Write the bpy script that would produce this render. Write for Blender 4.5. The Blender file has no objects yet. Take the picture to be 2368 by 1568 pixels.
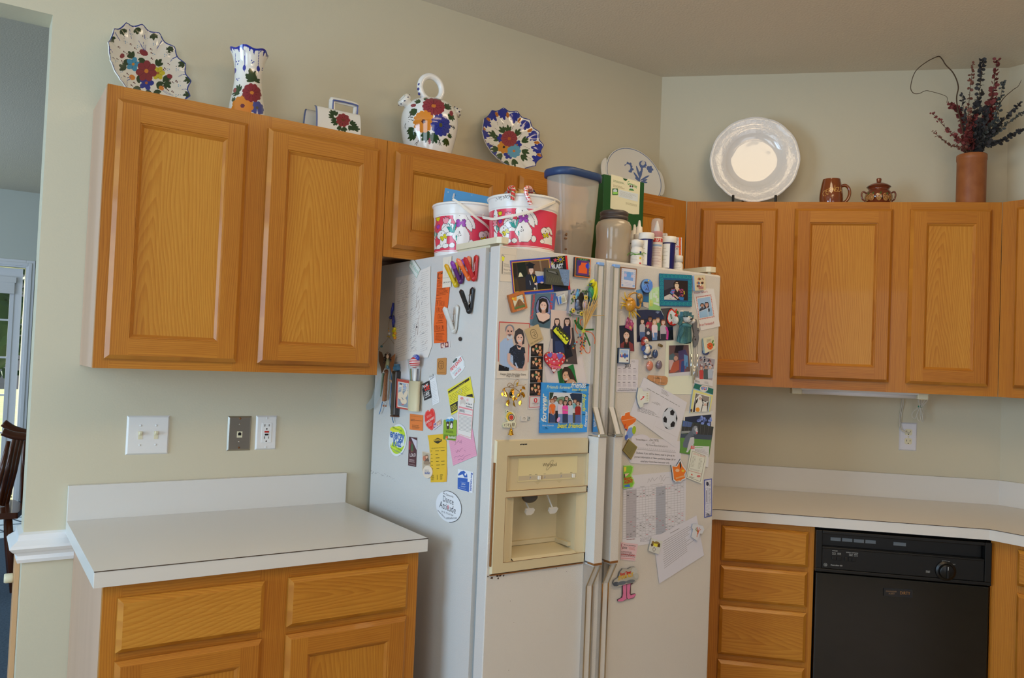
import bpy,bmesh,math,random
import numpy as np
from mathutils import Vector,Matrix
rnd=random.Random(7)
PI=math.pi
C=bpy.context.scene.collection
# ------------------------------------------------------------------ camera (a tripod-height view of the kitchen corner)
CF=1863.3;CP=Vector((-0.2773,-2.7001,1.4362));YAW,PITCH,ROLL=0.593435,0.0268565,0.0406696
_cy,_sy,_cp,_sp=math.cos(YAW),math.sin(YAW),math.cos(PITCH),math.sin(PITCH)
FW=Vector((_sy*_cp,_cy*_cp,_sp));_r=Vector((_cy,-_sy,0));_u=_r.cross(FW)
RT=_r*math.cos(ROLL)+_u*math.sin(ROLL);UP=-_r*math.sin(ROLL)+_u*math.cos(ROLL)
cam=bpy.data.cameras.new('camera');cam.sensor_width=36;cam.lens=CF/2368*36;cam.clip_start=0.02
cob=bpy.data.objects.new('camera',cam);C.objects.link(cob)
cob.matrix_world=Matrix(((RT.x,UP.x,-FW.x,CP.x),(RT.y,UP.y,-FW.y,CP.y),(RT.z,UP.z,-FW.z,CP.z),(0,0,0,1)))
bpy.context.scene.camera=cob
vs=bpy.context.scene.view_settings
vs.view_transform='Standard';vs.look='None';vs.gamma=1;vs.exposure=-0.12;vs.use_curve_mapping=False

def hit(px,py,n,p0):
    """point where the sight line of a photo pixel meets a real surface (plane through p0, normal n)"""
    d=FW+RT*((px-1184)/CF)-UP*((py-784)/CF);n=Vector(n)
    return CP+d*((Vector(p0)-CP).dot(n)/d.dot(n))

# ------------------------------------------------------------------ colour
def lin(h,g=1.0):
    if isinstance(h,str):
        h=h.lstrip('#');c=[int(h[i:i+2],16)/255 for i in (0,2,4)]
    else: c=h
    return tuple(min(1,g*(x/12.92 if x <= .04045 else ((x+.055)/1.055)**2.4)) for x in c)

MATS={}
def mat(name,col=None,rough=.5,metal=0,spec=.5,coat=0,trans=0,alpha=1,emit=None,es=1,attr=None,bump=None,ior=1.45,sss=0):
    if name in MATS: return MATS[name]
    m=bpy.data.materials.new(name);m.use_nodes=True;nt=m.node_tree;b=nt.nodes['Principled BSDF']
    if col is not None: b.inputs['Base Color'].default_value=(*lin(col),1)
    b.inputs['Roughness'].default_value=rough;b.inputs['Metallic'].default_value=metal
    b.inputs['Specular IOR Level'].default_value=spec;b.inputs['Coat Weight'].default_value=coat
    b.inputs['Coat Roughness'].default_value=.05;b.inputs['IOR'].default_value=ior
    b.inputs['Transmission Weight'].default_value=trans;b.inputs['Alpha'].default_value=alpha
    if emit: b.inputs['Emission Color'].default_value=(*lin(emit),1);b.inputs['Emission Strength'].default_value=es
    if attr:
        a=nt.nodes.new('ShaderNodeAttribute');a.attribute_name='Col'
        nt.links.new(a.outputs['Color'],b.inputs['Base Color'])
    if bump:
        tc=nt.nodes.new('ShaderNodeTexCoord');n=nt.nodes.new('ShaderNodeTexNoise');n.inputs['Scale'].default_value=bump[0]
        n.inputs['Detail'].default_value=bump[2] if len(bump)>2 else 3
        bp=nt.nodes.new('ShaderNodeBump');bp.inputs['Strength'].default_value=bump[1];bp.inputs['Distance'].default_value=.01
        nt.links.new(tc.outputs['Object'],n.inputs['Vector']);nt.links.new(n.outputs['Fac'],bp.inputs['Height']);nt.links.new(bp.outputs['Normal'],b.inputs['Normal'])
    MATS[name]=m;return m

def mottled(name,c1,c2,scale,rough=.6,coat=0,spec=.5,bump=0,stretch=(1,1,1),coord='Object'):
    if name in MATS: return MATS[name]
    m=mat(name,c1,rough,coat=coat,spec=spec);nt=m.node_tree;b=nt.nodes['Principled BSDF']
    tc=nt.nodes.new('ShaderNodeTexCoord');mp=nt.nodes.new('ShaderNodeMapping');mp.inputs['Scale'].default_value=stretch
    n=nt.nodes.new('ShaderNodeTexNoise');n.inputs['Scale'].default_value=scale;n.inputs['Detail'].default_value=5
    r=nt.nodes.new('ShaderNodeValToRGB');r.color_ramp.elements[0].position=.3;r.color_ramp.elements[1].position=.7
    r.color_ramp.elements[0].color=(*lin(c1),1);r.color_ramp.elements[1].color=(*lin(c2),1)
    nt.links.new(tc.outputs[coord],mp.inputs[0]);nt.links.new(mp.outputs[0],n.inputs['Vector']);nt.links.new(n.outputs['Fac'],r.inputs[0]);nt.links.new(r.outputs[0],b.inputs['Base Color'])
    if bump:
        bp=nt.nodes.new('ShaderNodeBump');bp.inputs['Strength'].default_value=bump;bp.inputs['Distance'].default_value=.005
        nt.links.new(n.outputs['Fac'],bp.inputs['Height']);nt.links.new(bp.outputs['Normal'],b.inputs['Normal'])
    return m

def oak(name,light,mid,dark,cathedral):
    """oak: grain coordinates come from the mesh attribute G = (along, across, seed)"""
    m=mat(name,mid,.38,spec=.35,coat=.12);nt=m.node_tree;N=nt.nodes.new;L=nt.links.new;b=nt.nodes['Principled BSDF']
    a=N('ShaderNodeAttribute');a.attribute_name='G';sx=N('ShaderNodeSeparateXYZ');L(a.outputs['Vector'],sx.inputs[0])
    def mth(op,p,q=None,r=None):
        n=N('ShaderNodeMath');n.operation=op
        for i,v in enumerate((p,q,r)):
            if v is None: continue
            if isinstance(v,(int,float)): n.inputs[i].default_value=v
            else: L(v,n.inputs[i])
        return n.outputs[0]
    al,ac,sd=sx.outputs
    def noise(fa,fc,det,sc=1.0,off=0.0):
        cb=N('ShaderNodeCombineXYZ');L(mth('MULTIPLY',al,fa),cb.inputs[0]);L(mth('MULTIPLY',ac,fc),cb.inputs[1]);L(mth('ADD',mth('MULTIPLY',sd,3.7),off),cb.inputs[2])
        n=N('ShaderNodeTexNoise');n.inputs['Scale'].default_value=sc;n.inputs['Detail'].default_value=det;L(cb.outputs[0],n.inputs['Vector']);return n.outputs['Fac']
    w=noise(1.6,9,2);w2=noise(3.0,30,2,off=9)
    if cathedral:
        cc=mth('SUBTRACT',ac,mth('MULTIPLY',mth('SUBTRACT',noise(.8,.1,1,off=5),.5),.35))
        v=mth('ADD',mth('MULTIPLY',mth('POWER',mth('ABSOLUTE',cc),1.25),165.0),mth('MULTIPLY',al,13.0))
        v=mth('ADD',v,mth('MULTIPLY',w,7.0))
    else:
        v=mth('ADD',mth('MULTIPLY',ac,170.0),mth('MULTIPLY',w,9.0))
    v=mth('ADD',v,mth('MULTIPLY',w2,1.2))
    fr_=mth('FRACT',v);ring=mth('MULTIPLY',mth('POWER',fr_,2.0),mth('SUBTRACT',1.0,mth('POWER',fr_,14.0)))
    pores=noise(14,700,3,off=2);pf=noise(4,160,2,off=4);tone=noise(.7,5,1,off=7)
    f=mth('ADD',mth('MULTIPLY',ring,.34),mth('MULTIPLY',pores,.5));f=mth('ADD',f,mth('MULTIPLY',pf,.3));f=mth('ADD',f,mth('MULTIPLY',mth('SUBTRACT',tone,.5),.55))
    f=mth('ADD',f,mth('MULTIPLY',mth('SUBTRACT',mth('FRACT',mth('MULTIPLY',sd,0.617)),.5),.16))
    r=N('ShaderNodeValToRGB');e=r.color_ramp.elements;e[0].position=.2;e[0].color=(*lin(light),1);e[1].position=.9;e[1].color=(*lin(dark),1)
    q=e.new(.5);q.color=(*lin(mid),1);L(f,r.inputs[0]);L(r.outputs[0],b.inputs['Base Color'])
    bp=N('ShaderNodeBump');bp.inputs['Strength'].default_value=.12;bp.inputs['Distance'].default_value=.001;L(pores,bp.inputs['Height']);L(bp.outputs['Normal'],b.inputs['Normal'])
    return m

# ------------------------------------------------------------------ mesh builder
class MB:
    def __init__(s): s.v=[];s.f=[];s.c=[];s.sm=[];s.g=[];s.hasg=False;s.hasc=False;s.X=Matrix.Identity(4)
    def add(s,vs,fs,col=None,smooth=False,grain=None,raw=False):
        o=len(s.v);X=s.X
        s.v+=[tuple(v) if raw else tuple(X @ Vector(v)) for v in vs]
        c=lin(col) if col is not None and not (isinstance(col,tuple) and len(col)==4) else (col[:3] if col else (1,1,1))
        if col is not None: s.hasc=True
        for f in fs:
            s.f.append([o+i for i in f]);s.c.append(c);s.sm.append(smooth)
            if grain is not None:
                s.hasg=True;ax,seed,cen=grain
                s.g.append([gcoord(vs[i],ax,seed,cen) for i in f])
            else: s.g.append(None)
    def box(s,x0,x1,y0,y1,z0,z1,col=None,grain=None):
        if grain is not None and len(grain)==2: grain=(grain[0],grain[1],((x0+x1)/2,(y0+y1)/2,(z0+z1)/2))
        s.add([(x0,y0,z0),(x1,y0,z0),(x1,y1,z0),(x0,y1,z0),(x0,y0,z1),(x1,y0,z1),(x1,y1,z1),(x0,y1,z1)],
              [(0,3,2,1),(4,5,6,7),(0,1,5,4),(1,2,6,5),(2,3,7,6),(3,0,4,7)],col,grain=grain)
    def frust(s,a,b,y0,y1,col=None,grain=None):
        """tapered block in the xz plane: rect a=(x0,x1,z0,z1) at y0 (back), rect b at y1 (front, smaller y)"""
        if grain is not None and len(grain)==2: grain=(grain[0],grain[1],((a[0]+a[1])/2,y0,(a[2]+a[3])/2))
        vs=[(a[0],y0,a[2]),(a[1],y0,a[2]),(a[1],y0,a[3]),(a[0],y0,a[3]),(b[0],y1,b[2]),(b[1],y1,b[2]),(b[1],y1,b[3]),(b[0],y1,b[3])]
        s.add(vs,[(0,1,2,3),(7,6,5,4),(0,4,5,1),(1,5,6,2),(2,6,7,3),(3,7,4,0)],col,grain=grain)
    def prism(s,poly,d0,d1,col=None,side=None,smooth=False,ax='z',grain=None):
        """poly in 2d extruded along ax from d0 to d1"""
        P={'z': lambda p,d: (p[0],p[1],d),'y': lambda p,d: (p[0],d,p[1]),'x': lambda p,d: (d,p[0],p[1])}[ax]
        n=len(poly);vs=[P(p,d0) for p in poly]+[P(p,d1) for p in poly]
        s.add(vs,[tuple(range(n-1,-1,-1)),tuple(range(n,2*n))],col,grain=grain)
        s.add(vs,[(i,(i+1) % n,n+(i+1) % n,n+i) for i in range(n)],side if side is not None else col,smooth,grain=grain)
    def lathe(s,prof,n=32,col=None,smooth=True,cols=None,sx=1,sy=1,wob=None):
        """prof [(r,z)] spun about z; wob(angle, z)-> radius factor"""
        vs=[]
        for r,z in prof:
            for k in range(n):
                a=2*PI*k/n;q=r*(wob(a,z) if wob else 1);vs.append((q*math.cos(a)*sx,q*math.sin(a)*sy,z))
        for i in range(len(prof)-1):
            s.add_ref(vs,[(i*n+k,i*n+(k+1) % n,(i+1)*n+(k+1) % n,(i+1)*n+k) for k in range(n)],cols[i] if cols else col,smooth,first=(i==0))
    def add_ref(s,vs,fs,col,smooth,first):
        if first: s._o=len(s.v);s.v+=[tuple(s.X @ Vector(v)) for v in vs]
        c=lin(col) if col is not None else (1,1,1)
        if col is not None: s.hasc=True
        for f in fs: s.f.append([s._o+i for i in f]);s.c.append(c);s.sm.append(smooth);s.g.append(None)
    def tube(s,pts,r,n=8,col=None,flat=1.0,caps=True,closed=False):
        pts=[Vector(p) for p in pts];vs=[];m=len(pts);up=None
        rr=r if isinstance(r,(list,tuple)) else [r]*m
        for i,p in enumerate(pts):
            a=pts[(i-1) % m] if (closed or i>0) else p;b=pts[(i+1) % m] if (closed or i<m-1) else p
            t=(b-a).normalized()
            if up is None: up=t.orthogonal().normalized()
            else: up=(up-t*up.dot(t));up=up.normalized() if up.length>1e-6 else t.orthogonal().normalized()
            w=t.cross(up)
            for k in range(n):
                q=2*PI*k/n;vs.append(p+up*(math.cos(q)*rr[i])+w*(math.sin(q)*rr[i]*flat))
        fs=[(i*n+k,i*n+(k+1) % n,((i+1) % m)*n+(k+1) % n,((i+1) % m)*n+k) for i in range(m if closed else m-1) for k in range(n)]
        if caps and not closed: fs+=[tuple(range(n-1,-1,-1)),tuple(range((m-1)*n,m*n))]
        s.add(vs,fs,col,True)
    def ball(s,c,r,n=16,col=None,sq=(1,1,1),rows=None,M=None):
        rows=rows or n//2;vs=[];c=Vector(c)
        for i in range(rows+1):
            t=PI*i/rows
            for k in range(n):
                a=2*PI*k/n;p=Vector((math.sin(t)*math.cos(a)*sq[0],math.sin(t)*math.sin(a)*sq[1],math.cos(t)*sq[2]))*r
                vs.append(c+(M @ p if M else p))
        s.add(vs,[(i*n+k,(i+1)*n+k,(i+1)*n+(k+1) % n,i*n+(k+1) % n) for i in range(rows) for k in range(n)],col,True)
    def torus(s,R,r,n=32,m=10,col=None,M=None):
        vs=[]
        for i in range(n):
            a=2*PI*i/n
            for k in range(m):
                b=2*PI*k/m;p=Vector(((R+r*math.cos(b))*math.cos(a),(R+r*math.cos(b))*math.sin(a),r*math.sin(b)));vs.append(M @ p if M else p)
        s.add(vs,[(i*m+k,((i+1) % n)*m+k,((i+1) % n)*m+(k+1) % m,i*m+(k+1) % m) for i in range(n) for k in range(m)],col,True)
    def build(s,name,m,parent=None,bevel=0,seg=2,sub=0):
        me=bpy.data.meshes.new(name);me.from_pydata(s.v,[],s.f);me.validate(clean_customdata=False)
        if len(me.polygons)==len(s.f):
            me.polygons.foreach_set('use_smooth',s.sm)
            if s.hasc:
                at=me.color_attributes.new('Col','FLOAT_COLOR','CORNER');buf=[]
                for f,c in zip(s.f,s.c): buf+=[*c[:3],1.0]*len(f)
                at.data.foreach_set('color',buf)
            if s.hasg:
                at=me.attributes.new('G','FLOAT_VECTOR','CORNER');buf=[]
                for f,g in zip(s.f,s.g):
                    for k in range(len(f)): buf+=list(g[k]) if g else [0,0,0]
                at.data.foreach_set('vector',buf)
        o=bpy.data.objects.new(name,me);C.objects.link(o);me.materials.append(m)
        if parent is not None: o.parent=parent
        if bevel:
            b=o.modifiers.new('bevel','BEVEL');b.width=bevel;b.segments=seg;b.limit_method='ANGLE';b.angle_limit=.6
        if sub:
            b=o.modifiers.new('sub','SUBSURF');b.levels=sub;b.render_levels=sub
        return o
def gcoord(v,ax,seed,cen):
    x,y,z=v[0]-cen[0],v[1]-cen[1],v[2]-cen[2]
    if ax=='x': return (x,z+y,seed)
    if ax=='y': return (y,z+x,seed)
    return (z,x+y,seed)

def tag(o,label,cat,group=None,kind=None):
    if label: o['label']=label
    if cat: o['category']=cat
    if group: o['group']=group
    if kind: o['kind']=kind
    return o
def thing(name,label,cat,loc=(0,0,0),rotz=0,group=None,M=None):
    o=bpy.data.objects.new(name,None);C.objects.link(o);o.empty_display_size=.05
    if M is not None: o.matrix_world=M
    else: o.location=loc;o.rotation_euler=(0,0,rotz)
    return tag(o,label,cat,group)
def struct(name,mb,m,**k): return tag(mb.build(name,m,**k),None,None,kind='structure')

_tc={}
def glyphs(s,bold=0.0,shear=0.0):
    """outline of a word as flat triangles: (verts2d, faces, width)"""
    k=(s,bold,shear)
    if k in _tc: return _tc[k]
    cu=bpy.data.curves.new('word','FONT');cu.body=s;cu.size=1;cu.resolution_u=3;cu.offset=bold;cu.shear=shear
    ob=bpy.data.objects.new('word',cu);C.objects.link(ob)
    me=bpy.data.meshes.new_from_object(ob)
    vs=[(v.co.x,v.co.y) for v in me.vertices];fs=[tuple(p.vertices) for p in me.polygons]
    bpy.data.objects.remove(ob);bpy.data.curves.remove(cu);bpy.data.meshes.remove(me)
    w=max((v[0] for v in vs),default=1);_tc[k]=(vs,fs,w);return _tc[k]
# ------------------------------------------------------------------ materials
S5=math.sqrt(.5)
WALL=mat('wall_paint','#cfc7ae',.75,bump=(180,.04));CEIL=mat('ceiling_paint','#dcd3bf',.85,bump=(120,.2));WHITE=mat('white_trim_paint','#e9e9e9',.35)
OAKC=oak('oak_cathedral','#cb9038','#bc7d29','#a2601b',True)
OAKS=oak('oak_straight','#c4842d','#b37124','#965415',False)
OAKSIDE=mottled('oak_side_veneer','#bd9a80','#c9a78d',6,.5,stretch=(1,1,.12))
LAM=mat('white_laminate','#d9d6d0',.32,bump=(900,.03));SEAM=mat('laminate_seam','#4a3a2c',.6)
FRW=mat('fridge_enamel','#d8d5d0',.3,coat=.25,bump=(420,.16,1));FRG=mat('grey_gasket','#9a9c9c',.6)
BISQ=mat('bisque_plastic','#d2c4a0',.35);CHROME=mat('chrome','#d8d8d8',.12,metal=1);RUST=mat('rust_strip','#8a5a2c',.6)
BLK=mat('black_plastic','#0b0b0b',.35);BLKG=mat('black_gloss','#070707',.09,coat=.4)
IV=mat('ivory_plastic','#e0d8b8',.4);WPL=mat('white_plastic','#e6e4e0',.35);STEEL=mat('brushed_steel','#a9a298',.3,metal=1)
PRINT=mat('printed_paper',rough=.6,attr=1);GLOSS=mat('glossy_print',rough=.22,attr=1,coat=.2);GLAZE=mat('glazed_ceramic',rough=.1,attr=1,coat=.7)
RESIN=mat('painted_resin',rough=.35,attr=1,coat=.2);FELT=mat('plush_cloth',rough=.9,attr=1,bump=(300,.6))

# ------------------------------------------------------------------ the room
H=2.775;XC=2.322;LB=1.462;XW=XC+LB*S5;YW=-LB*S5;DIN=5.75
def wallB(u,d,z): return Vector((XC+(u-d)*S5,-(u+d)*S5,z))
MB_=Matrix(((S5,S5,0,XC),(-S5,S5,0,0),(0,0,1,0),(0,0,0,1)))          # diagonal wall: local x along it, local -y into the room
MC_=Matrix(((0,1,0,XW),(-1,0,0,YW),(0,0,1,0),(0,0,0,1)))             # right wall: local x towards the camera, local -y into the room
b=MB();b.box(-.118,XC+.06,0,.12,0,H);b.box(-3.4,-.118,0,.12,2.39,H);struct('wall_left',b,WALL)
b=MB();b.prism([(XC,0),(XW,YW),(XW+.12,YW),(XW+.12,.12),(XC,.12)],0,H);struct('wall_back',b,WALL)
b=MB();b.box(XW,XW+.12,-5.2,YW,0,H);struct('wall_right',b,WALL)
b=MB();b.box(-4.2,XW+.12,-5.2,DIN,H,H+.1);struct('ceiling',b,CEIL)
b=MB();b.box(-4.2,XW+.12,-5.2,.06,-.1,0);struct('floor',b,mottled('vinyl_floor','#b9a88c','#a89878',9,.4))
CARP=mottled('blue_grey_carpet','#4f6172','#5d6f80',70,.95,bump=.6)
b=MB();b.box(-4.2,3.4,.06,DIN,-.1,0);struct('floor_dining',b,CARP)
DX0,DX1=-.84,.105   # dining door leaf
b=MB();b.box(DX1+.02,3.4,DIN,DIN+.14,0,H);b.box(-4.2,DX0-.02,DIN,DIN+.14,0,H);b.box(DX0-.02,DX1+.02,DIN,DIN+.14,2.09,H)
struct('wall_dining',b,mat('dining_wall_paint','#cdd0c4',.8))
b=MB();b.box(3.4,3.5,.12,DIN,0,H);struct('wall_dining_right',b,WALL)
def casing(b,x0,x1,z0,z1,w,y,t):
    b.box(x0-w,x0,y-t,y,z0,z1+w);b.box(x1,x1+w,y-t,y,z0,z1+w);b.box(x0,x1,y-t,y,z1,z1+w)
b=MB();casing(b,DX0-.02,DX1+.02,0,2.09,.07,DIN,.018);casing(b,DX0-.035,DX1+.035,0,2.105,.03,DIN,.03);struct('trim_1',b,WHITE,bevel=.004)
b=MB();b.box(DX1+.09,3.4,DIN-.014,DIN,0,.1);struct('baseboard_dining',b,WHITE,bevel=.003)
# door with a nine-light window
gx0,gx1,gz0,gz1=DX0+.115,.025,.28,1.95
door=tag(bpy.data.objects.new('door_1',None),None,None,kind='structure');C.objects.link(door);door.location=(DX0,DIN+.02,0)
def rel(o): o.parent=door;o.location=(-DX0,-DIN-.02,0);return o
b=MB();b.box(DX0,gx0,DIN+.02,DIN+.06,.01,2.08);b.box(gx1,DX1,DIN+.02,DIN+.06,.01,2.08);b.box(gx0,gx1,DIN+.02,DIN+.06,.01,gz0);b.box(gx0,gx1,DIN+.02,DIN+.06,gz1,2.08)
rel(b.build('door_leaf',WHITE))
b=MB();y0,y1=DIN+.008,DIN+.03
b.box(gx0-.02,gx1+.02,y0,y1,gz0-.02,gz0+.012);b.box(gx0-.02,gx1+.02,y0,y1,gz1-.012,gz1+.02);b.box(gx0-.02,gx0+.012,y0,y1,gz0,gz1);b.box(gx1-.012,gx1+.02,y0,y1,gz0,gz1)
for k in (1,2,3,4): z=gz0+(gz1-gz0)*k/5;b.box(gx0,gx1,y0+.004,y1,z-.008,z+.008)
for k in (1,2): x=gx0+(gx1-gx0)*k/3;b.box(x-.008,x+.008,y0+.004,y1,gz0,gz1)
rel(b.build('muntin',WHITE))
GL=bpy.data.materials.new('window_glass');GL.use_nodes=True;nt=GL.node_tree;nt.nodes.clear()
o_=nt.nodes.new('ShaderNodeOutputMaterial');mx=nt.nodes.new('ShaderNodeMixShader');t_=nt.nodes.new('ShaderNodeBsdfTransparent');g_=nt.nodes.new('ShaderNodeBsdfGlossy');g_.inputs['Roughness'].default_value=.02
t_.inputs['Color'].default_value=(.93,.96,.96,1);mx.inputs[0].default_value=.06;nt.links.new(t_.outputs[0],mx.inputs[1]);nt.links.new(g_.outputs[0],mx.inputs[2]);nt.links.new(mx.outputs[0],o_.inputs[0])
b=MB();b.box(gx0,gx1,DIN+.034,DIN+.039,gz0,gz1);rel(b.build('pane',GL))
b=MB();b.box(gx0-.02,gx1+.03,DIN-.02,DIN+.012,gz1-.0,gz1+.05);b.box(gx0-.015,gx1+.02,DIN-.012,DIN+.006,gz1-.1,gz1)
for k in range(6): b.box(gx0-.015,gx1+.02,DIN-.014,DIN+.006,gz1-.1+k*.018,gz1-.096+k*.018)
rel(b.build('blind',WPL))
# outside the door: lawn and hedge
b=MB();b.box(-14,14,DIN+.3,30,-.35,-.25);struct('ground',b,mottled('lawn','#8d9a6a','#a8aa84',2,.9))
def leafy(name,label,c0,r0,n,seed,cat='shrub'):
    q=random.Random(seed);b=MB()
    for k in range(n):
        t=q.uniform(0,2*PI);s=math.acos(q.uniform(-.6,1));rr=q.uniform(.75,1)
        p=Vector((math.sin(s)*math.cos(t)*r0[0],math.sin(s)*math.sin(t)*r0[1],math.cos(s)*r0[2]))*rr+Vector(c0)
        a=Vector((q.uniform(-1,1),q.uniform(-1,1),q.uniform(-1,1))).normalized();c=a.orthogonal().normalized();w=q.uniform(.07,.16)
        b.add([p,p+a*w+c*w*.5,p+a*w*2,p+a*w-c*w*.5],[(0,1,2,3)])
    b.ball(c0,1,12,sq=(r0[0]*.8,r0[1]*.8,r0[2]*.8))
    tag(b.build(name,mottled('leaves','#2c4a38','#4d6a4a',3,.7)),label,cat)
leafy('garden_shrub','dark green shrub seen through the glass of the white door',(-.9,11,1.9),(1.6,1.2,1.9),700,3)
# chair rail with its moulding round the wall end
prof=[(0,.802),(.012,.802),(.016,.812),(.012,.822),(.02,.832),(.026,.836),(.034,.846),(.03,.853),(.014,.866),(.012,.882),(0,.887)]
b=MB();n=len(prof);P=[[],[],[],[]]
for d,z in prof:
    P[0].append((.012,-d,z));P[1].append((-.118-d,-d,z));P[2].append((-.118-d,.12+d,z));P[3].append((.6,.12+d,z))
vv=sum(P,[])
b.add(vv,[(s*n+i,s*n+i+1,(s+1)*n+i+1,(s+1)*n+i) for s in range(3) for i in range(n-1)]+[tuple(range(n))],None,False)
struct('trim_2',b,WHITE)
o=thing('gate_mount','narrow raw pine strip with a round cream knob on the wall end','gate mount',(-.118,.1,0))
b=MB();b.box(-.0135,-.0005,-.035,.035,.0,.8);b.build('strip',mottled('raw_pine','#d3a679','#c49468',14,.6,stretch=(1,1,.1)),o,bevel=.001)
b=MB();b.X=Matrix.Translation((-.0132,-.0,.735)) @ Matrix.Rotation(-PI/2,4,'Y');b.lathe([(0,0),(.013,0),(.014,.004),(.014,.02),(.012,.024),(0,.024)],20);b.build('knob',IV,o)

# ------------------------------------------------------------------ cabinets
SEED=[0]
def sd(): SEED[0]+=1;return SEED[0]*1.37
def door_part(root,x0,x1,z0,z1,yf,M=None,name='door',slab=False,horiz=False):
    """overlay door: mitred bevel round the outside, stiles, rails and a recessed flat panel (front faces -y)"""
    t=.019;bv=.011;yb=yf;f=yf-t;s=.057;q=bv
    b=MB();b.X=M or Matrix.Identity(4)
    # bevelled rim
    def rim(ax,quad): b.add(quad,[(0,1,2,3)],grain=(ax,sd(),((x0+x1)/2,yf,(z0+z1)/2)))
    o=.008
    A=[(x0,yb,z0),(x1,yb,z0),(x1,yb,z1),(x0,yb,z1)];B_=[(x0,yb-o,z0),(x1,yb-o,z0),(x1,yb-o,z1),(x0,yb-o,z1)]
    D=[(x0+q,f,z0+q),(x1-q,f,z0+q),(x1-q,f,z1-q),(x0+q,f,z1-q)]
    for i in range(4):
        j=(i+1) % 4;ax='x' if i % 2==0 else 'z';rim(ax,(A[i],A[j],B_[j],B_[i]));rim(ax,(B_[i],B_[j],D[j],D[i]))
    b.add(A,[(3,2,1,0)])
    X0,X1,Z0,Z1=x0+q,x1-q,z0+q,z1-q
    def fr(a,c,d,e,ax): b.add([(a,f,d),(c,f,d),(c,f,e),(a,f,e)],[(0,1,2,3)],grain=(ax,sd(),((a+c)/2,f,(d+e)/2)))
    if slab:
        fr(X0,X1,Z0,Z1,'x');return b.build(name,OAKC,root)
    w=s-q
    fr(X0,X0+w,Z0,Z1,'z');fr(X1-w,X1,Z0,Z1,'z');fr(X0+w,X1-w,Z0,Z0+w,'x');fr(X0+w,X1-w,Z1-w,Z1,'x')
    i0,i1,k0,k1=X0+w,X1-w,Z0+w,Z1-w;e1=.004;e2=.011
    ring=[[(i0,f,k0),(i1,f,k0),(i1,f,k1),(i0,f,k1)],[(i0+.0015,f+.003,k0+.0015),(i1-.0015,f+.003,k0+.0015),(i1-.0015,f+.003,k1-.0015),(i0+.0015,f+.003,k1-.0015)],
            [(i0+e1,f+.0035,k0+e1),(i1-e1,f+.0035,k0+e1),(i1-e1,f+.0035,k1-e1),(i0+e1,f+.0035,k1-e1)],[(i0+e2,f+.0095,k0+e2),(i1-e2,f+.0095,k0+e2),(i1-e2,f+.0095,k1-e2),(i0+e2,f+.0095,k1-e2)]]
    for r in range(3):
        for i in range(4):
            j=(i+1) % 4;b.add([ring[r][i],ring[r][j],ring[r+1][j],ring[r+1][i]],[(0,1,2,3)],grain=('x' if i % 2==0 else 'z',sd(),((x0+x1)/2,f,(z0+z1)/2)))
    dr=b.build(name,OAKS,root)
    b=MB();b.X=M or Matrix.Identity(4);b.box(i0+.003,i1-.003,f+.0096,f+.013,k0+.003,k1-.003,grain=('x' if horiz else 'z',sd(),((x0+x1)/2+rnd.uniform(-.04,.04),f,(z0+z1)/2)))
    b.build('panel',OAKC,dr);return dr
def face_frame(b,x0,x1,z0,z1,y,stiles,rails,t=.019):
    """stiles [(x0,x1)] full height; rails [(xa,xb,z0,z1)]"""
    for a,c in stiles: b.box(a,c,y,y+t,z0,z1,grain=('z',sd()))
    for a,c,d,e in rails: b.box(a,c,y+.0003,y+t,d,e,grain=('x',sd()))
def carcass(root,x0,x1,z0,z1,y0,y1,M=None,top=True,m=None,toe=0):
    b=MB();b.X=M or Matrix.Identity(4);t=.012
    b.box(x0,x0+t,y0,y1,z0,z1);b.box(x1-t,x1,y0,y1,z0,z1);b.box(x0+t,x1-t,y1-.006,y1,z0,z1);b.box(x0+t,x1-t,y0,y1-.006,z0+.02,z0+.02+t)
    if top: b.box(x0+t,x1-t,y0,y1-.006,z1-t-.004,z1-.004)
    return b.build('carcass',m or OAKSIDE,root)
def cabinet(name,label,x0,x1,z0,z1,d,stiles,rails,doors,drawers=(),M=None,group=None,top=True,cat='cabinet',horiz=False,gap=.001):
    root=thing(name,label,cat,(0,0,0),group=group)
    yf=-d
    carcass(root,x0+.0005,x1-.0005,z0,z1,yf+.019,-gap,M,top)
    b=MB();b.X=M or Matrix.Identity(4);face_frame(b,x0,x1,z0,z1,yf,stiles,rails);b.build('face_frame',OAKS,root)
    for q in doors: door_part(root,*q,yf-.0008,M,horiz=horiz)
    for q in drawers: door_part(root,*q,yf-.0008,M,name='drawer',slab=True)
    return root
ZT,ZB=2.134,1.372
cabinet('wall_cabinet','oak wall cabinet with two tall doors left of the fridge',0,.819,ZB,ZT,.305,[(0,.04),(.36,.443),(.775,.819)],[(.04,.36,ZT-.045,ZT),(.443,.775,ZT-.045,ZT),(.04,.36,ZB,ZB+.038),(.443,.775,ZB,ZB+.038)],
        [(.025,.371,1.398,2.098),(.432,.790,1.398,2.098)],group=None)
cabinet('wall_cabinet','short oak wall cabinet over the fridge, behind the pails',.821,1.80,1.757,ZT,.305,[(.821,.859),(1.268,1.346),(1.757,1.80)],[(.859,1.268,ZT-.04,ZT),(1.346,1.757,ZT-.04,ZT),(.859,1.268,1.757,1.80),(1.346,1.757,1.757,1.80)],
        [(.848,1.276,1.787,2.104),(1.338,1.766,1.787,2.104)])
cabinet('wall_cabinet','single-door oak wall cabinet in the corner behind the bottles on the fridge',1.8015,2.193,ZB,ZT,.305,[(1.8015,1.845),(2.10,2.193)],[(1.845,2.10,ZT-.04,ZT),(1.845,2.10,ZB,ZB+.038)],[(1.835,2.112,1.40,2.104)])
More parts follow.
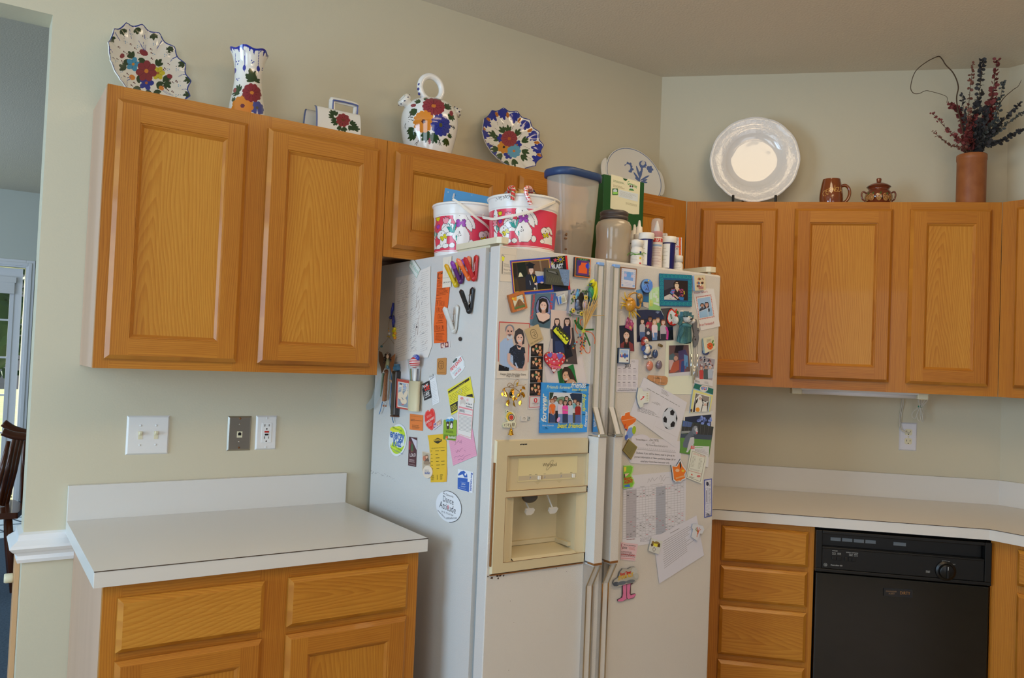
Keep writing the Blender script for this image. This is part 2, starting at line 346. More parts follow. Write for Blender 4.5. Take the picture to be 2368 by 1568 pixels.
b=MB();b.X=MB_;b.box(.128,.1655,-.305,-.288,ZB,ZT,grain=('z',sd()));struct('trim_3',b,OAKS)
cabinet('wall_cabinet','three-door oak wall cabinet under the white platter on the angled wall',.166,1.3345,ZB,ZT,.305,[(.166,.205),(.482,.572),(.925,1.009),(1.285,1.3345)],
        [(.205,.482,ZT-.042,ZT),(.572,.925,ZT-.042,ZT),(1.009,1.285,ZT-.042,ZT),(.205,.482,ZB,ZB+.042),(.572,.925,ZB,ZB+.042),(1.009,1.285,ZB,ZB+.042)],
        [(.186,.493,1.410,2.104),(.561,.935,1.410,2.104),(1.0,1.296,1.410,2.104)],M=MB_)
cu0=.305*math.tan(PI/8)+.001
cabinet('wall_cabinet','oak wall cabinet at the right edge of the picture',cu0,1.3,ZB,ZT,.305,[(cu0,cu0+.055),(.62,.66),(1.26,1.3)],[(cu0+.055,.62,ZT-.042,ZT),(.66,1.26,ZT-.042,ZT),(cu0+.055,.62,ZB,ZB+.042),(.66,1.26,ZB,ZB+.042)],
        [(.183,.63,1.410,2.104),(.65,1.27,1.410,2.104)],M=MC_)
ZC=.914;ZBASE=.8755
cabinet('base_cabinet','oak base cabinet with two drawers over two doors left of the fridge',.012,.836,.0,ZBASE,.61,[(.012,.054),(.379,.46),(.795,.836)],[(.054,.379,.835,ZBASE),(.46,.795,.835,ZBASE),(.054,.379,.69,.715),(.46,.795,.69,.715),(.054,.379,.1,.13),(.46,.795,.1,.13)],
        [(.044,.388,.11,.694),(.451,.802,.11,.694)],[(.044,.388,.714,.842),(.451,.802,.714,.842)],top=False)
u0=.253
cabinet('base_cabinet','oak base cabinet with a stack of four drawers between fridge and dishwasher',u0,.622,.0,ZBASE,.61,[(u0,.30),(.592,.622)],[(.30,.592,.843,ZBASE),(.30,.592,.7,.735),(.30,.592,.55,.59),(.30,.592,.35,.39),(.30,.592,.1,.15)],
        [],[(.292,.600,.724,.853),(.292,.600,.578,.706),(.292,.600,.378,.558),(.292,.600,.13,.358)],M=MB_,top=False)
cb0=.61*math.tan(PI/8)+.004
cabinet('base_cabinet','oak base cabinet at the right edge beside the dishwasher',cb0,1.5,.0,ZBASE,.61,[(cb0,.36),(.9,.95),(1.46,1.5)],[(.36,.9,.84,ZBASE),(.95,1.46,.84,ZBASE),(.36,.9,.7,.735),(.95,1.46,.7,.735),(.36,1.46,.1,.13)],
        [(.348,.91,.12,.712),(.94,1.47,.12,.712)],[(.348,.91,.738,.86),(.94,1.47,.738,.86)],M=MC_,top=False)
b=MB();b.box(1.86,2.055,-.61,-.591,0,ZBASE,grain=('z',sd()));struct('trim_4',b,OAKS)
# ------------------------------------------------------------------ worktops
def slab(name,label,poly,splash,wallpts):
    root=thing(name,label,'worktop')
    b=MB();b.prism(poly,ZC-.038,ZC);b.build('top',LAM,root,bevel=.0008,seg=1)
    b=MB()
    for p,q in splash: # dark seam line along the front edges
        p,q=Vector((*p,0)),Vector((*q,0));d=(q-p).normalized();nrm=Vector((d.y,-d.x,0))
        z0,z1=ZC-.0016,ZC+.0003;vs=[p+nrm*.0004,q+nrm*.0004,q-nrm*.0012,p-nrm*.0012]
        b.prism([(v.x,v.y) for v in vs],z0,z1)
    b.build('edge_seam',SEAM,root)
    b=MB();b.prism(wallpts,ZC+.0002,ZC+.103);b.build('backsplash',LAM,root,bevel=.0008,seg=1)
    return root
cl,cr=-.012,.852
slab('worktop','white laminate worktop with a low backsplash left of the fridge',[(cl,-.635),(cr,-.635),(cr,-.001),(cl,-.001)],[((cr,-.635),(cl,-.635)),((cl,-.635),(cl,-.001))][:1],[(cl,-.02),(cr,-.02),(cr,-.001),(cl,-.001)])
kL=wallB(.263,.635,0);kR=wallB(LB-.263,.635,0);e=.001
Pw=[(1.862,-.635),(kL.x,-.635),(kR.x,kR.y),(XW-.635,-2.75),(XW-e,-2.75),(XW-e,YW-e),(XC-e*.5,-e),(1.862,-e)]
def off(d):
    a=wallB(d*math.tan(PI/8),d,0);c=wallB(LB-d*math.tan(PI/8),d,0);return [(1.862,-d),(a.x,a.y),(c.x,c.y),(XW-d,-2.75)]
slab('worktop','white laminate worktop running round the angled corner over the dishwasher',Pw,[((kR.x,kR.y),(kL.x,-.635)),((XW-.635,-2.75),(kR.x,kR.y)),((kL.x,-.635),(1.862,-.635))],off(.02)+off(.001)[::-1])
# ------------------------------------------------------------------ refrigerator
FX0,FX1,FY,FZ=.939,1.845,-.817,1.757
NF,NS=Vector((0,-1,0)),Vector((-1,0,0))
def fz(px,py,d=0):
    p=hit(px,py,NF,(0,FY-d,0));return p.x,p.z
fr=thing('refrigerator','white side-by-side refrigerator with ice dispenser, covered in magnets and papers','refrigerator',((FX0+FX1)/2,-.4,0))
def fp(b,name,m,par=None,**k):
    o=b.build(name,m,par or fr,**k)
    if par is None: o.location=(-(FX0+FX1)/2,.4,0)
    return o
def holed(b,o,i,y0,y1):
    """block with a rectangular hole through its front; o, i = (x0,x1,z0,z1)"""
    R=lambda q,y: [(q[0],y,q[2]),(q[1],y,q[2]),(q[1],y,q[3]),(q[0],y,q[3])]
    b.add(R(o,y0)+R(i,y0)+R(o,y1)+R(i,y1),[(k,(k+1) % 4,4+(k+1) % 4,4+k) for k in range(4)]+[(8+k,12+k,12+(k+1) % 4,8+(k+1) % 4) for k in range(4)]+[(k,8+k,8+(k+1) % 4,(k+1) % 4) for k in range(4)]+[(4+k,4+(k+1) % 4,12+(k+1) % 4,12+k) for k in range(4)])
HOLE=(.957,1.3215,.849,1.207)
b=MB();holed(b,(FX0,FX1,.02,FZ),HOLE,-.745,-.6);b.box(FX0+.001,FX1-.001,-.605,-.03,.021,FZ-.001);b.add([(FX0,-.6,.02),(FX1,-.6,.02),(FX1,-.03,.02),(FX0,-.03,.02),(FX0,-.6,FZ),(FX1,-.6,FZ),(FX1,-.03,FZ),(FX0,-.03,FZ)],[(0,3,2,1),(4,5,6,7),(1,2,6,5),(2,3,7,6),(3,0,4,7)]);fp(b,'case',FRW)
b=MB();holed(b,(FX0+.012,FX1-.012,.06,FZ-.012),HOLE,-.7695,-.7445);fp(b,'gasket',FRG)
ZD1,ZD0=.845,1.211
SPL=1.3265;SPR=1.3315
# freezer door with a hole for the dispenser
cx0,cz1=fz(1189,1151);cx1,_=fz(1336,1138);_,cz0=fz(1188,1294);cx0+=.0;
b=MB();ya,yb=FY,-.769
holed(b,(FX0,SPL,.07,FZ),HOLE,ya,yb)
d1=fp(b,'freezer_door',FRW,bevel=.004)
b=MB();b.box(SPR,FX1,ya,yb,.07,FZ);d2=fp(b,'fresh_food_door',FRW,bevel=.007)
for fx in (FX0+.02,FX1-.02):
    for fy in (-.7,-.08): b=MB();b.X=Matrix.Translation((fx,fy,0));b.lathe([(0,0),(.026,0),(.026,.008),(.008,.012),(.008,.03),(0,.03)],20);fp(b,'levelling_foot',BLK)
b=MB();b.box(FX0+.004,FX1-.004,-.75,-.70,.0,.068);fp(b,'kick_grille',FRG)
for x0,x1 in ((FX0+.006,FX0+.046),(FX1-.046,FX1-.004)):
    b=MB();b.prism([(x0,-.56),(x0,-.79),(x0+.008,-.803),(x1-.008,-.803),(x1,-.79),(x1,-.56)],FZ+.0095,FZ+.027);b.box(x0+.006,x1-.006,-.745,-.56,FZ,FZ+.0096);b.ball(((x0+x1)/2,-.785,FZ+.004),.007,10,sq=(1,1,1.2));fp(b,'hinge_cover',mat('cream_plastic','#e3d9bd',.4),bevel=.003)
# handles: one long moulded bar per door
def handle(xc,par):
    w=.0105
    def bar(path,wd,nm,m,side=None):
        b=MB()
        for (d0,z0),(d1_,z1) in zip(path,path[1:]):
            P=[(xc-wd,FY-d0,z0),(xc+wd,FY-d0,z0),(xc+wd,FY-d1_,z1),(xc-wd,FY-d1_,z1)];Q=[(p[0],FY-.0008,p[2]) for p in P]
            b.add(P+Q,[(0,1,2,3),(0,3,7,4),(1,5,6,2),(0,4,5,1),(3,2,6,7)])
        o=b.build(nm,m,par);return o
    up=[(.012,1.738),(.012,1.305),(.05,1.222)];lo=[(.05,.842),(.048,.838),(.014,.772),(.014,.09)]
    bar([(.0115,1.738),(.0115,1.307),(.049,1.222)],w,'handle',FRW)
    bar([(.0495,1.2195),(.0495,.848)],.0152,'grip',FRW)
    bar([(.0465,.842),(.0135,.772),(.0135,.09)],w+.001,'handle',FRW)
    for sgn in (-1,1):   # bright metal strips on both edges
        for path in (up,lo[1:]):
            b=MB();xa=xc+sgn*(w+.001);x0,x1=xa-.0026,xa+.0026
            for (d0,z0),(d1_,z1) in zip(path,path[1:]):
                P=[(x0,FY-d0-.0012,z0),(x1,FY-d0-.0012,z0),(x1,FY-d1_-.0012,z1),(x0,FY-d1_-.0012,z1)];Q=[(p[0],FY-.0006,p[2]) for p in P]
                b.add(P+Q,[(0,1,2,3),(0,3,7,4),(1,5,6,2),(0,4,5,1),(3,2,6,7)])
            b.build('trim_strip',CHROME,par)
    b=MB();b.box(xc-.0165,xc+.0165,FY-.0535,FY-.02,1.2195,1.229);b.build('end_cap',CHROME,par,bevel=.002)
    b=MB();b.box(xc-.0155,xc+.0155,FY-.0505,FY-.02,.8415,.848);b.build('end_band',RUST,par)
    b=MB();b.box(xc-.0105,xc+.0125,FY-.0145,FY-.0008,1.735,1.745);b.build('top_cap',mat('pale_blue_cap','#8db4ee',.2),par,bevel=.002)  # top cap in one even pale blue
xl=fz(1388.5,640,.012)[0];xr=fz(1425,640,.012)[0]
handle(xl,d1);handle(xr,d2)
# ice and water dispenser
disp=MB();B0,B1=.953,xl-.019;f=FY-.0075
def ring2(b,o,i,y,yo=None):
    """flat frame between two rects (x0,x1,z0,z1) facing -y"""
    O=[(o[0],y,o[2]),(o[1],y,o[2]),(o[1],y,o[3]),(o[0],y,o[3])];I=[(i[0],y,i[2]),(i[1],y,i[2]),(i[1],y,i[3]),(i[0],y,i[3])]
    b.add(O+I,[(k,(k+1) % 4,4+(k+1) % 4,4+k) for k in range(4)])
u0x,u1z=fz(1170.5,1054);u1x,_=fz(1366,1045);_,u0z=fz(1169,1135)
l1z=fz(1168,1150)[1];l0z=fz(1163,1299.5)[1];l0x,l1x=u0x-.001,u1x
w=B1-B0
b=disp
zm=(u0z+l1z)/2
ring2(b,(B0,B1,zm,ZD0),(u0x,u1x,u0z,u1z),f);ring2(b,(B0,B1,ZD1,zm),(l0x,l1x,l0z,l1z),f)
O=[(B0-.004,FY,ZD1-.003),(B1,FY,ZD1-.003),(B1,FY,ZD0+.003),(B0-.004,FY,ZD0+.003)];I=[(B0,f,ZD1),(B1,f,ZD1),(B1,f,ZD0),(B0,f,ZD0)]
b.add(O+I,[(k,(k+1) % 4,4+(k+1) % 4,4+k) for k in range(4)])
# concave side cheeks of the upper and lower recess
def cheeks(b,x0,x1,z0,z1,xa,xb,dep):
    n=8
    for s in range(n):
        for (p,q) in ((x0,xa),(x1,xb)):
            t0,t1=s/n,(s+1)/n;y0_,y1_=f+dep*math.sin(t0*PI/2)**1.6,f+dep*math.sin(t1*PI/2)**1.6
            b.add([(p+(q-p)*t0,y0_,z0),(p+(q-p)*t1,y1_,z0),(p+(q-p)*t1,y1_,z1),(p+(q-p)*t0,y0_,z1)],[(0,1,2,3)],None,True)
            b.add([(p+(q-p)*t0,f,z0),(p+(q-p)*t1,f,z0),(p+(q-p)*t1,y1_,z0),(p+(q-p)*t0,y0_,z0)],[(0,1,2,3)]);b.add([(p+(q-p)*t0,f,z1),(p+(q-p)*t1,f,z1),(p+(q-p)*t1,y1_,z1),(p+(q-p)*t0,y0_,z1)],[(0,1,2,3)])
ua=u0x+.024;ub=u1x-.024;dU=.0115
cheeks(b,u0x,u1x,u0z,u1z,ua,ub,dU)
b.add([(ua,f+dU,u0z),(ub,f+dU,u0z),(ub,f+dU,u1z),(ua,f+dU,u1z)],[(0,1,2,3)])
for z in (u0z,u1z): b.add([(ua,f,z),(ub,f,z),(ub,f+dU,z),(ua,f+dU,z)],[(0,1,2,3)])
cheeks(b,l0x,l1x,l0z,l1z,cx0+.0015,cx1-.0015,.012)
Y2=f+.105;za,zb=l0z+.006,l1z-.004;xa,xb=cx0+.0015,cx1-.0015
b.add([(xa,f+.012,za),(xa,Y2,za+.012),(xa,Y2,zb),(xa,f+.012,zb)],[(0,1,2,3)]);b.add([(xb,f+.012,za),(xb,Y2,za+.012),(xb,Y2,zb),(xb,f+.012,zb)],[(3,2,1,0)])
b.add([(xa,Y2,za+.012),(xb,Y2,za+.012),(xb,Y2,zb),(xa,Y2,zb)],[(0,1,2,3)])
b.add([(xa,f,za-.006),(xb,f,za-.006),(xb,f+.012,za),(xa,f+.012,za)],[(0,1,2,3)]);b.add([(xa,f+.012,za),(xb,f+.012,za),(xb,Y2,za+.012),(xa,Y2,za+.012)],[(0,1,2,3)])
b.add([(xa,f,zb+.004),(xb,f,zb+.004),(xb,Y2,zb),(xa,Y2,zb)],[(3,2,1,0)])
b.box(xa,xb,Y2-.012,Y2,za+.012,za+.024);b.box(xb-.012,xb,f+.03,Y2,za+.01,za+.022)
dp=fp(disp,'dispenser',BISQ)
b=MB();b.box(B0-.0045,B1,FY-.0055,FY-.0005,ZD1-.006,ZD1-.003);b.box(B0-.0062,B0-.0035,FY-.0062,FY-.0005,ZD1+.02,ZD0-.06)
for q in ((u0x,u1x,u0z,u1z),(l0x,l1x,l0z,l1z)):
    b.tube([(q[0],f-.0003,q[2]),(q[1],f-.0003,q[2]),(q[1],f-.0003,q[3]),(q[0],f-.0003,q[3])],.0008,5,closed=True)
b.build('edge_trim',RUST,dp)
yC=f+dU-.0012
b=MB();px0,pz1=fz(1200.5,1060);px1,_=fz(1337,1052);_,pz0=fz(1200,1115)
b.box(px0,px1,yC,yC+.001,pz0,pz1,'#e0d3a4');dz=pz1-pz0;dx=px1-px0
b.box(px0+.002,px1-.002,yC-.0003,yC+.0005,pz0+dz*.05,pz0+dz*.24,'#c6b99c')
for x_,s_,c_ in ((.2,.012,'#4a78b8'),(.44,.010,'#4a78b8'),(.72,.011,'#4a78b8')):
    for k in range(3): b.box(px0+dx*x_-.002+k*.0012,px0+dx*x_-.001+k*.0012+(k==1)*.003,yC-.0006,yC,pz0+dz*.09+k*.003,pz0+dz*.11+k*.003,c_)
for x_ in (.2,.3,.44,.72,.9): b.box(px0+dx*x_-.004,px0+dx*x_+.004,yC-.0006,yC,pz0+dz*.27,pz0+dz*.285,'#8a7f66')
for x_ in (.33,.7): b.add([(px0+dx*x_-.011,yC+.0007,pz0-.003),(px0+dx*x_+.011,yC+.0007,pz0-.003),(px0+dx*x_,yC+.0007,pz0-.011)],[(0,1,2)],'#c9bb93')
vs,fs,wd=glyphs('Whirlpool');sc=dx*.24/wd
b.add([(px0+dx*.4+v[0]*sc,yC-.0005,pz0+dz*.6+v[1]*sc*1.15) for v in vs],fs,'#77694f')
b.tube([(px0+dx*(.52+.055*math.cos(t)*.5+.05*math.sin(t)),yC-.0005,pz0+dz*.65+.0145*math.sin(t)) for t in [k*2*PI/28 for k in range(29)]],.0004,4,'#8d7f62')
b.build('control_panel',PRINT,dp)
for x_ in (.345,.93):
    b=MB();x=px0+dx*x_;b.box(x-.006,x+.012*(x_<.5)+.006*(x_>.5),yC-.0008,yC,pz0+dz*.05,pz0+dz*.22,'#a48d68');b.box(x-.005,x+.004,yC-.006,yC,pz0+dz*.06,pz0+dz*.215,'#ece8de');b.build('switch',RESIN,dp)
for pa,pb,pc,tilt in (((1218,1166),(1224,1183),31,0),((1266,1146),(1278,1180),29,1)):
    q0=hit(*pa,NF,(0,f+.06,0));q1=hit(*pb,NF,(0,f+.04,0));b=MB()
    b.tube([q0+Vector((0,.01,.012)),q0,q1+Vector((0,0,.004))],.0055,8,flat=.5)
    b.X=Matrix.Translation(q1) @ Matrix.Rotation(.5,4,'X');b.prism([(-.015,.009),(.015,.009),(.014,-.004),(.008,-.01),(-.008,-.01),(-.014,-.004)],-.004,.004,ax='y');b.build('paddle',WPL,dp,bevel=.0015)
b=MB();q=hit(1225,1152,NF,(0,f+.05,0));b.ball((q.x,q.y,q.z+.004),.024,14,sq=(1.1,.7,.75));b.build('chute',mat('dark_rubber','#55504a',.6),dp)
b=MB()   # chipped paint
def chip(b,px,py,r,q):
    x,z=fz(px,py);n=7;b.add([(x+math.cos(k*2*PI/n)*r*q.uniform(.4,1.4),FY-.0004,z+math.sin(k*2*PI/n)*r*q.uniform(.4,1.1)) for k in range(n)],[tuple(range(n))],'#4a2f22')
q=random.Random(3)
for px,py,r in ((1128,1333,.003),(1137,1337,.004),(1150,1332,.004),(1157,1330,.0045),(1164,1331,.003),(1152,1337,.003),(1198,1321,.0015),(1287,1314,.0015),(1310,1322,.0012),(1180,1390,.0012),(1176,1550,.0012),(1188,1440,.001)): chip(b,px,py,r,q)
x,z=fz(1205,1027)
for k in range(7): b.box(x-.008+k*.0034,x-.005+k*.0034,f-.0005,f+.0002,z-.001+q.uniform(-.001,.001),z+.001+q.uniform(0,.001),'#1c1c22')
for k in range(26):
    t=k/25;p=hit(856+60*t,1092+20*t*t+q.uniform(-3,3),NS,(FX0,0,0));r=q.uniform(.0006,.0022)*(1-t*.5);b.add([(FX0-.0004,p.y+math.cos(a)*r*1.5,p.z+math.sin(a)*r) for a in (0,1,2.2,3.4,5)],[(0,1,2,3,4)],'#5d5a5c')
fp(b,'chipped_paint',PRINT)

# ------------------------------------------------------------------ dishwasher
dw=thing('dishwasher','black built-in dishwasher under the angled worktop','dishwasher')
def D(b,name,m,par=None,**k): return b.build(name,m,par or dw,**k)
D0,D1=.6235,1.2085
b=MB();b.X=MB_;b.box(D0,D1,-.585,-.03,.1,.868);D(b,'body',BLK)
b=MB();b.X=MB_;b.box(D0+.003,D1-.004,-.63,-.586,.14,.712);D(b,'door',BLKG,bevel=.004)
b=MB();b.X=MB_;Z0,Z1=.716,.866
b.box(D0,D1,-.634,-.586,Z0,Z0+.012);b.box(D0,D0+.022,-.634,-.586,Z0+.012,Z1);b.box(D1-.022,D1,-.634,-.586,Z0+.012,Z1);b.box(D0+.022,D1-.022,-.634,-.586,Z1-.012,Z1)
b.box(D0+.022,D1-.022,-.6305,-.586,Z0+.012,.806);b.box(D0+.022,D1-.022,-.604,-.586,.806,Z1-.012);b.box(D0+.022,D1-.022,-.632,-.6,.8,.807)
cp=D(b,'control_panel',BLK,bevel=.002)
for x0,x1 in [(.055+k*.04,.09+k*.04) for k in range(4)]+[(.27,.312)]:
    b=MB();b.X=MB_;b.box(D0+x0,D0+x1,-.6055,-.603,.826,.838);b.build('vent',mat('grey_vent','#6d7275',.35),cp)
b=MB();yv=-.6312
def dwtext(s,x,z,w,col='#c9c9c4',hs=1):
    vs,fs,wd=glyphs(s);sc=w/wd;b.add([MB_ @ Vector((x+v[0]*sc,yv,z+v[1]*sc*hs)) for v in vs],fs,col)
dwtext('CYCLES',D0+.057,.793,.018);dwtext('ENERGY OPTIONS',D0+.105,.791,.04);dwtext('Potscrubber 650',D0+.053,.741,.04,hs=1.1)
for x in (.057,.075,.115,.132): dwtext('POTS',D0+x,.785,.012);dwtext('NORMAL',D0+x,.781,.013)
for x,z in ((.425,.788),(.437,.787),(.455,.779),(.373,.748),(.373,.744),(.397,.722)): dwtext('START',D0+x,z,.014)
b.X=MB_
for k in range(20):
    a0,a1=k*2*PI/20,(k+1)*2*PI/20;c=(D0+.035,.742);b.add([(c[0]+.006*math.cos(a0),yv,c[1]+.006*math.sin(a0)),(c[0]+.006*math.cos(a1),yv,c[1]+.006*math.sin(a1)),(c[0]+.0053*math.cos(a1),yv,c[1]+.0053*math.sin(a1)),(c[0]+.0053*math.cos(a0),yv,c[1]+.0053*math.sin(a0))],[(0,1,2,3)],'#b9b9b4')
b.X=Matrix.Identity(4);dwtext('GE',D0+.0315,.7395,.0075);b.build('lettering',PRINT,cp)
b=MB();b.X=MB_ @ Matrix.Translation((D0+.437,-.631,.756)) @ Matrix.Rotation(PI/2,4,'X');b.lathe([(.034,0),(.034,.006),(.026,.009),(.024,.02),(.021,.022),(0,.022)],36);b.box(-.004,.004,-.021,.021,.021,.028);kb=b.build('dial',BLK,cp,bevel=.001)
b=MB();b.X=MB_ @ Matrix.Translation((D0+.437,-.631,.756));b.box(-.0006,.0006,-.0292,-.028,.008,.02,'#d8d8d8');b.build('pointer',PRINT,kb)
b=MB();b.X=MB_
for k in range(3): b.box(D0+.1+k*.013,D0+.111+k*.013,-.634,-.630,.762,.775)
for k in range(2): b.box(D0+.056+k*.017,D0+.072+k*.017,-.634,-.630,.762,.775)
b.build('button',BLK,cp,bevel=.001)
b=MB();b.X=MB_;b.box(D0+.02,D1-.02,-.56,-.03,.01,.1);b.box(D0+.005,D1-.005,-.57,-.56,.0,.13);D(b,'toe_panel',BLK)
b=MB();b.X=MB_ @ Matrix.Translation((.906,-.6305,.664)) @ Matrix.Rotation(-.035,4,'Y');b.box(-.048,.048,-.004,-.0002,-.0135,.0135,'#15161a')
for s_,x_,z_,w_,c_ in (('DIRTY',.006,-.004,.034,'#9a6a34'),('DISHWASHER',-.041,.002,.036,'#8a6a4a'),('ALERT!',-.032,-.006,.02,'#8a6a4a')):
    vs,fs,wd=glyphs(s_,.0);sc=w_/wd;b.add([(x_+v[0]*sc,-.0042,z_+v[1]*sc*1.25) for v in vs],fs,c_)
tag(b.build('sign_magnet',RESIN),'small black magnet reading DIRTY on the dishwasher door','magnet')

# ------------------------------------------------------------------ switch plates and sockets
def plate(name,label,cat,x0,x1,z0,z1,m,M=None,lift=.0004):
    r=thing(name,label,cat,M=(M or Matrix.Identity(4)) @ Matrix.Translation(((x0+x1)/2,-lift+.0006,(z0+z1)/2)));w,h=(x1-x0)/2,(z1-z0)/2
    b=MB();b.frust((-w,w,-h,h),(-w+.005,w-.005,-h+.005,h-.005),0,-.006);b.build('plate',m,r,bevel=.0008);return r
def screw(r,x,z,m=None):
    b=MB();b.X=Matrix.Translation((x,-.0058,z)) @ Matrix.Rotation(PI/2,4,'X');b.lathe([(.0034,0),(.0032,.0012),(0,.0014)],14);b.box(-.003,.003,-.0003,.0003,.0013,.0016);b.build('screw',m or STEEL,r)
r=plate('light_switch','white double light switch plate with two ivory toggles','light switch',.137,.2605,1.1,1.2205,WPL)
for x in (-.0225,.0225):
    b=MB();b.box(x-.006,x+.006,-.0072,-.0055,-.012,.012);tg=b.build('toggle_frame',IV,r)
    b=MB();b.X=Matrix.Translation((x,-.007,.003)) @ Matrix.Rotation(-.5,4,'X');b.frust((-.0042,.0042,-.004,.006),(-.0036,.0036,-.001,.005),0,-.013);b.build('toggle',IV,tg,bevel=.001)
    for z in (-.03,.03): screw(r,x,z,WPL)
r=plate('phone_plate','brushed steel telephone wall plate with ivory jack','phone jack',.438,.5155,1.1035,1.218,mat('satin_steel','#a79f92',.28,metal=.9))
b=MB();b.box(-.0085,.0085,-.0075,-.0055,-.013,.007);j=b.build('jack',IV,r)
b=MB();b.prism([(-.005,-.006),(.005,-.006),(.005,.001),(.002,.004),(-.002,.004),(-.005,.001)],-.0078,-.007,ax='y');b.build('opening',BLK,j)
for z in (-.046,.049): screw(r,0,z,mat('brass_screw','#8a5a34',.4,metal=.8))
for z in (-.027,.03): screw(r,0,z)
SLOT=mat('slot_dark','#1c1814',.7)
def slots(b,x,z):
    b.box(x-.008,x-.0062,-.0083,-.0072,z,z+.008);b.box(x+.0062,x+.0078,-.0083,-.0072,z+.0005,z+.0075);b.ball((x,-.0074,z-.008),.0026,10,sq=(1,.4,1))
r=plate('gfci_outlet','white outlet plate with red and black test buttons','outlet',.5295,.601,1.1045,1.2192,WPL)
b=MB();b.box(-.0168,.0168,-.0074,-.0055,-.0335,.0335);fc=b.build('face',mat('gfci_white','#ebebe8',.3),r,bevel=.0008)
b=MB();slots(b,0,.021);slots(b,0,-.020);b.build('slot',SLOT,fc)
b=MB();b.box(-.0072,.0072,-.009,-.007,.0005,.006);b.build('reset_button',mat('red_button','#c03224',.4),fc)
b=MB();b.box(-.006,.006,-.009,-.007,-.0085,-.003);b.build('test_button',BLK,fc)
for z in (-.048,.0485): screw(r,0,z,WPL)
r=plate('outlet','white duplex outlet plate with ivory sockets and a cord plugged in','outlet',1.062,1.134,1.118,1.239,mat('plate_lilac_white','#dcdadf',.4),MB_)
for z in (.0195,-.0195):
    b=MB();b.X=Matrix.Translation((0,-.0058,z)) @ Matrix.Rotation(PI/2,4,'X');b.prism([(.0165*max(-.86,min(.86,math.cos(t)))*1.02,.0165*max(-.8,min(.8,math.sin(t)))) for t in [k*2*PI/32 for k in range(32)]],0,.0016);s_=b.build('socket',IV,r)
    b=MB();b.X=Matrix.Translation((0,.0004,z));slots(b,0,-.001);s2=b.build('slot',SLOT,r)
screw(r,0,0,IV)
# ------------------------------------------------------------------ under-cabinet light and cords
r=thing('under_cabinet_light','white strip light mounted under the three-door cabinet','light',M=MB_ @ Matrix.Translation((.845,-.2,ZB)))
b=MB();b.box(-.262,.262,-.03,.03,-.008,-.0005);b.build('housing',WPL,r)
b=MB();b.X=Matrix.Rotation(PI/2,4,'Y');b.lathe([(0,-.225),(.0125,-.225),(.0125,.225),(0,.225)],20);o=b.build('lens',mat('milky_lens','#e2e0e4',.3),r);o.location=(0,0,-.0125)
for x in (-.243,.243):
    b=MB();b.box(x-.02,x+.02,-.0305,.0305,-.0255,-.0005);b.build('end_cap',IV,r,bevel=.003)
def q3(px,py,d): return hit(px,py,(S5,S5,0),wallB(0,d,0))
crd=mat('clear_white_cord','#d6cfc0',.4)
b=MB();P=[q3(2085,912,.02)+Vector((0,0,.02)),q3(2086,930,.012),q3(2082,955,.006),q3(2080,975,.009),q3(2081,988,.012),q3(2086,996,.014),q3(2094,1000,.016),q3(2100,1001,.011)]
def smooth(P,n=8):
    P=[Vector(p) for p in P];out=[]
    for i in range(len(P)-1):
        a,b_,c,d=P[max(0,i-1)],P[i],P[i+1],P[min(len(P)-1,i+2)]
        for k in range(n):
            t=k/n;out.append(.5*((2*b_)+(c-a)*t+(2*a-5*b_+4*c-d)*t*t+(3*b_-a-3*c+d)*t**3))
    return out+[P[-1]]
b.tube(smooth(P),.0019,8);P=[p+Vector((.004,-.004,0)) for p in P];b.tube(smooth(P),.0019,8)
tag(b.build('power_cord',crd),'white flat cord running down into the duplex outlet','cord')
r=thing('cord_bundle','coiled white cord tied with a green band under the strip light','cord',q3(2128,940,.06))
b=MB();o_=q3(2128,940,.06);qq=random.Random(5)
loops=[[(2122,924),(2126,940),(2112,952),(2109,962),(2116,968),(2124,950),(2127,941)],[(2128,925),(2128,940),(2120,960),(2126,974),(2131,960),(2129,941)],[(2131,922),(2130,940),(2128,962),(2133,976),(2137,962),(2131,940)],[(2129,941),(2137,928),(2147,917),(2146,924),(2138,934),(2131,941)],[(2124,924),(2127,941),(2132,956),(2134,972)]]
for k,lp in enumerate(loops): b.tube([p-o_ for p in smooth([q3(x,y,.055+.005*k) for x,y in lp])],.0017,8)
b.build('cord',crd,r)
b=MB();b.torus(.0085,.0022,20,8,M=Matrix.Diagonal((1,.8,1.6)));b.build('twist_band',mat('green_band','#4f9a80',.5),r)
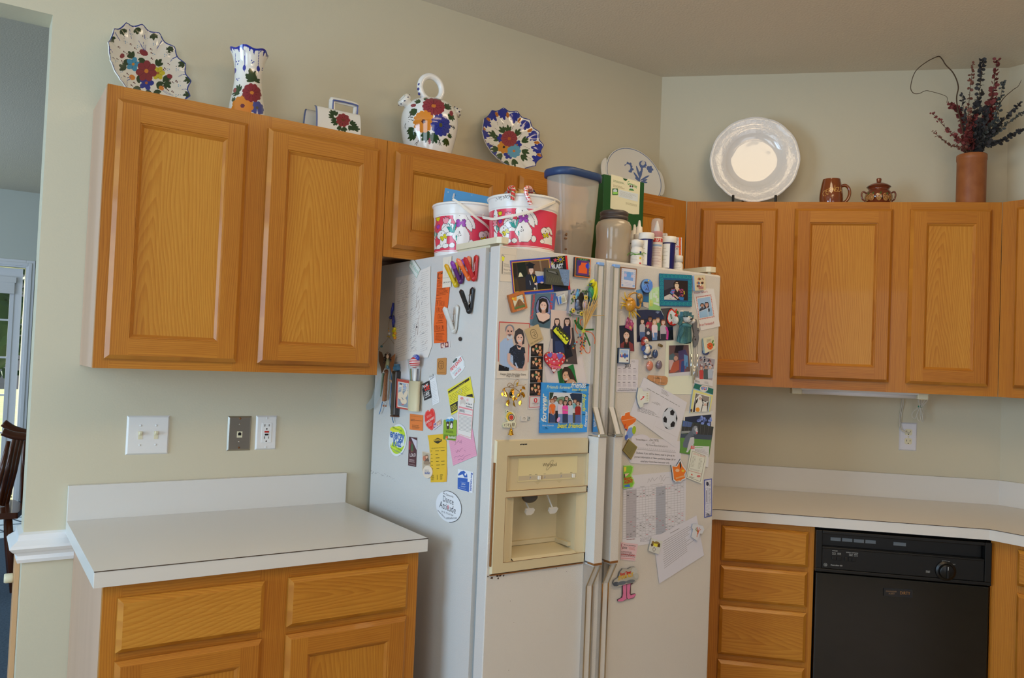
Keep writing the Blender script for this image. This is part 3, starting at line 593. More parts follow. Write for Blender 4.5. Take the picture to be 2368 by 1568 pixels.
# ------------------------------------------------------------------ flat art drawn on real thin things
WREF={'F': lin('#d6c3ad'),'S': lin('#c6cbd0'),'A': lin('#c9c6bb'),'B': lin('#b0a48e')}
def ac(col,plane='F'):
    c=lin(col);w=WREF[plane];c=[c[i]/w[i]*.8 for i in range(3)];k=min(1,.84/max(max(c),1e-4));return tuple(v*k for v in c)
V1=(840,560,4.6125);V2=(840,880,4.6125);V3=(1130,560,5.0586);V4=(1130,840,7.841);V5=(1400,590,5.407);V6=(1400,840,5.407);V7=(1400,1060,4.611)
V0=(0,0,1)
class Art:
    def __init__(s,V,plane='F',off=.0,th=.0006):
        s.V=V;s.pl=plane;s.n=NF if plane=='F' else NS;s.base=Vector((0,FY,0)) if plane=='F' else Vector((FX0,0,0));s.off=off+.0006;s.th=th;s.b=MB();s.k=0;s.fwd=0
    def P(s,x,y,d=0):
        V=s.V;return hit(V[0]+x/V[2],V[1]+y/V[2],s.n,s.base+s.n*(s.off+s.th+d))
    def slab(s,pts,col,edge=None):
        F=[s.P(*p) for p in pts];B=[p-s.n*s.th for p in F];n=len(F)
        # outward winding
        a=sum(((F[i]).cross(F[(i+1) % n]) for i in range(n)),Vector()).dot(s.n)
        if a<0: F.reverse();B.reverse()
        s.b.add(F+B,[tuple(range(n)),tuple(range(2*n-1,n-1,-1))],(*ac(col,s.pl),1));s.b.add(F+B,[(i,n+i,n+(i+1) % n,(i+1) % n) for i in range(n)],(*ac(edge or col,s.pl),1));return s
    def lift(s): s.k+=1;return .000025*s.k
    def poly(s,pts,col):
        d=s.lift();F=[s.P(*p)+s.n*d for p in pts];n=len(F)
        a=sum(((F[i]).cross(F[(i+1) % n]) for i in range(n)),Vector()).dot(s.n)
        if a<0: F.reverse()
        s.b.add(F,[tuple(range(n))],(*ac(col,s.pl),1));return s
    def ell(s,cx,cy,rx,ry=None,col='#000000',rot=0,n=18,a0=0,a1=2*PI):
        ry=ry or rx;c,w=math.cos(rot),math.sin(rot);P=[]
        for k in range(n+(a1-a0<6.2)):
            t=a0+(a1-a0)*k/n;x,y=rx*math.cos(t),ry*math.sin(t);P.append((cx+x*c-y*w,cy+x*w+y*c))
        return s.poly(P,col)
    def rect(s,x0,y0,x1,y1,col): return s.poly([(x0,y0),(x1,y0),(x1,y1),(x0,y1)],col)
    def line(s,pts,w,col):
        for (x0,y0),(x1,y1) in zip(pts,pts[1:]):
            l=math.hypot(x1-x0,y1-y0) or 1;a,b_=-(y1-y0)/l*w/2,(x1-x0)/l*w/2;s.poly([(x0+a,y0+b_),(x1+a,y1+b_),(x1-a,y1-b_),(x0-a,y0-b_)],col);s.k-=1
        s.k+=1;return s
    def text(s,t,ax,ay,bx,by,col,hs=1.0,bold=0,shear=0):
        d=s.lift();A=s.P(ax,ay);B=s.P(bx,by);e1=B-A;L=e1.length;e1.normalize();e2=e1.cross(-s.n)*-1
        vs,fs,w=glyphs(t,bold,shear);sc=L/w;e2=s.n.cross(e1);hs *= .58 if s.pl=='S' else 1
        s.b.add([A+e1*(v[0]*sc)+e2*(v[1]*sc*hs)+s.n*d for v in vs],fs,(*ac(col,s.pl),1));return s
    def lines(s,q,n,col,w=3,seed=1,words=True,a=.0,b=1.0):
        """rows of tiny illegible print inside the quad TL,TR,BR,BL"""
        r=random.Random(seed);(x0,y0),(x1,y1),(x2,y2),(x3,y3)=q
        for k in range(n):
            t=(k+.5)/n;l=(x0+(x3-x0)*t,y0+(y3-y0)*t);m=(x1+(x2-x1)*t,y1+(y2-y1)*t);u=r.uniform(0,.03);end=r.uniform(.7,1)
            while u<end:
                v=min(end,u+r.uniform(.05,.16) if words else end);s.line([(l[0]+(m[0]-l[0])*u,l[1]+(m[1]-l[1])*u),(l[0]+(m[0]-l[0])*v,l[1]+(m[1]-l[1])*v)],w,col);s.k-=1;u=v+.025
        s.k+=1;return s
    def quadmap(s,q):
        """unit-square drawing inside quad TL,TR,BR,BL -> view coordinates"""
        (x0,y0),(x1,y1),(x2,y2),(x3,y3)=q
        return lambda u,v: ((x0*(1-u)+x1*u)*(1-v)+(x3*(1-u)+x2*u)*v,(y0*(1-u)+y1*u)*(1-v)+(y3*(1-u)+y2*u)*v)
    def frame(s,q,w,col):
        for i in range(4): s.line([q[i],q[(i+1) % 4]],w,col);s.k-=1
        s.k+=1;return s
    def who(s,x,y,r,skin='#c99a80',hair='#3a2a20',top='#44506a',w=1.5,h=4,long=1,bottom=None,lean=0,smile=1):
        """a printed person: x,y face centre, r half face height"""
        if long: s.poly([(x-1.0*r,y-.3*r),(x-.6*r,y-1.15*r),(x+.6*r,y-1.15*r),(x+1.0*r,y-.3*r),(x+1.05*r,y+1.7*long*r),(x-1.05*r,y+1.7*long*r)],hair)
        else: s.ell(x,y-.3*r,.85*r,1.0*r,hair)
        s.poly([(x-.35*r+lean,y+1.1*r),(x-w*r*.8+lean,y+1.45*r),(x-w*r+lean,y+2.2*r),(x-w*.9*r+lean*2,y+h*r),(x+w*.9*r+lean*2,y+h*r),(x+w*r+lean,y+2.2*r),(x+w*r*.8+lean,y+1.45*r),(x+.35*r+lean,y+1.1*r)],top)
        s.rect(x-.33*r,y+.6*r,x+.33*r,y+1.35*r,skin);s.ell(x,y,.72*r,r,skin)
        s.ell(x,y-.62*r,.74*r,.5*r,hair,a0=PI,a1=2*PI)
        if r>16:
            for sx in (-.28,.28): s.ell(x+sx*r,y-.12*r,.11*r,.07*r,'#2a1c18',n=8)
            s.line([(x,y),(x-.05*r,y+.28*r),(x+.08*r,y+.3*r)],.05*r,'#a87860');s.ell(x,y+.5*r,.28*r,.1*r,'#e8dcd4' if smile else '#9a5048',n=10)
        return s
    def done(s,name,label,cat,m=None,group=None,parent=None,bevel=0):
        o=s.b.build(name,m or PRINT,parent,bevel=bevel)
        if parent is None:
            tag(o,label,cat,group);recenter(o)
        elif label: o['label']=label
        return o
def recenter(o):
    me=o.data;n=len(me.vertices);co=np.empty(n*3,np.float32);me.vertices.foreach_get('co',co);co=co.reshape(-1,3);c=(co.min(0)+co.max(0))/2
    me.vertices.foreach_set('co',(co-c).ravel());me.update();o.location=Vector([float(v) for v in c])
def roundq(q,r,n=4):
    """quad with rounded corners (view units)"""
    out=[]
    for i in range(4):
        p,c,d=Vector(q[i-1]),Vector(q[i]),Vector(q[(i+1) % 4]);a=c+(p-c).normalized()*r;b_=c+(d-c).normalized()*r
        for k in range(n+1):
            t=k/n;v=a*(1-t)**2+c*2*t*(1-t)+b_*t*t;out.append((v.x,v.y))
    return out
def heart(cx,cy,w,h,rot=0,n=28):
    P=[]
    for k in range(n):
        t=2*PI*k/n;x=16*math.sin(t)**3/17;y=-(13*math.cos(t)-5*math.cos(2*t)-2*math.cos(3*t)-math.cos(4*t))/15
        P.append((cx+(x*w*math.cos(rot)-y*h*math.sin(rot)),cy+(x*w*math.sin(rot)+y*h*math.cos(rot))))
    return P
# ------------------------------------------------------------------ hand-painted surfaces
def inside(poly,X,Y):
    r=np.zeros(X.shape,bool);n=len(poly)
    for i in range(n):
        x0,y0=poly[i];x1,y1=poly[i-1]
        if y0==y1: continue
        r ^= ((y0>Y) != (y1>Y)) & (X<(x1-x0)*(Y-y0)/(y1-y0)+x0)
    return r
class Brush:
    """strokes in a 2-d chart, later looked up per facet of a painted object"""
    def __init__(s,T=None): s.s=[];s.T=T or (lambda x,y: (x,y))
    def p(s,pts,col): s.s.append(('p',[s.T(*q) for q in pts],lin(col)));return s
    def e(s,cx,cy,rx,ry=None,rot=0,col='#000000',n=14):
        ry=ry or rx;c,w=math.cos(rot),math.sin(rot)
        return s.p([(cx+rx*math.cos(t)*c-ry*math.sin(t)*w,cy+rx*math.cos(t)*w+ry*math.sin(t)*c) for t in [k*2*PI/n for k in range(n)]],col)
    def l(s,pts,w,col): s.s.append(('l',[s.T(*q) for q in pts],w,lin(col)));return s
    def text(s,t,x0,y0,x1,y1,col,hs=1):
        vs,fs,w=glyphs(t);L=math.hypot(x1-x0,y1-y0);c,d=(x1-x0)/L,(y1-y0)/L;k=L/w
        for f in fs: s.p([(x0+(vs[i][0]*c+vs[i][1]*hs*d)*k,y0+(vs[i][0]*d-vs[i][1]*hs*c)*k) for i in f],col)
        return s
    def flower(s,cx,cy,r,n,col,mid='#c8862a',fx=1,fy=1,a0=0,line=None,pet=.36):
        for k in range(n):
            t=a0+2*PI*k/n;s.e(cx+math.cos(t)*r*.58*fx,cy+math.sin(t)*r*.58*fy,r*.46*(fx+fy)/2,r*pet*(fx+fy)/2,t,col)
        s.e(cx,cy,r*.5*fx,r*.5*fy,0,col)
        if line:
            for k in range(n):
                t=a0+2*PI*(k+.5)/n;s.l([(cx+math.cos(t)*r*.25*fx,cy+math.sin(t)*r*.25*fy),(cx+math.cos(t)*r*.8*fx,cy+math.sin(t)*r*.8*fy)],.0009,line)
        s.e(cx,cy,r*.2*fx,r*.2*fy,0,mid);return s
    def leaf(s,x0,y0,x1,y1,w,col):
        return s.e((x0+x1)/2,(y0+y1)/2,math.hypot(x1-x0,y1-y0)/2,w/2,math.atan2(y1-y0,x1-x0),col)
    def sprig(s,cx,cy,a,r,n,col,w=.35,fan=.55):
        for k in range(n):
            t=a+(k-(n-1)/2)*fan;q=r*(1-.18*abs(k-(n-1)/2));s.leaf(cx,cy,cx+math.cos(t)*q,cy+math.sin(t)*q,r*w,col)
        return s
    def look(s,X,Y,base):
        col=np.empty(X.shape+(3,));col[:]=base if not isinstance(base,str) else lin(base)
        for q in s.s:
            P=q[1];xs=[p[0] for p in P];ys=[p[1] for p in P];m=q[2] if q[0]=='l' else 0
            bx=(X>min(xs)-m) & (X<max(xs)+m) & (Y>min(ys)-m) & (Y<max(ys)+m)
            if not bx.any(): continue
            x,y=X[bx],Y[bx]
            if q[0]=='p': k=inside(P,x,y)
            else:
                k=np.zeros(x.shape,bool)
                for (x0,y0),(x1,y1) in zip(P,P[1:]):
                    L2=(x1-x0)**2+(y1-y0)**2+1e-12;t=np.clip(((x-x0)*(x1-x0)+(y-y0)*(y1-y0))/L2,0,1);k |= (x-x0-t*(x1-x0))**2+(y-y0-t*(y1-y0))**2<(m/2)**2
            sub=col[bx];sub[k]=q[-1];col[bx]=sub
        return col
def gridmesh(name,P,col,m,parent=None,wrap=True,M=None):
    """P (rows, n, 3) points, col (rows-1, n or n-1, 3) facet colours"""
    R,n,_=P.shape;V=P.reshape(-1,3);k=n if wrap else n-1
    i,j=np.meshgrid(np.arange(R-1),np.arange(k),indexing='ij');j2=(j+1) % n
    F=np.stack([i*n+j,i*n+j2,(i+1)*n+j2,(i+1)*n+j],-1).reshape(-1,4)
    me=bpy.data.meshes.new(name);me.from_pydata([tuple(map(float,v)) for v in V],[],F.tolist())
    me.polygons.foreach_set('use_smooth',np.ones(len(F),bool));at=me.color_attributes.new('Col','FLOAT_COLOR','CORNER')
    c=np.ones((len(F),4,4),np.float32);c[:,:,:3]=col.reshape(-1,1,3);at.data.foreach_set('color',c.ravel())
    me.materials.append(m);o=bpy.data.objects.new(name,me);C.objects.link(o)
    if M is not None: o.matrix_world=M
    if parent: o.parent=parent
    return o
def spun(name,prof,brush,base,m,n=220,sub=3,parent=None,M=None,Rref=.05,wob=None,face=0,extra=None):
    """turned and painted vessel: profile [(r,z)], painted in the chart (angle*Rref, z); chart x=0 looks along angle `face`"""
    Z=[];
    for (r0,z0),(r1,z1) in zip(prof,prof[1:]):
        c=max(1,int(math.hypot(r1-r0,z1-z0)/.0016)) if sub else 1
        for k in range(c): Z.append((r0+(r1-r0)*k/c,z0+(z1-z0)*k/c))
    Z.append(prof[-1]);Z=np.array(Z);A=np.arange(n)*2*PI/n
    r=Z[:,:1]*np.ones((1,n))
    if wob is not None: r=r*wob(A[None,:],Z[:,1:])
    P=np.stack([r*np.cos(A+face),r*np.sin(A+face),Z[:,1:]+0*r],-1)
    if extra is not None: P=extra(P)
    An=((A+PI/n+PI) % (2*PI))-PI;zc=(Z[:-1,1]+Z[1:,1])/2
    X,Y=np.meshgrid(An*Rref,zc);return gridmesh(name,P,brush.look(X,Y,base),m,parent,True,M)
def profile(pts,n=10):
    P=smooth([(r,0,z) for r,z in pts],n);return [(max(0,p.x),p.z) for p in P]
def lathe_chart(cen,rad,Rref,V):
    """photo-zoom pixel -> chart of an upright vessel standing at cen with radius function rad(z)"""
    cen=Vector(cen);h=Vector((cen.x-CP.x,cen.y-CP.y,0)).normalized();side=Vector((h.y,-h.x,0))
    def T(x,y):
        p=hit(V[0]+x/V[2],V[1]+y/V[2],h,cen-h*rad(0)*.6);s=(p-cen).dot(side);z=p.z-cen.z
        return (math.asin(max(-1,min(1,s/rad(z))))*Rref,z)
    return T,math.atan2(-h.y,-h.x)
GREEN,RED,ORG,BLU,SKY,YEL='#25401c','#8c2a36','#e0882a','#24309a','#3f96c4','#d3c42c'
CW='#f0ede4'
# ---- leaning painted plates
def plate_dish(name,label,cpx,V,R,lean,y0,nl,paint,rim,cat='plate',ax=1.0,group=None,base=CW,M=None,flute=.004,deep=.022,m=None,n=300,rows=96,center=None):
    M0=M or Matrix.Identity(4)
    if center is None: c=hit(V[0]+cpx[0]/V[2],V[1]+cpx[1]/V[2],(0,1,0),(0,y0,0))
    else: c=Vector(center)
    L=Matrix.Translation(c) @ M0.to_3x3().to_4x4() @ Matrix.Rotation(-lean,4,'X');inv=L.inverted();nrm=L.to_3x3() @ Vector((0,-1,0))
    def T(x,y):
        d=0.0
        for k in range(5):
            q=inv @ hit(V[0]+x/V[2],V[1]+y/V[2],nrm,c+nrm*d);d=deep*min(1,max(0,(math.hypot(q.x/ax,q.z)/R-.3)/.7))**1.7
        return (q.x/ax,q.z)
    br=Brush(T);paint(br);br.T=lambda x,y: (x,y);rim(br)
    A=np.arange(n)*2*PI/n;t=np.linspace(0,1,rows)[:,None]
    sc=1-.055*np.abs(np.sin(A*nl/2))[None,:]*t**3 if nl else 1+0*A[None,:]
    rr=t*R*sc;fl=flute*np.cos(A*nl)[None,:]*np.clip((t-.45)/.55,0,1)**1.5 if nl else 0
    dep=deep*np.clip((t-.3)/.7,0,1)**1.7
    P=np.stack([rr*np.cos(A)*ax,-(dep+fl)+0*rr,rr*np.sin(A)],-1);back=P[::-1].copy();back[...,1]+=.0045;P=np.concatenate([P,back],0)
    Q=(P[:-1]+P[1:])/2;Q=(Q+np.roll(Q,-1,1))/2;col=br.look(Q[...,0]/ax,Q[...,2],base);col[rows-1:]=lin(base)
    edge=np.zeros(col.shape[:2],bool);edge[rows-2:rows+1]=True
    o=gridmesh(name,P,col,m or GLAZE,None,True,L);o['_edge']=1;del o['_edge']
    return tag(o,label,cat,group),L
Vp1=(220,40,7.842)
def p1(b):
    w=.0011
    for x,y,a in ((690,735,-2.2),(900,790,1.1),(900,770,2.6),(1120,880,-1.0),(560,930,3.6),(760,1080,.6),(1270,1060,1.2),(1130,1180,.8),(1260,1180,.75),(800,1260,2.2),(1080,1330,.8),(960,1320,1.6),(540,770,.9)):
        b.sprig(x,y,a,150,3,GREEN,.42,.6)
    for x,y,a in ((490,210,1.3),(760,190,1.5),(1060,300,1.6),(1370,540,2.0),(1600,830,2.5),(1720,1130,2.9),(1710,1400,3.0),(270,360,.9),(190,620,1.0),(270,930,1.0),(400,1200,.9)):
        b.sprig(x,y,a,125,3,'#2b4022',.42,.62)
    b.flower(690,850,130,5,SKY,'#d08a28',line='#1e4a64');b.flower(1140,1010,125,6,YEL,'#a86a20',line='#6a6a14');b.flower(930,1190,135,5,BLU,'#b8662a')
    b.flower(930,975,190,7,RED,'#d8862a',a0=.3,line='#571520')
    b.e(880,640,85,55,.5,RED);b.e(490,700,42,46,.4,RED);b.e(1350,1070,52,42,.4,RED);b.e(670,1090,58,48,.5,ORG);b.e(1200,1285,52,40,.6,ORG)
    for P in ([(640,485),(720,560),(775,640)],[(425,535),(520,620),(575,660)],[(325,735),(400,750),(480,790)],[(1005,575),(1015,640),(1020,740)],[(1325,840),(1260,920),(1240,950)],[(1340,1150),(1400,1170),(1465,1155)],[(1240,1250),(1310,1310),(1395,1340)],[(700,1180),(660,1230)],[(520,1070),(580,1020)]):
        for k,(x,y) in enumerate(P): b.e(x,y,16,11,k,'#5e2228');b.e(x+22,y+18,12,8,k,'#5e2228')
    for P in ([(890,590),(790,430)],[(900,600),(870,450)],[(915,600),(920,500)],[(880,600),(820,490)],[(1210,1320),(1300,1390),(1415,1410)],[(1220,1310),(1310,1370),(1370,1385)],[(640,1110),(575,1150),(580,1230),(610,1290)],[(640,1090),(560,1100)]): b.l(P,w*1.3,'#4a5aa6')
    for P in ([(615,200),(630,330),(665,400)],[(910,265),(890,390)],[(1210,430),(1150,510),(1120,590)],[(1485,705),(1420,740),(1370,795)],[(1660,1025),(1580,1040),(1510,1075)],[(1715,1310),(1640,1300),(1570,1310)],[(350,290),(450,440)],[(205,505),(320,640)],[(200,810),(340,900)],[(320,1105),(450,1160)]): b.l(P,w*1.5,'#4058a8')
    for x,y in ((665,310),(560,450),(930,380),(1065,490),(780,530),(1265,690),(1060,670),(1480,955),(1325,945),(1525,1240),(285,830),(480,985),(375,800),(1480,1420),(440,1100)):
        for k in range(3): b.e(x+22*math.cos(k*2.1),y+18*math.sin(k*2.1),8,8,0,'#6aa0cc')
    for P in ([(1270,620),(1340,690),(1390,600)],[(1430,890),(1510,900)],[(1530,1160),(1610,1165)],[(1500,1400),(1580,1415)],[(540,300),(520,440)],[(850,280),(860,360)]): b.l(P,w*.7,'#3c4632')
def rimline(R,nl,col,w=.0045):
    def f(b):
        P=[(R*(.992-.055*abs(math.sin(t*nl/2)))*math.cos(t),R*(.992-.055*abs(math.sin(t*nl/2)))*math.sin(t)) for t in [k*2*PI/240 for k in range(241)]];b.l(P,w,col)
    return f
plate_dish('display_plate','large scalloped plate painted with a red flower, leaning at the left end above the cabinets',(935,960),Vp1,.137,.28,-.078,15,p1,rimline(.137,15,'#2c3f96',.004),M=Matrix.Rotation(.42,4,'Z'))
Vp2=(880,160,5.638)
def p2(b):
    for k,(x,y) in enumerate(((1450,590),(1590,565),(1745,610),(1890,720),(2000,870),(2060,1040),(2060,1190),(1360,690),(1330,850),(1360,1020),(1430,1140))):
        a=math.atan2(950-y,1700-x)
        b.e(x,y,70,42,a+PI/2,BLU);b.leaf(x,y,x+105*math.cos(a),y+105*math.sin(a),42,BLU);b.leaf(x,y,x+80*math.cos(a+.6),y+80*math.sin(a+.6),34,BLU);b.leaf(x,y,x+80*math.cos(a-.6),y+80*math.sin(a-.6),34,BLU)
    for x,y in ((1515,590),(1657,597),(1813,668),(1948,795),(2035,958),(2065,1122),(2050,1258),(1402,650),(1340,775),(1340,935),(1400,1100)):
        a=math.atan2(950-y,1700-x);b.e(x,y,36,22,a,'#c9781e');b.l([(x-20*math.cos(a),y-20*math.sin(a)),(x+30*math.cos(a),y+30*math.sin(a))],.0008,'#6a3a10')
    for x,y,a in ((1670,830,-1.7),(1620,830,-2.3),(1760,870,-1.0),(1840,950,-.5),(1560,920,-2.8),(1540,1040,3.1),(1580,1100,2.2),(1640,1190,1.7),(1730,1170,1.3),(1830,1120,.7),(1840,1060,.4),(1500,870,-2.6)):
        b.sprig(x,y,a,110,3,'#33502a',.3,.45)
    for P in ([(1520,690),(1530,730)],[(1480,760),(1530,800)],[(1590,700),(1610,750)],[(1740,730),(1710,790)],[(1840,840),(1800,900)],[(1860,1000),(1950,1040)],[(1900,1140),(1960,1165)],[(1420,900),(1500,900)],[(1410,1000),(1470,985)],[(1500,1170),(1530,1120)]): b.l(P,.0011,'#4c4438')
    b.flower(1580,900,62,6,BLU,'#b8702a');b.flower(1780,985,62,6,BLU,'#b8702a');b.flower(1670,1110,64,6,BLU,'#c07a2a')
    b.flower(1608,1015,84,8,'#d8902c','#33241a',a0=.2);b.flower(1740,1068,88,9,'#66a6c8','#d07a2a');b.flower(1678,905,104,12,'#9a3c44','#c0602a',line='#6a1c28')
plate_dish('display_plate','scalloped plate with a blue leaf border, leaning above the fridge cabinet',(1690,940),Vp2,.131,.26,-.05,14,p2,rimline(.131,14,'#26338c',.004),ax=1.12)
Vpo=(1380,240,3.289)
def p3_(b):
    c='#5a71a8'
    for x,y,a in ((240,500,-.4),(390,505,-.5),(360,470,-2.4),(250,480,-2.4)): b.sprig(x,y,a,46,4,c,.5,.7)
    b.e(235,485,22,26,0,'#e6e4de')
    for x0,y0,x1,y1 in ((325,585,280,520),(325,585,330,510),(330,585,400,545),(330,590,290,560),(335,590,385,600),(345,590,385,575),(330,570,300,470),(335,560,350,440)): b.leaf(x0,y0,x1,y1,15,c)
    for k in range(5): b.e(368+8*math.cos(k*1.3),470+14*math.sin(k*1.3),3.5,3.5,0,c)
    b.e(350,460,30,26,.5,c);b.e(352,452,16,18,.5,'#dcdad4')
def rim3(b):
    b.l([(.13*math.cos(t),.13*math.sin(t)) for t in [k*2*PI/160 for k in range(161)]],.0032,'#7080a4')
o,L=plate_dish('oval_dish','white oval baking dish with blue flowers leaning in the corner above the cabinets',(0,0),Vpo,.134,.2,-.05,0,p3_,rim3,cat='dish',ax=1.22,base='#e9e7df',deep=.012,center=(2.118,-.052,2.134+.131))
for sg in (-1,1):
    b=MB();b.prism([(sg*(.152+.034*math.cos(t)),.062*math.sin(t)) for t in [k*PI/14-PI/2 for k in range(15)]][::sg],-.006,-.001,ax='y');h=b.build('ear_handle',mat('white_glaze','#e9e7df',.12,coat=.5),o,bevel=.002)
# ---- big white platter on its easel, angled wall
PLW=mat('embossed_white_glaze','#e6e2dd',.07,coat=.6);nt=PLW.node_tree;bs=nt.nodes['Principled BSDF']
tc=nt.nodes.new('ShaderNodeTexCoord');vm=nt.nodes.new('ShaderNodeVectorMath');vm.operation='LENGTH';nt.links.new(tc.outputs['Object'],vm.inputs[0])
nz=nt.nodes.new('ShaderNodeTexNoise');nz.inputs['Scale'].default_value=62;nz.inputs['Detail'].default_value=2;nz.inputs['Distortion'].default_value=1.2;nt.links.new(tc.outputs['Object'],nz.inputs['Vector'])
mr=nt.nodes.new('ShaderNodeMapRange');mr.inputs[1].default_value=.118;mr.inputs[2].default_value=.135;mr.inputs[3].default_value=.006;mr.inputs[4].default_value=.5;nt.links.new(vm.outputs['Value'],mr.inputs[0])
ml=nt.nodes.new('ShaderNodeMath');ml.operation='MULTIPLY';nt.links.new(nz.outputs['Fac'],ml.inputs[0]);nt.links.new(mr.outputs[0],ml.inputs[1])
n2=nt.nodes.new('ShaderNodeTexNoise');n2.inputs['Scale'].default_value=16;n2.inputs['Detail'].default_value=1;nt.links.new(tc.outputs['Object'],n2.inputs['Vector'])
m2=nt.nodes.new('ShaderNodeMath');m2.operation='MULTIPLY_ADD';m2.inputs[1].default_value=.42;nt.links.new(n2.outputs['Fac'],m2.inputs[0]);nt.links.new(ml.outputs[0],m2.inputs[2])
bp=nt.nodes.new('ShaderNodeBump');bp.inputs['Strength'].default_value=.6;bp.inputs['Distance'].default_value=.008;nt.links.new(m2.outputs[0],bp.inputs['Height']);nt.links.new(bp.outputs['Normal'],bs.inputs['Normal'])
pc=wallB(.411,.105,2.353)
L=Matrix.Translation(pc) @ MB_.to_3x3().to_4x4() @ Matrix.Rotation(-.05,4,'X') @ Matrix.Rotation(PI/2,4,'X')
b=MB();R=.187;b.lathe([(0,.004),(.09,.004),(.108,.007),(.118,.013),(.124,.016),(.15,.019),(.176,.024),(R,.029),(R+.001,.027),(R-.004,.021),(.15,.013),(.124,.009),(.112,.001),(.09,-.002),(0,-.002)],96,wob=lambda a,z: 1+.012*abs(math.cos(a*6))*(z>.02))
o=b.build('platter',PLW);o.matrix_world=L;tag(o,'large round white platter with an embossed rim standing on a black easel','platter')
r=thing('plate_easel','small black metal plate easel holding the white platter','easel',M=Matrix.Translation(wallB(.411,.12,ZT)) @ MB_.to_3x3().to_4x4())
for sg in (-1,1):
    x=sg*.088;b=MB();b.tube(smooth([(x,-.052,.034+.02),(x,-.056,.036),(x,-.05,.014),(x,-.03,.004),(x*.8,.03,.004),(x*.5,.05,.03),(x*.3,.05,.12)]),[.0055]*8+[.005]*41,8);b.build('hook_arm',mat('black_iron','#17150f',.45),r)
b=MB();b.tube([(-.03,.05,.06),(.03,.05,.06)],.004,8);b.build('crossbar',MATS['black_iron'],r)
# ---- fluted vase
vc=Vector((.409,-.15,ZT));vp=[(0,0),(.05,0),(.056,.004),(.053,.06),(.046,.1),(.0415,.14),(.0425,.175),(.048,.205),(.0565,.228),(.058,.232)]
prof=profile(vp,8);rad=lambda z: float(np.interp(z,[p[1] for p in prof],[p[0] for p in prof]))
Vv=(500,100,9.224);T,fa=lathe_chart(vc,rad,.05,Vv);b=Brush(T)
b.sprig(800,830,-1.9,290,3,GREEN,.36,.5);b.sprig(790,820,-2.7,180,3,GREEN,.34,.45);b.sprig(830,820,-.6,130,3,GREEN,.4,.6);b.sprig(490,1050,-1.7,190,4,'#2e4a2c',.26,.35);b.sprig(500,1090,-2.9,180,3,'#2e4a2c',.26,.4);b.sprig(340,1240,-1,120,3,'#2e4a2c',.3,.4);b.e(395,990,35,55,0,'#a04a4c')
b.flower(870,1400,150,10,'#4a529c','#5a564e');b.flower(560,1370,230,11,ORG,'#6a2438',a0=.2);b.flower(760,1080,205,11,'#8a2430','#d4822a',line='#5e141e')
for x,y in ((430,370),(480,378),(458,432),(755,390),(800,418),(770,440),(440,748),(482,742),(458,778),(990,500),(985,535)): b.e(x,y,13,14,0,BLU)
for x in (600,900,395): b.l([(x+10,200),(x,620)],.0022,BLU);b.e(x-2,540,36,60,0,BLU)
for k in range(30):
    a=-PI+k*2*PI/30;b.T=lambda x,y: (x,y);z=.2185+.006*math.sin(k*1.9);b.p([(a*.05-.006,.233),(a*.05+.006,.233),(a*.05+.003*(k % 3),z)],BLU)
b.p([(-.2,.2265),(.2,.2265),(.2,.234),(-.2,.234)],BLU)
def wv(P):
    a=np.arctan2(P[...,1],P[...,0]);k=np.clip((P[...,2]-.19)/.04,0,1);P[...,2]+=.0035*np.cos(a*6)*k;s_=1+.035*np.cos(a*6)*k;P[...,0] *= s_;P[...,1] *= s_;return P
prof2=prof+[(.0555,.2325),(.045,.2),(.04,.15),(.0405,.1),(.03,.02),(0,.015)]
o=spun('vase',prof2,b,CW,GLAZE,parent=None,M=Matrix.Translation(vc),Rref=.05,face=fa,extra=wv);tag(o,'tall waisted vase with a blue rim and painted flowers, second from the left','vase')
# ---- two-spout water jug (botijo)
jc=Vector((1.05,-.15,ZT));jp=[(0,0),(.07,0),(.076,.005),(.086,.04),(.097,.09),(.1015,.13),(.098,.165),(.084,.194),(.06,.212),(.03,.22),(0,.222)]
prof=profile(jp,8);rad=lambda z: float(np.interp(z,[p[1] for p in prof],[p[0] for p in prof]))
T,fa=lathe_chart(jc,lambda z: max(.03,rad(z)),.09,Vp2);b=Brush(T)
for x,y,a,r in ((480,590,2.9,120),(520,480,-2.6,90),(840,560,-.9,120),(880,620,.7,110),(440,820,2.9,110),(460,870,2.5,130),(620,860,2.0,160),(690,880,1.5,150),(860,930,1.8,110),(870,900,-.3,70),(560,420,.3,70),(720,415,-.2,90)): b.sprig(x,y,a,r,4,'#23451d',.3,.38)
b.flower(690,540,150,14,'#8e2c3a','#c8782a',fy=.85,line='#64141f',pet=.28);b.flower(560,740,128,14,'#e08a24','#5a2018',fy=1.1,pet=.28);b.flower(780,780,122,12,'#2a3290','#54501e',fy=1.15,pet=.3,line='#141c5c')
b.e(920,600,26,38,0,'#8e3040');b.e(430,510,36,26,.3,'#8e2c3a');b.e(637,985,16,40,0,'#9a2436')
for x,y,a in ((430,680,3.4),(430,710,3.1),(425,650,3.8),(900,770,-.3),(900,760,.2),(500,960,2),(760,960,1.2),(770,950,1.5),(330,720,1.6)):
    for k in range(3): b.l([(x,y),(x+70*math.cos(a+k*.2),y+70*math.sin(a+k*.2))],.0012,'#3a3a38')
r=thing('water_jug','painted two-spout jug with a ring handle on the cabinet top','jug',jc)
spun('body',prof,b,'#f3f2ee',GLAZE,parent=r,Rref=.09,face=fa)
def ringcol(b,Mx):
    b.torus(.0435,.0115,56,14,(*lin('#f3f2ee'),1),M=Mx)
b=MB();Mx=Matrix.Translation((.0,0,.262)) @ Matrix.Rotation(PI/2,4,'X');ringcol(b,Mx)
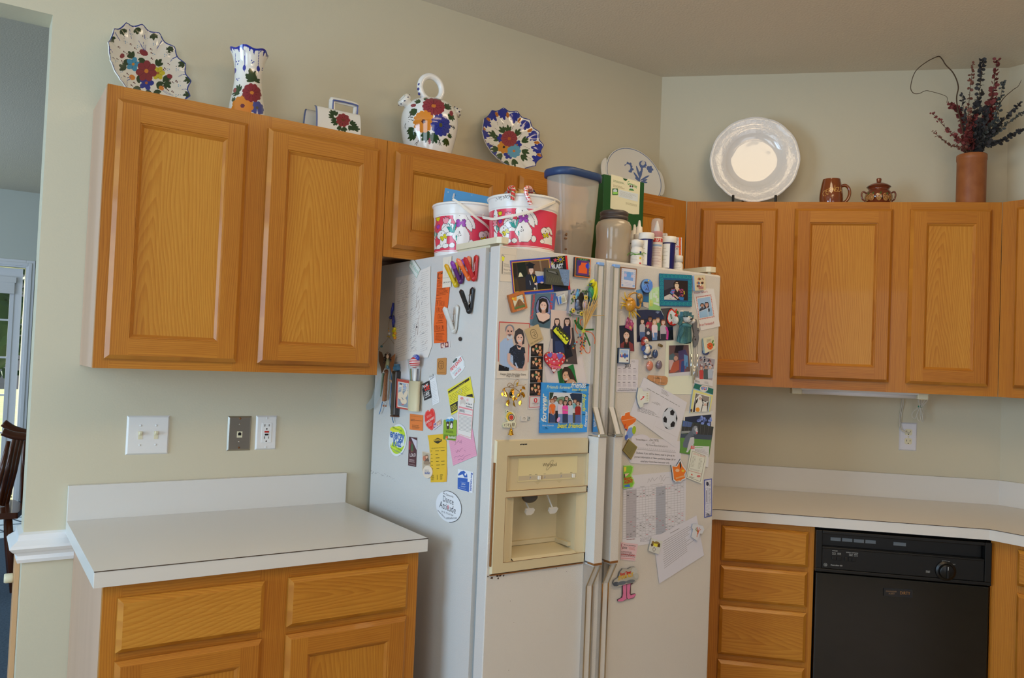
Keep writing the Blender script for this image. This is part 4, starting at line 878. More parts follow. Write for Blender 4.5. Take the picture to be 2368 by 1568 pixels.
for k in range(9):
    a=.5+k*.32;q=Vector((.053*math.cos(a+.8),-.004,.252+.053*math.sin(a+.8)));b.ball(q,.0042,8,'#26308c',sq=(.8,1.4,1.3),M=Matrix.Rotation(-a-.8,3,'Y'))
b.build('ring_handle',GLAZE,r)
for sg,px,nm in ((-1,(938,236),'filling_spout'),(1,(1043,241),'pouring_spout')):
    b=MB();d=Vector((sg*.8,-.0,.6)).normalized();ax=d.orthogonal();b.X=Matrix.Translation(Vector((sg*(.068 if sg<0 else .078),0,.172 if sg<0 else .178))) @ Vector((0,0,1)).rotation_difference(d).to_matrix().to_4x4()
    if sg<0: b.lathe([(.02,0),(.017,.022),(.0175,.032),(.0245,.036),(.0265,.046),(.022,.054),(.014,.055),(.012,.04),(0,.03)],28,CW)
    else: b.lathe([(.017,0),(.013,.018),(.014,.028),(.0195,.032),(.0185,.04),(.009,.046),(.007,.058),(.005,.06),(0,.06)],28,CW)
    for k in range(9): a=k*2*PI/9;b.ball((.0245*math.cos(a)*(1 if sg<0 else .76),.0245*math.sin(a)*(1 if sg<0 else .76),.045 if sg<0 else .036),.0038,8,'#1e2050',sq=(1,1,.7))
    b.build(nm,GLAZE,r)
# ---- napkin holder with curled sides
nc=Vector((.738,-.13,ZT));r=thing('napkin_holder','low white napkin holder with blue edging and a red flower','napkin holder',nc)
def curl(y0,sg,zt,brush=None):
    pts=[(0,.005)]+[(sg*.030*(1-math.cos(t)) ,.006+.05*math.sin(t)) for t in []]
    return pts
NR,NH=90,60
def sheet(yb,yt,zt,xa,xb,br,nm):
    P=np.zeros((NR,NH,3));v=np.linspace(0,1,NR)[:,None];u=np.linspace(0,1,NH)[None,:]
    P[...,0]=xa+(xb-xa)*u;P[...,1]=yb+(yt-yb)*v**2.2;P[...,2]=.004+zt*np.sin(v*PI/2)**1.0
    bk=P[::-1].copy();bk[...,1]+=.005;bk[...,2]-=0;P=np.concatenate([P,bk],0);Q=(P[:-1,:-1]+P[1:,1:])/2
    col=br.look(Q[...,0],Q[...,2],CW);col[NR:]=lin('#ddd9d0');return gridmesh(nm,P,col,GLAZE,r,False)
Vn=(700,210,14.8)
def Tn(x,y): q=hit(V_[0]+x/V_[2],V_[1]+y/V_[2],(0,1,0),(0,nc.y-.05,0));return (q.x-nc.x,q.z-nc.z)
V_=Vn;b=Brush(Tn);x0=Tn(480,1150)[0];x1=Tn(2010,1400)[0];ztop=Tn(760,520)[1]
for x,y,a in ((1190,940,2.9),(1180,980,2.6),(1190,1000,2.1),(1100,900,-2.5),(1080,800,-1.8),(1190,830,-1.7),(1640,1100,-.2),(1600,1180,.9),(1680,1200,.5),(1780,1280,.1),(1720,1160,.3),(1300,1180,1.8),(1420,1220,1.3)): b.sprig(x,y,a,210,3,'#24401c',.38,.5)
b.flower(1420,980,240,9,'#8c2a30','#6a3018',line='#5c1a20')
b.T=lambda x,y: (x,y);b.p([(x0-.01,0),(x0+.0045,0),(x0+.0045,.2),(x0-.01,.2)],'#6a78a8')
sheet(-.045,-.022,ztop,x0,x1,b,'front_side')
b=Brush();xa=x0-.012;b.p([(xa-.01,0),(xa+.004,0),(xa+.004,.2),(xa-.01,.2)],'#6a78a8')
sheet(.05,.028,ztop*.98,xa,x1-.03,b,'back_side')
b=MB();b.box(x0-.01,x1,-.045,.055,0,.0045);b.build('base',mat('white_glaze'),r)
b=MB();zt=Tn(1220,200)[1];xh0=Tn(1180,300)[0];xh1=Tn(2000,900)[0]
def strap(x,yz):
    for (y0,z0),(y1,z1) in zip(yz,yz[1:]): b.add([(x,y0,z0),(x+.012,y0,z0),(x+.012,y1,z1),(x,y1,z1)],[(0,1,2,3),(3,2,1,0)],CW)
P=[Vector((xh0,-.005,ztop*.9)),Vector((xh0,-.005,zt-.008)),Vector((xh0+.008,-.005,zt)),Vector((xh1-.008,-.005,zt)),Vector((xh1,-.005,zt-.01)),Vector((xh1-.004,-.005,ztop*.9))]
b.tube(smooth(P,5),.0062,10,CW,flat=1.9)
b.tube([p+Vector((0,-.0125,-.0035)) for p in smooth(P,5)],.0028,6,'#5664a0');b.build('handle',GLAZE,r)
# ---- brown mug and lidded bowl
BRN='#7d3d17';Vm=(1880,400,11.84)
mc=wallB(.724,.17,ZT);prof=profile([(0,0),(.042,0),(.0445,.004),(.0475,.035),(.0465,.06),(.041,.095),(.036,.118),(.0355,.1215)],8);rad=lambda z: float(np.interp(z,[p[1] for p in prof],[p[0] for p in prof]))
T,fa=lathe_chart(mc,rad,.045,Vm);b=Brush(T);tx='#d9a95a'
def word(b,L,w=.0021):
    for P in L: b.l(P,w,tx)
word(b,[[(345,500),(300,505),(272,560),(275,620),(310,655),(350,650)],[(400,470),(360,490),(350,560),(370,600),(420,600)],[(360,535),(400,525)],[(430,560),(440,440),(490,430),(500,470),(450,505),(510,560)],[(530,540),(540,430),(590,520),(600,350)],[(650,420),(600,440),(600,530),(655,525)],[(605,480),(640,470)],[(660,400),(710,395),(670,520),(730,515)],[(735,525),(760,375),(795,530)],[(745,470),(785,470)]])
prof2=prof+[(.033,.1215),(.032,.118),(.037,.08),(.04,.03),(.035,.008),(0,.006)]
r=thing('mug','brown glazed mug with CERVEZA written on it','mug',mc)
spun('body',prof2,b,BRN,GLAZE,parent=r,Rref=.045,face=fa)
b=MB();h=Vector((S5,-S5,0));P=[h*.041+Vector((0,0,.094)),h*.056+Vector((0,0,.097)),h*.07+Vector((0,0,.083)),h*.073+Vector((0,0,.06)),h*.064+Vector((0,0,.035)),h*.045+Vector((0,0,.02))];b.tube(smooth(P),.0052,10,BRN,flat=1.3);b.build('handle',GLAZE,r)
sc_=wallB(.9115,.17,ZT);prof=profile([(0,0),(.036,0),(.04,.004),(.0525,.035),(.054,.05),(.048,.067),(.042,.074),(.041,.08),(.046,.088)],8);rad=lambda z: float(np.interp(z,[p[1] for p in prof],[p[0] for p in prof]))
T,fa=lathe_chart(sc_,rad,.05,Vm);b=Brush(T)
for x in (1470,1600,1805,1985,2130):
    b.e(x,680,72,100,0,'#c79a5c');b.e(x,680,58,82,0,BRN);b.e(x,690,44,62,0,'#c79a5c');b.e(x,690,32,46,0,BRN);b.e(x+4,695,18,28,0,'#c79a5c');b.e(x+50,580,24,40,.5,'#4a5a24');b.e(x+85,700,16,60,0,'#221a14')
r=thing('sugar_bowl','small brown lidded pot with spiral decoration','pot',sc_)
spun('body',prof+[(.041,.088),(.036,.075),(.045,.05),(.04,.02),(0,.008)],b,'#6e2f17',GLAZE,parent=r,Rref=.05,face=fa)
b=MB();b.lathe([(.0475,.089),(.046,.092),(.036,.099),(.024,.105),(.01,.108),(.009,.112),(.0105,.122),(.009,.126),(0,.127)],40,'#743419');b.build('lid',GLAZE,r)
for sg in (-1,1):
    b=MB();h=Vector((S5,-S5,0))*sg;P=[h*.047+Vector((0,0,.062)),h*.06+Vector((0,0,.07)),h*.0665+Vector((0,0,.06)),h*.063+Vector((0,0,.04)),h*.052+Vector((0,0,.03))];b.tube(smooth(P),.0035,8,'#6e2f17');b.build('handle',GLAZE,r)
# ---- leather-brown canister of dried eucalyptus
ec=wallB(1.266,.17,ZT);r=thing('canister','tall tan cylindrical canister holding dried branches','vase',ec)
b=MB();b.lathe([(0,0),(.053,0),(.0545,.003),(.0545,.196),(.0565,.198),(.0565,.219),(.0545,.221),(.051,.221),(.05,.2),(.05,.02),(0,.015)],48);b.build('body',mottled('tan_leather','#a8683a','#93552c',20,.45,bump=.1),r)
q=random.Random(11);WOODY=mat('dry_twig','#4d3a28',.8)
LEAF=[mat('leaf_red','#7e3a38',.7),mat('leaf_dark','#39383a',.7),mat('leaf_grey','#4f5452',.7),mat('leaf_rust','#7a4a3c',.7)]
def up(px,py,d): return q3(px,py,d)
bq=thing('dried_bouquet','red and grey dried eucalyptus branches and curly twigs in the tan canister','dried flowers',ec+Vector((0,0,.1)))
def branch(pts,n0,mi,size,label,dens=1.0):
    P=smooth(pts,10);o_=ec+Vector((0,0,.1))
    b=MB();b.tube([p-o_ for p in P],[.0022-.0015*i/len(P) for i in range(len(P))],6);t=b.build('branch',WOODY,bq);t['label']=label
    b=MB();m=len(P)
    for i in range(2,m):
        f=i/m
        if P[i].z<ec.z+.236: continue
        for s in range(int(4*dens)+(q.random()<.5)):
            p=P[i]-o_+Vector((q.uniform(-1,1),q.uniform(-1,1),q.uniform(-1,1)))*.004;d=Vector((q.uniform(-1,1),q.uniform(-1,1),q.uniform(-.3,.8))).normalized();w=size*(1.15-.65*f)*q.uniform(.7,1.15);nrm=Vector((q.uniform(-1,1),q.uniform(-1,.2),q.uniform(-.6,.6)));e2=d.cross(nrm).normalized()
            b.add([p,p+d*w*.5+e2*w*.55,p+d*w*1.1+e2*w*.45,p+d*w*1.4,p+d*w*1.1-e2*w*.45,p+d*w*.5-e2*w*.55],[(0,1,2,3,4,5)])
    b.build('leaves',LEAF[mi],t)
b0=lambda dx=0: ec+Vector((dx*S5,-dx*S5,.16))
BR=[([(2250,330),(2290,240),(2305,140)],0,.012,'tallest reddish branch on the right of the canister'),([(2246,330),(2262,240),(2272,140)],1,.012,'dark branch reaching towards the ceiling'),([(2244,330),(2240,250),(2250,150)],3,.009,'thin brown branch with sparse leaves at the top'),
      ([(2238,340),(2222,270),(2196,240)],0,.012,'red branch leaning left in the canister'),([(2232,345),(2200,310),(2156,262)],0,.008,'upper thin red branch reaching far left'),([(2230,350),(2195,335),(2158,305)],3,.006,'lower thin bare branch reaching far left'),
      ([(2240,335),(2232,280),(2224,220)],1,.009,'dark green branch left of the middle'),([(2256,330),(2282,280),(2300,230)],0,.014,'broad red branch in the middle of the canister'),([(2258,335),(2300,280),(2320,190)],2,.01,'grey branch rising on the right'),
      ([(2260,340),(2310,290),(2358,240)],1,.01,'dark branch spreading to the upper right'),([(2262,340),(2310,300),(2366,262)],2,.009,'grey green branch spreading right'),([(2264,345),(2310,330),(2364,300)],1,.01,'lowest dark branch spreading right'),([(2256,345),(2280,320),(2306,300)],2,.014,'short grey leafy branch over the canister rim'),([(2246,345),(2240,310),(2252,270)],0,.014,'short bright red leafy branch in front'),([(2250,345),(2268,300),(2282,250)],1,.013,'short black leafy branch in front')]
for i,(pp,mi,sz,lb) in enumerate(BR):
    dd=.17+q.uniform(-.03,.03);P=[ec+Vector((0,0,.1))+Vector((q.uniform(-.02,.02),q.uniform(-.02,.02),0))]+[up(x,y,dd) for x,y in pp];branch(P,0,mi,sz*1.75,lb,1.6 if sz>.0095 else .8)
def twig(name,label,pts,r0):
    P=smooth(pts,10);b=MB();b.tube([p-ec-Vector((0,0,.1)) for p in P],[r0*(1-.7*i/len(P)) for i in range(len(P))],6);o=b.build(name,WOODY,bq);o['label']=label
twig('curly_twig','curly bare twig looping out to the left of the canister',[ec+Vector((0,0,.1)),up(2236,345,.17),up(2213,240,.17),up(2216,200,.17),up(2205,170,.165),up(2187,150,.16),up(2178,136,.16),up(2168,131,.16),up(2140,145,.16),up(2116,167,.16),up(2106,200,.16),up(2112,215,.16),up(2126,216,.16),up(2140,210,.16),up(2155,212,.16),up(2188,223,.165),up(2189,238,.17)],.0028)
twig('curly_twig','forked bare twig on the right of the dried leaves',[ec+Vector((.01,0,.1)),up(2270,330,.15),up(2312,240,.15),up(2340,210,.15),up(2354,200,.15),up(2362,185,.15)],.0026)
# ------------------------------------------------------------------ things standing on the fridge
V8=(980,370,3.819);VB=(985,425,7.286);V9=(1370,390,6.535)
def stand(px,py,y,z=FZ+.0008):
    """spot on the fridge top (depth y) under a photo column"""
    p=hit(px,py,NF,(0,y,0));return Vector((p.x,y,z))
PAIL=mat('pail_plastic',rough=.28,attr=1,coat=.25,spec=.4)
OUT='#3a3038'
def rabbits(b,V,ox,oy):
    """the pail print: rabbits, bows and tulips (zoom pixels, shifted by ox, oy)"""
    def P(L): return [(x+ox,y+oy) for x,y in L]
    def shp(L,col,w=.0011,cl=True):
        b.p(P(L),col);b.l(P(L+([L[0]] if cl else [])),w,OUT)
    def el(cx,cy,rx,ry,col,rot=0,w=.0011):
        n=20;L=[(cx+rx*math.cos(t)*math.cos(rot)-ry*math.sin(t)*math.sin(rot),cy+rx*math.cos(t)*math.sin(rot)+ry*math.sin(t)*math.cos(rot)) for t in [k*2*PI/n for k in range(n)]];shp(L,col,w)
    W='#efebe6';BOW='#a23fae';YL='#d8c81e';TL='#1f9c8c';PK='#ef9aa6'
    def bow(x,y,s,col,rot=0):
        for dx,dy in ((-.7,-.45),(-.7,.45),(.7,-.45),(.7,.45)):
            c,w=math.cos(rot),math.sin(rot);el(x+(dx*c-dy*w)*s,y+(dx*w+dy*c)*s,s*.52,s*.5,col,rot)
        b.e(x+ox,y+oy,s*.75,s*.38,rot,col)
    def tulip(x,y,s,col):
        shp([(x-s,y-.2*s),(x-.7*s,y-1.1*s),(x-.3*s,y-.6*s),(x,y-1.4*s),(x+.35*s,y-.6*s),(x+.8*s,y-1.0*s),(x+s,y-.1*s),(x+.5*s,y+1.0*s),(x-.4*s,y+1.0*s)],col)
    # far-left rabbit with tulips
    el(125,610,36,100,W);shp([(95,700),(140,720),(180,860),(150,920),(95,820)],W);shp([(95,860),(150,920),(160,1030),(185,1085),(95,1090)],W);b.e(108+ox,605+oy,7,9,0,'#201a1e')
    b.p(P([(130,720),(150,760),(150,870),(135,850)]),TL);b.p(P([(150,880),(190,800),(190,850),(160,895)]),TL)
    b.l(P([(150,860),(160,700),(195,640)]),.0016,'#3a6a50');tulip(203,590,36,YL);b.l(P([(160,860),(200,750)]),.0016,'#3a6a50');tulip(205,720,34,BOW);bow(112,735,40,PK,PI/2)
    # small rabbit
    shp([(255,790),(270,720),(330,640),(390,620),(430,620),(420,700),(470,710),(470,900),(360,900),(340,1085),(200,1085),(205,1030),(240,1000),(240,950)],W);el(290,845,62,52,'#efebe6',.6);el(245,880,60,60,W,0);shp([(260,780),(330,720),(440,700),(420,830),(330,850)],W);el(258,870,66,78,W);b.e(262+ox,840+oy,8,9,0,'#201a1e');bow(298,915,46,YL,-.5)
    el(330,1060,55,40,W);el(215,1062,40,40,W)
    # middle rabbit behind the pink tulip
    tulip(335,640,54,PK);b.l(P([(375,690),(440,780)]),.0024,TL);shp([(350,745),(400,750),(450,800),(455,860),(400,830)],TL);shp([(500,680),(510,740),(480,850),(455,850),(465,760)],TL)
    # big rabbit
    shp([(470,860),(520,770),(600,720),(660,760),(730,880),(735,960),(720,1030),(670,1085),(520,1085),(500,1000),(440,920)],W);shp([(465,640),(460,570),(480,510),(540,478),(610,490),(660,550),(700,580),(740,650),(690,740),(600,720),(500,690)],W)
    shp([(670,570),(740,580),(800,650),(830,740),(830,800),(780,795),(740,680)],W);shp([(650,640),(720,640),(770,720),(780,790),(770,850),(700,800),(660,740)],W)
    bow(590,700,68,BOW,.0);b.e(570+ox,572+oy,9,10,0,'#201a1e');b.l(P([(475,515),(485,525)]),.001,OUT);b.l(P([(605,630),(610,655),(640,660)]),.001,OUT)
    shp([(500,910),(560,880),(560,830),(595,900),(530,915)],W);b.p(P([(500,910),(520,905),(525,985),(512,990)]),TL);el(760,1030,45,55,W);el(440,1060,48,42,W)
    # rabbit on the right
    el(955,890,74,66,W);shp([(960,830),(1020,805),(1065,840),(1085,930),(1050,930),(1020,860)],W);b.e(963+ox,886+oy,8,9,0,'#201a1e');shp([(900,950),(1000,930),(1075,960),(1075,1100),(890,1090),(880,1050),(930,1010)],W);bow(965,955,40,YL,-.3);el(905,1062,38,36,W)
def pail(label,cen,ox,oy,writing):
    r=thing('pail',label,'pail',cen,group=None)
    pts=[(.0975,0),(.0985,.003),(.1005,.03),(.1045,.13),(.107,.134),(.1078,.148),(.1085,.163),(.112,.164),(.113,.168),(.111,.171)]
    prof=[(0,0)]+pts;rad=lambda z: float(np.interp(z,[p[1] for p in pts],[p[0] for p in pts]))
    T,fa=lathe_chart(cen,rad,.1,VB);b=Brush();b.p([(-.4,.018),(.4,.018),(.4,.128),(-.4,.128)],'#e2425c');b.T=T;rabbits(b,VB,ox,oy);b.T=lambda x,y: (x,y)
    b.p([(-.4,0),(.4,0),(.4,.0155),(-.4,.0155)],'#eceae6');b.p([(-.4,.128),(.4,.128),(.4,.2),(-.4,.2)],'#eceae6');b.l([(-.4,.0155),(.4,.0155)],.002,'#e2425c')
    b.l([(-.4,.144),(.4,.144)],.0007,'#9a948c')
    if writing:
        b.T=T
        for L in ([(1180,305),(1190,250),(1210,290),(1230,245),(1235,300)],[(1250,270),(1265,250),(1285,270),(1275,300),(1255,295),(1250,270)],[(1300,295),(1305,245),(1335,290),(1340,240)],[(1350,240),(1352,290)],[(1390,245),(1368,250),(1365,280),(1390,285)],[(1398,280),(1410,230),(1420,278)],[(1402,260),(1416,258)]): b.l(L,.0013,'#6c6464')
    spun('body',prof+[(.1075,.166),(.105,.134),(.097,.01),(0,.008)],b,'#eceae6',PAIL,parent=r,Rref=.1,face=fa,n=420)
    return r,T,fa
Bc1=stand(1077,540,-.435);Bc2=stand(1209,520,-.668)
pl1,T1,fa1=pail('white pail with pink rabbit print holding a blue card, left of the other pail',Bc1,0,0,False)
pl2,T2,fa2=pail('white pail with pink rabbit print full of candy canes, nearest the freezer door',Bc2,1050,-70,True)
IVP=mat('pail_handle_plastic','#e8e0d2',.35)
def strip(pts,w,t,name,par,o_,m=IVP):
    P=smooth(pts,8);b=MB();n=len(P);vs=[]
    for i,p in enumerate(P):
        tg_=(P[min(n-1,i+1)]-P[max(0,i-1)]).normalized();out=Vector((p.x-o_.x,p.y-o_.y,0)).normalized();sd_=tg_.cross(out).normalized()
        for a,c in ((-1,0),(1,0),(1,1),(-1,1)): vs.append(p-o_+sd_*(a*w/2)+out*(c*t))
    b.add(vs,[(i*4+k,i*4+(k+1) % 4,(i+1)*4+(k+1) % 4,(i+1)*4+k) for i in range(n-1) for k in range(4)]+[(0,1,2,3),((n-1)*4+3,(n-1)*4+2,(n-1)*4+1,(n-1)*4)]);return b.build(name,m,par,bevel=.0008)
def onpail(cen,x,y,dr,V=VB,back=False):
    """point just outside a pail wall under a zoom pixel"""
    h=Vector((cen.x-CP.x,cen.y-CP.y,0)).normalized();side=Vector((h.y,-h.x,0));p=hit(V[0]+x/V[2],V[1]+y/V[2],h,cen-h*.08);s=(p-cen).dot(side);r_=.1065+dr;q=max(-1,min(1,s/r_));return cen+side*(r_*q)-h*(r_*math.sqrt(max(0,1-q*q)))*(-1 if back else 1)+Vector((0,0,p.z-cen.z))
strip([onpail(Bc1,455,285,.006),onpail(Bc1,540,345,.006),onpail(Bc1,680,465,.009),onpail(Bc1,840,600,.012),onpail(Bc1,985,700,.012),onpail(Bc1,1065,760,.006)],.0078,.0022,'handle',pl1,Bc1)
strip([onpail(Bc2,2175,285,.005),onpail(Bc2,2050,375,.012),onpail(Bc2,1850,480,.018),onpail(Bc2,1600,560,.022),onpail(Bc2,1350,600,.024),onpail(Bc2,1150,610,.022),onpail(Bc2,1050,575,.02),onpail(Bc2,1052,520,.012)+Vector((0,.03,0)),onpail(Bc2,1085,470,.004)+Vector((0,.04,0))],.0078,.0022,'handle',pl2,Bc2)
# blue card standing in the left pail
A_=Art(V8,'F',0,.0012);A_.base=Vector((0,Bc1.y+.02,0));
A_.slab([(190,247),(580,325),(585,560),(140,600)],'#66aad6');A_.ell(215,283,6,6,'#d8e8f0');A_.ell(425,310,4,4,'#d8e8f0');A_.poly([(250,335),(262,296),(275,295),(268,335)],'#ded6cc');A_.line([(275,296),(280,320)],3,'#2c3c58')
A_.done('card','light blue glossy card with white stars sticking out of the left pail','card',GLOSS)
# candy in the right pail
def cane(name,label,pts,cols,r=.0062):
    P=smooth(pts,14);b=MB();n=12;m=len(P);up=None;V=[]
    L=0
    for i,p in enumerate(P):
        t=(P[min(m-1,i+1)]-P[max(0,i-1)]).normalized();up=t.orthogonal().normalized() if up is None else (up-t*up.dot(t)).normalized();w=t.cross(up);L+=(p-P[i-1]).length if i else 0
        V.append([p+up*math.cos(q)*r+w*math.sin(q)*r for q in [k*2*PI/n for k in range(n)]])
    for i in range(m-1):
        for k in range(n):
            c=cols[int(((i*.0027*14/14)*260+k*len(cols)/n) % len(cols))];b.add([V[i][k],V[i][(k+1) % n],V[i+1][(k+1) % n],V[i+1][k]],[(0,1,2,3)],c,True)
    b.add(V[0],[tuple(range(n-1,-1,-1))],cols[0]);b.add(V[-1],[tuple(range(n))],cols[0])
    o=b.build(name,GLAZE);recenter(o);tag(o,label,'candy cane','candy canes hooked over the pail rim')
def rim_pt(x,y,dr): return onpail(Bc2,x,y,dr)
ins=Vector((.02,.03,0))
cane('candy_cane','red and green candy cane hooked over the right pail rim, left of the other cane',[rim_pt(1385,130,-.02)+ins,rim_pt(1400,95,-.01),rim_pt(1440,85,.002),rim_pt(1475,120,.012),rim_pt(1470,200,.013),rim_pt(1455,315,.012)],['#d42f2c','#e04a3c','#d42f2c','#d42f2c','#3f8a3a','#e8cfc6'])
cane('candy_cane','red and white striped candy cane hooked over the right pail rim',[rim_pt(1790,140,-.02)+ins,rim_pt(1765,105,-.012),rim_pt(1720,95,.0),rim_pt(1680,130,.012),rim_pt(1690,215,.013),rim_pt(1730,310,.013),rim_pt(1765,390,.012)],['#cf2420','#cf2420','#f0e6e0','#cf2420','#f0e6e0','#f0e6e0'])
q=random.Random(4)
SW=[('#b01c1c','dark red wrapped sweet at the left of the right pail'),('#d8b878','gold foil wrapped sweet in the right pail'),('#8a8478','silver foil sweet in the right pail'),('#c49a3c','shiny gold coin sweet behind the candy canes'),('#6a8a86','grey green wrapper at the right of the right pail'),('#2e2a52','dark blue wrapper in the middle of the right pail'),('#9a8a5a','olive gold wrapper between the candy canes')]
for (c,lb),(x,y) in zip(SW,((1290,105),(1610,122),(1385,105),(1510,132),(1960,150),(1705,165),(1790,135))):
    p=onpail(Bc2,x,y,-.055);b=MB()
    b.ball((0,0,0),.0145,12,c,sq=(1.1,.8,.75));
    for sg in (-1,1): b.add([(sg*.014,0,0),(sg*.026,.006,.008),(sg*.027,-.004,.0),(sg*.025,.004,-.008)],[(0,1,2),(0,2,3)],c)
    o=b.build('wrapped_candy',GLAZE);o.location=p;o.rotation_euler=(q.uniform(-.5,.5),q.uniform(-.6,.6),q.uniform(0,3));tag(o,lb,'candy','wrapped sweets in the right pail')
# ---- tall food box with blue lid
MILK=mat('frosted_plastic','#e4dccc',.22,trans=0,alpha=.42,spec=.6);MILK2=mat('frosted_plastic_inner','#e4dccc',.3,alpha=.3)
def rrect(hx,hy,r,n=6):
    P=[]
    for cx,cy,a in ((hx-r,hy-r,0),(-hx+r,hy-r,PI/2),(-hx+r,-hy+r,PI),(hx-r,-hy+r,1.5*PI)):
        for k in range(n+1): t=a+PI/2*k/n;P.append((cx+r*math.cos(t),cy+r*math.sin(t)))
    return P
def loft(b,secs,col=None,cap0=True,cap1=True):
    n=len(secs[0][0]);vs=[(x,y,z) for P,z in secs for x,y in P]
    b.add(vs,[(i*n+k,i*n+(k+1) % n,(i+1)*n+(k+1) % n,(i+1)*n+k) for i in range(len(secs)-1) for k in range(n)],col,True)
    if cap0: b.add(vs[:n],[tuple(range(n-1,-1,-1))],col)
    if cap1: b.add(vs[-n:],[tuple(range(n))],col)
tcn=stand(1323,480,-.5)
tcn.x+=.0;r=thing('food_container','tall frosted container with a dark blue lid and kibble inside','container',tcn,rotz=.12)
HT=hit(1323,396,NF,(0,-.56,0)).z-FZ;S0,S1=(.068,.048,.03),(.099,.06,.05)
sec=lambda t: tuple(S0[i]+(S1[i]-S0[i])*t for i in range(3))
b=MB();loft(b,[(rrect(*sec(t)),HT*t+.002) for t in (0,.02,.25,.5,.75,.93,1)],cap1=False);b.build('body',MILK,r)
b=MB();s_=sec(1);loft(b,[(rrect(s_[0]+.003,s_[1]+.003,s_[2]),HT-.014),(rrect(s_[0]+.007,s_[1]+.007,s_[2]+.004),HT-.012),(rrect(s_[0]+.0075,s_[1]+.0075,s_[2]+.004),HT+.006),(rrect(s_[0]+.004,s_[1]+.004,s_[2]),HT+.012),(rrect(s_[0]-.006,s_[1]-.006,s_[2]),HT+.012)]);b.build('lid',mat('navy_lid','#2d4672',.4),r)
b=MB();q=random.Random(8)
for k in range(420):
    t=q.uniform(.15,.5);s_=sec(t);x,y=q.uniform(-1,1)*(s_[0]-.012),q.uniform(-1,1)*(s_[1]-.012);z=HT*t*(.6+.55*(x/s_[0]+1)/2)+.006;b.ball((x,y,z),.0066,7,q.choice(['#7a5a40','#8a6a4c','#6a4c36','#94765a']),sq=(1,.9,.7),rows=4)
kb=b.build('kibble',PRINT,r);kb['kind']='stuff'
b=MB();b.add([(-.055,-.035,.004),(.06,-.035,.004),(.06,.035,.004),(-.055,.035,.004),(-.058,-.037,.05),(.072,-.037,.11),(.072,.037,.11),(-.058,.037,.05)],[(0,3,2,1),(4,5,6,7),(0,1,5,4),(1,2,6,5),(2,3,7,6),(3,0,4,7)]);b.build('kibble_bed',mat('kibble_brown','#6a4e38',.8),r)
# ---- frosted jar with dark lid
jcn=stand(1419,530,-.705);r=thing('jar','milky plastic jar with a dark screw lid beside the tall container','jar',jcn)
b=MB();b.lathe([(0,.001),(.05,.001),(.0555,.006),(.057,.02),(.057,.05),(.0545,.075),(.0565,.1),(.058,.115),(.0575,.13),(.052,.142),(.041,.148),(.041,.158)],48);b.build('body',mat('milky_jar','#b9a88f',.16,alpha=.8,coat=.5),r)
b=MB();b.lathe([(.041,.149),(.0445,.15),(.0465,.153),(.046,.158),(.0435,.16),(.0445,.163),(.0465,.166),(.046,.174),(.04,.178),(0,.179)],48);b.build('lid',mat('dark_brown_lid','#4b413c',.4),r)
b=MB();b.ball((0,0,.05),.045,20,sq=(1,1,1.05));b.build('contents',mat('jar_contents','#9a7d70',.8),r)
# ---- green and cream box behind
yG=-.41;zA=hit(1397,401,NF,(0,yG,0));zB=hit(1490,425,NF,(0,yG,0));x0,x1=zA.x,zB.x;ht=(zA.z+zB.z)/2-FZ
r=thing('treat_box','green and cream cardboard box standing behind the jar','box',((x0+x1)/2,yG+.05,FZ+.0008));w=(x1-x0)/2
b=MB();b.box(-w,w,-.05,.05,0,ht);b.build('carton',mat('green_card','#1c5428',.45),r,bevel=.001)
A_=Art(V9,'F',0,.0004);A_.base=Vector((0,yG-.0003,0))
A_.slab([(283,88),(455,130),(475,175),(510,188),(540,150),(722,205),(705,690),(610,690),(270,600)],'#d8c294')
A_.text('Greenies',525,235,668,300,'#38803a',1.5,bold=.015);A_.ell(590,275,26,30,'#e8e0d0');A_.ell(572,265,12,16,'#5a3a28');A_.ell(604,268,12,16,'#5a3a28');A_.poly([(565,300),(550,328),(630,335),(612,305)],'#3f7a36')
A_.lines([(310,165),(500,215),(500,245),(310,200)],3,'#6d7a4a',5,3);A_.lines([(310,235),(500,285),(500,320),(310,275)],4,'#a08a5c',4,4)
A_.rect(300,300,385,400,'#2c5a2c');A_.poly([(315,320),(345,305),(372,325),(370,355),(315,350)],'#e6e4d4');A_.rect(312,352,380,385,'#8cb84a')
A_.poly([(395,315),(690,385),(682,500),(395,425)],'#e3dac8');A_.lines([(415,335),(670,400),(665,480),(415,415)],6,'#a59a86',4,5);A_.lines([(500,500),(680,545),(680,580),(500,540)],3,'#a08a5c',4,6)
A_.done('label',None,None,PRINT,parent=r).location=-r.location
# ---- medicine bottles
WB,NB=mat('white_bottle','#e6e0d6',.35),mat('navy_bottle','#1a1c5e',.25)
def bottle(name,label,px,py,y,pr,cap,body=WB,capm=WB,cat='bottle',group=None):
    c=stand(px,py,y);r=thing(name,label,cat,c,group=group)
    b=MB();b.lathe([(0,0)]+pr,32);b.build('body',body,r);b=MB();b.lathe(cap,32);b.build('cap',capm,r);return r,c
def wrap(r,c,rad,z0,z1,a0,a1,draw,base='#e9e4da',name='label'):
    h=math.atan2(CP.y-c.y,CP.x-c.x);n,m=60,60;A=np.linspace(h+a0,h+a1,n)[None,:];Z=np.linspace(z0,z1,m)[:,None]
    P=np.stack([rad*np.cos(A)+0*Z,rad*np.sin(A)+0*Z,Z+0*A],-1);b=Brush();draw(b);Q=(P[:-1,:-1]+P[1:,1:])/2
    U=np.broadcast_to(((A[:,:-1]+A[:,1:])/2-h-a0)/(a1-a0),Q.shape[:2]);W=np.broadcast_to(1-((Z[:-1]+Z[1:])/2-z0)/(z1-z0),Q.shape[:2])
    return gridmesh(name,P,b.look(U,W,base),PRINT,r,False)
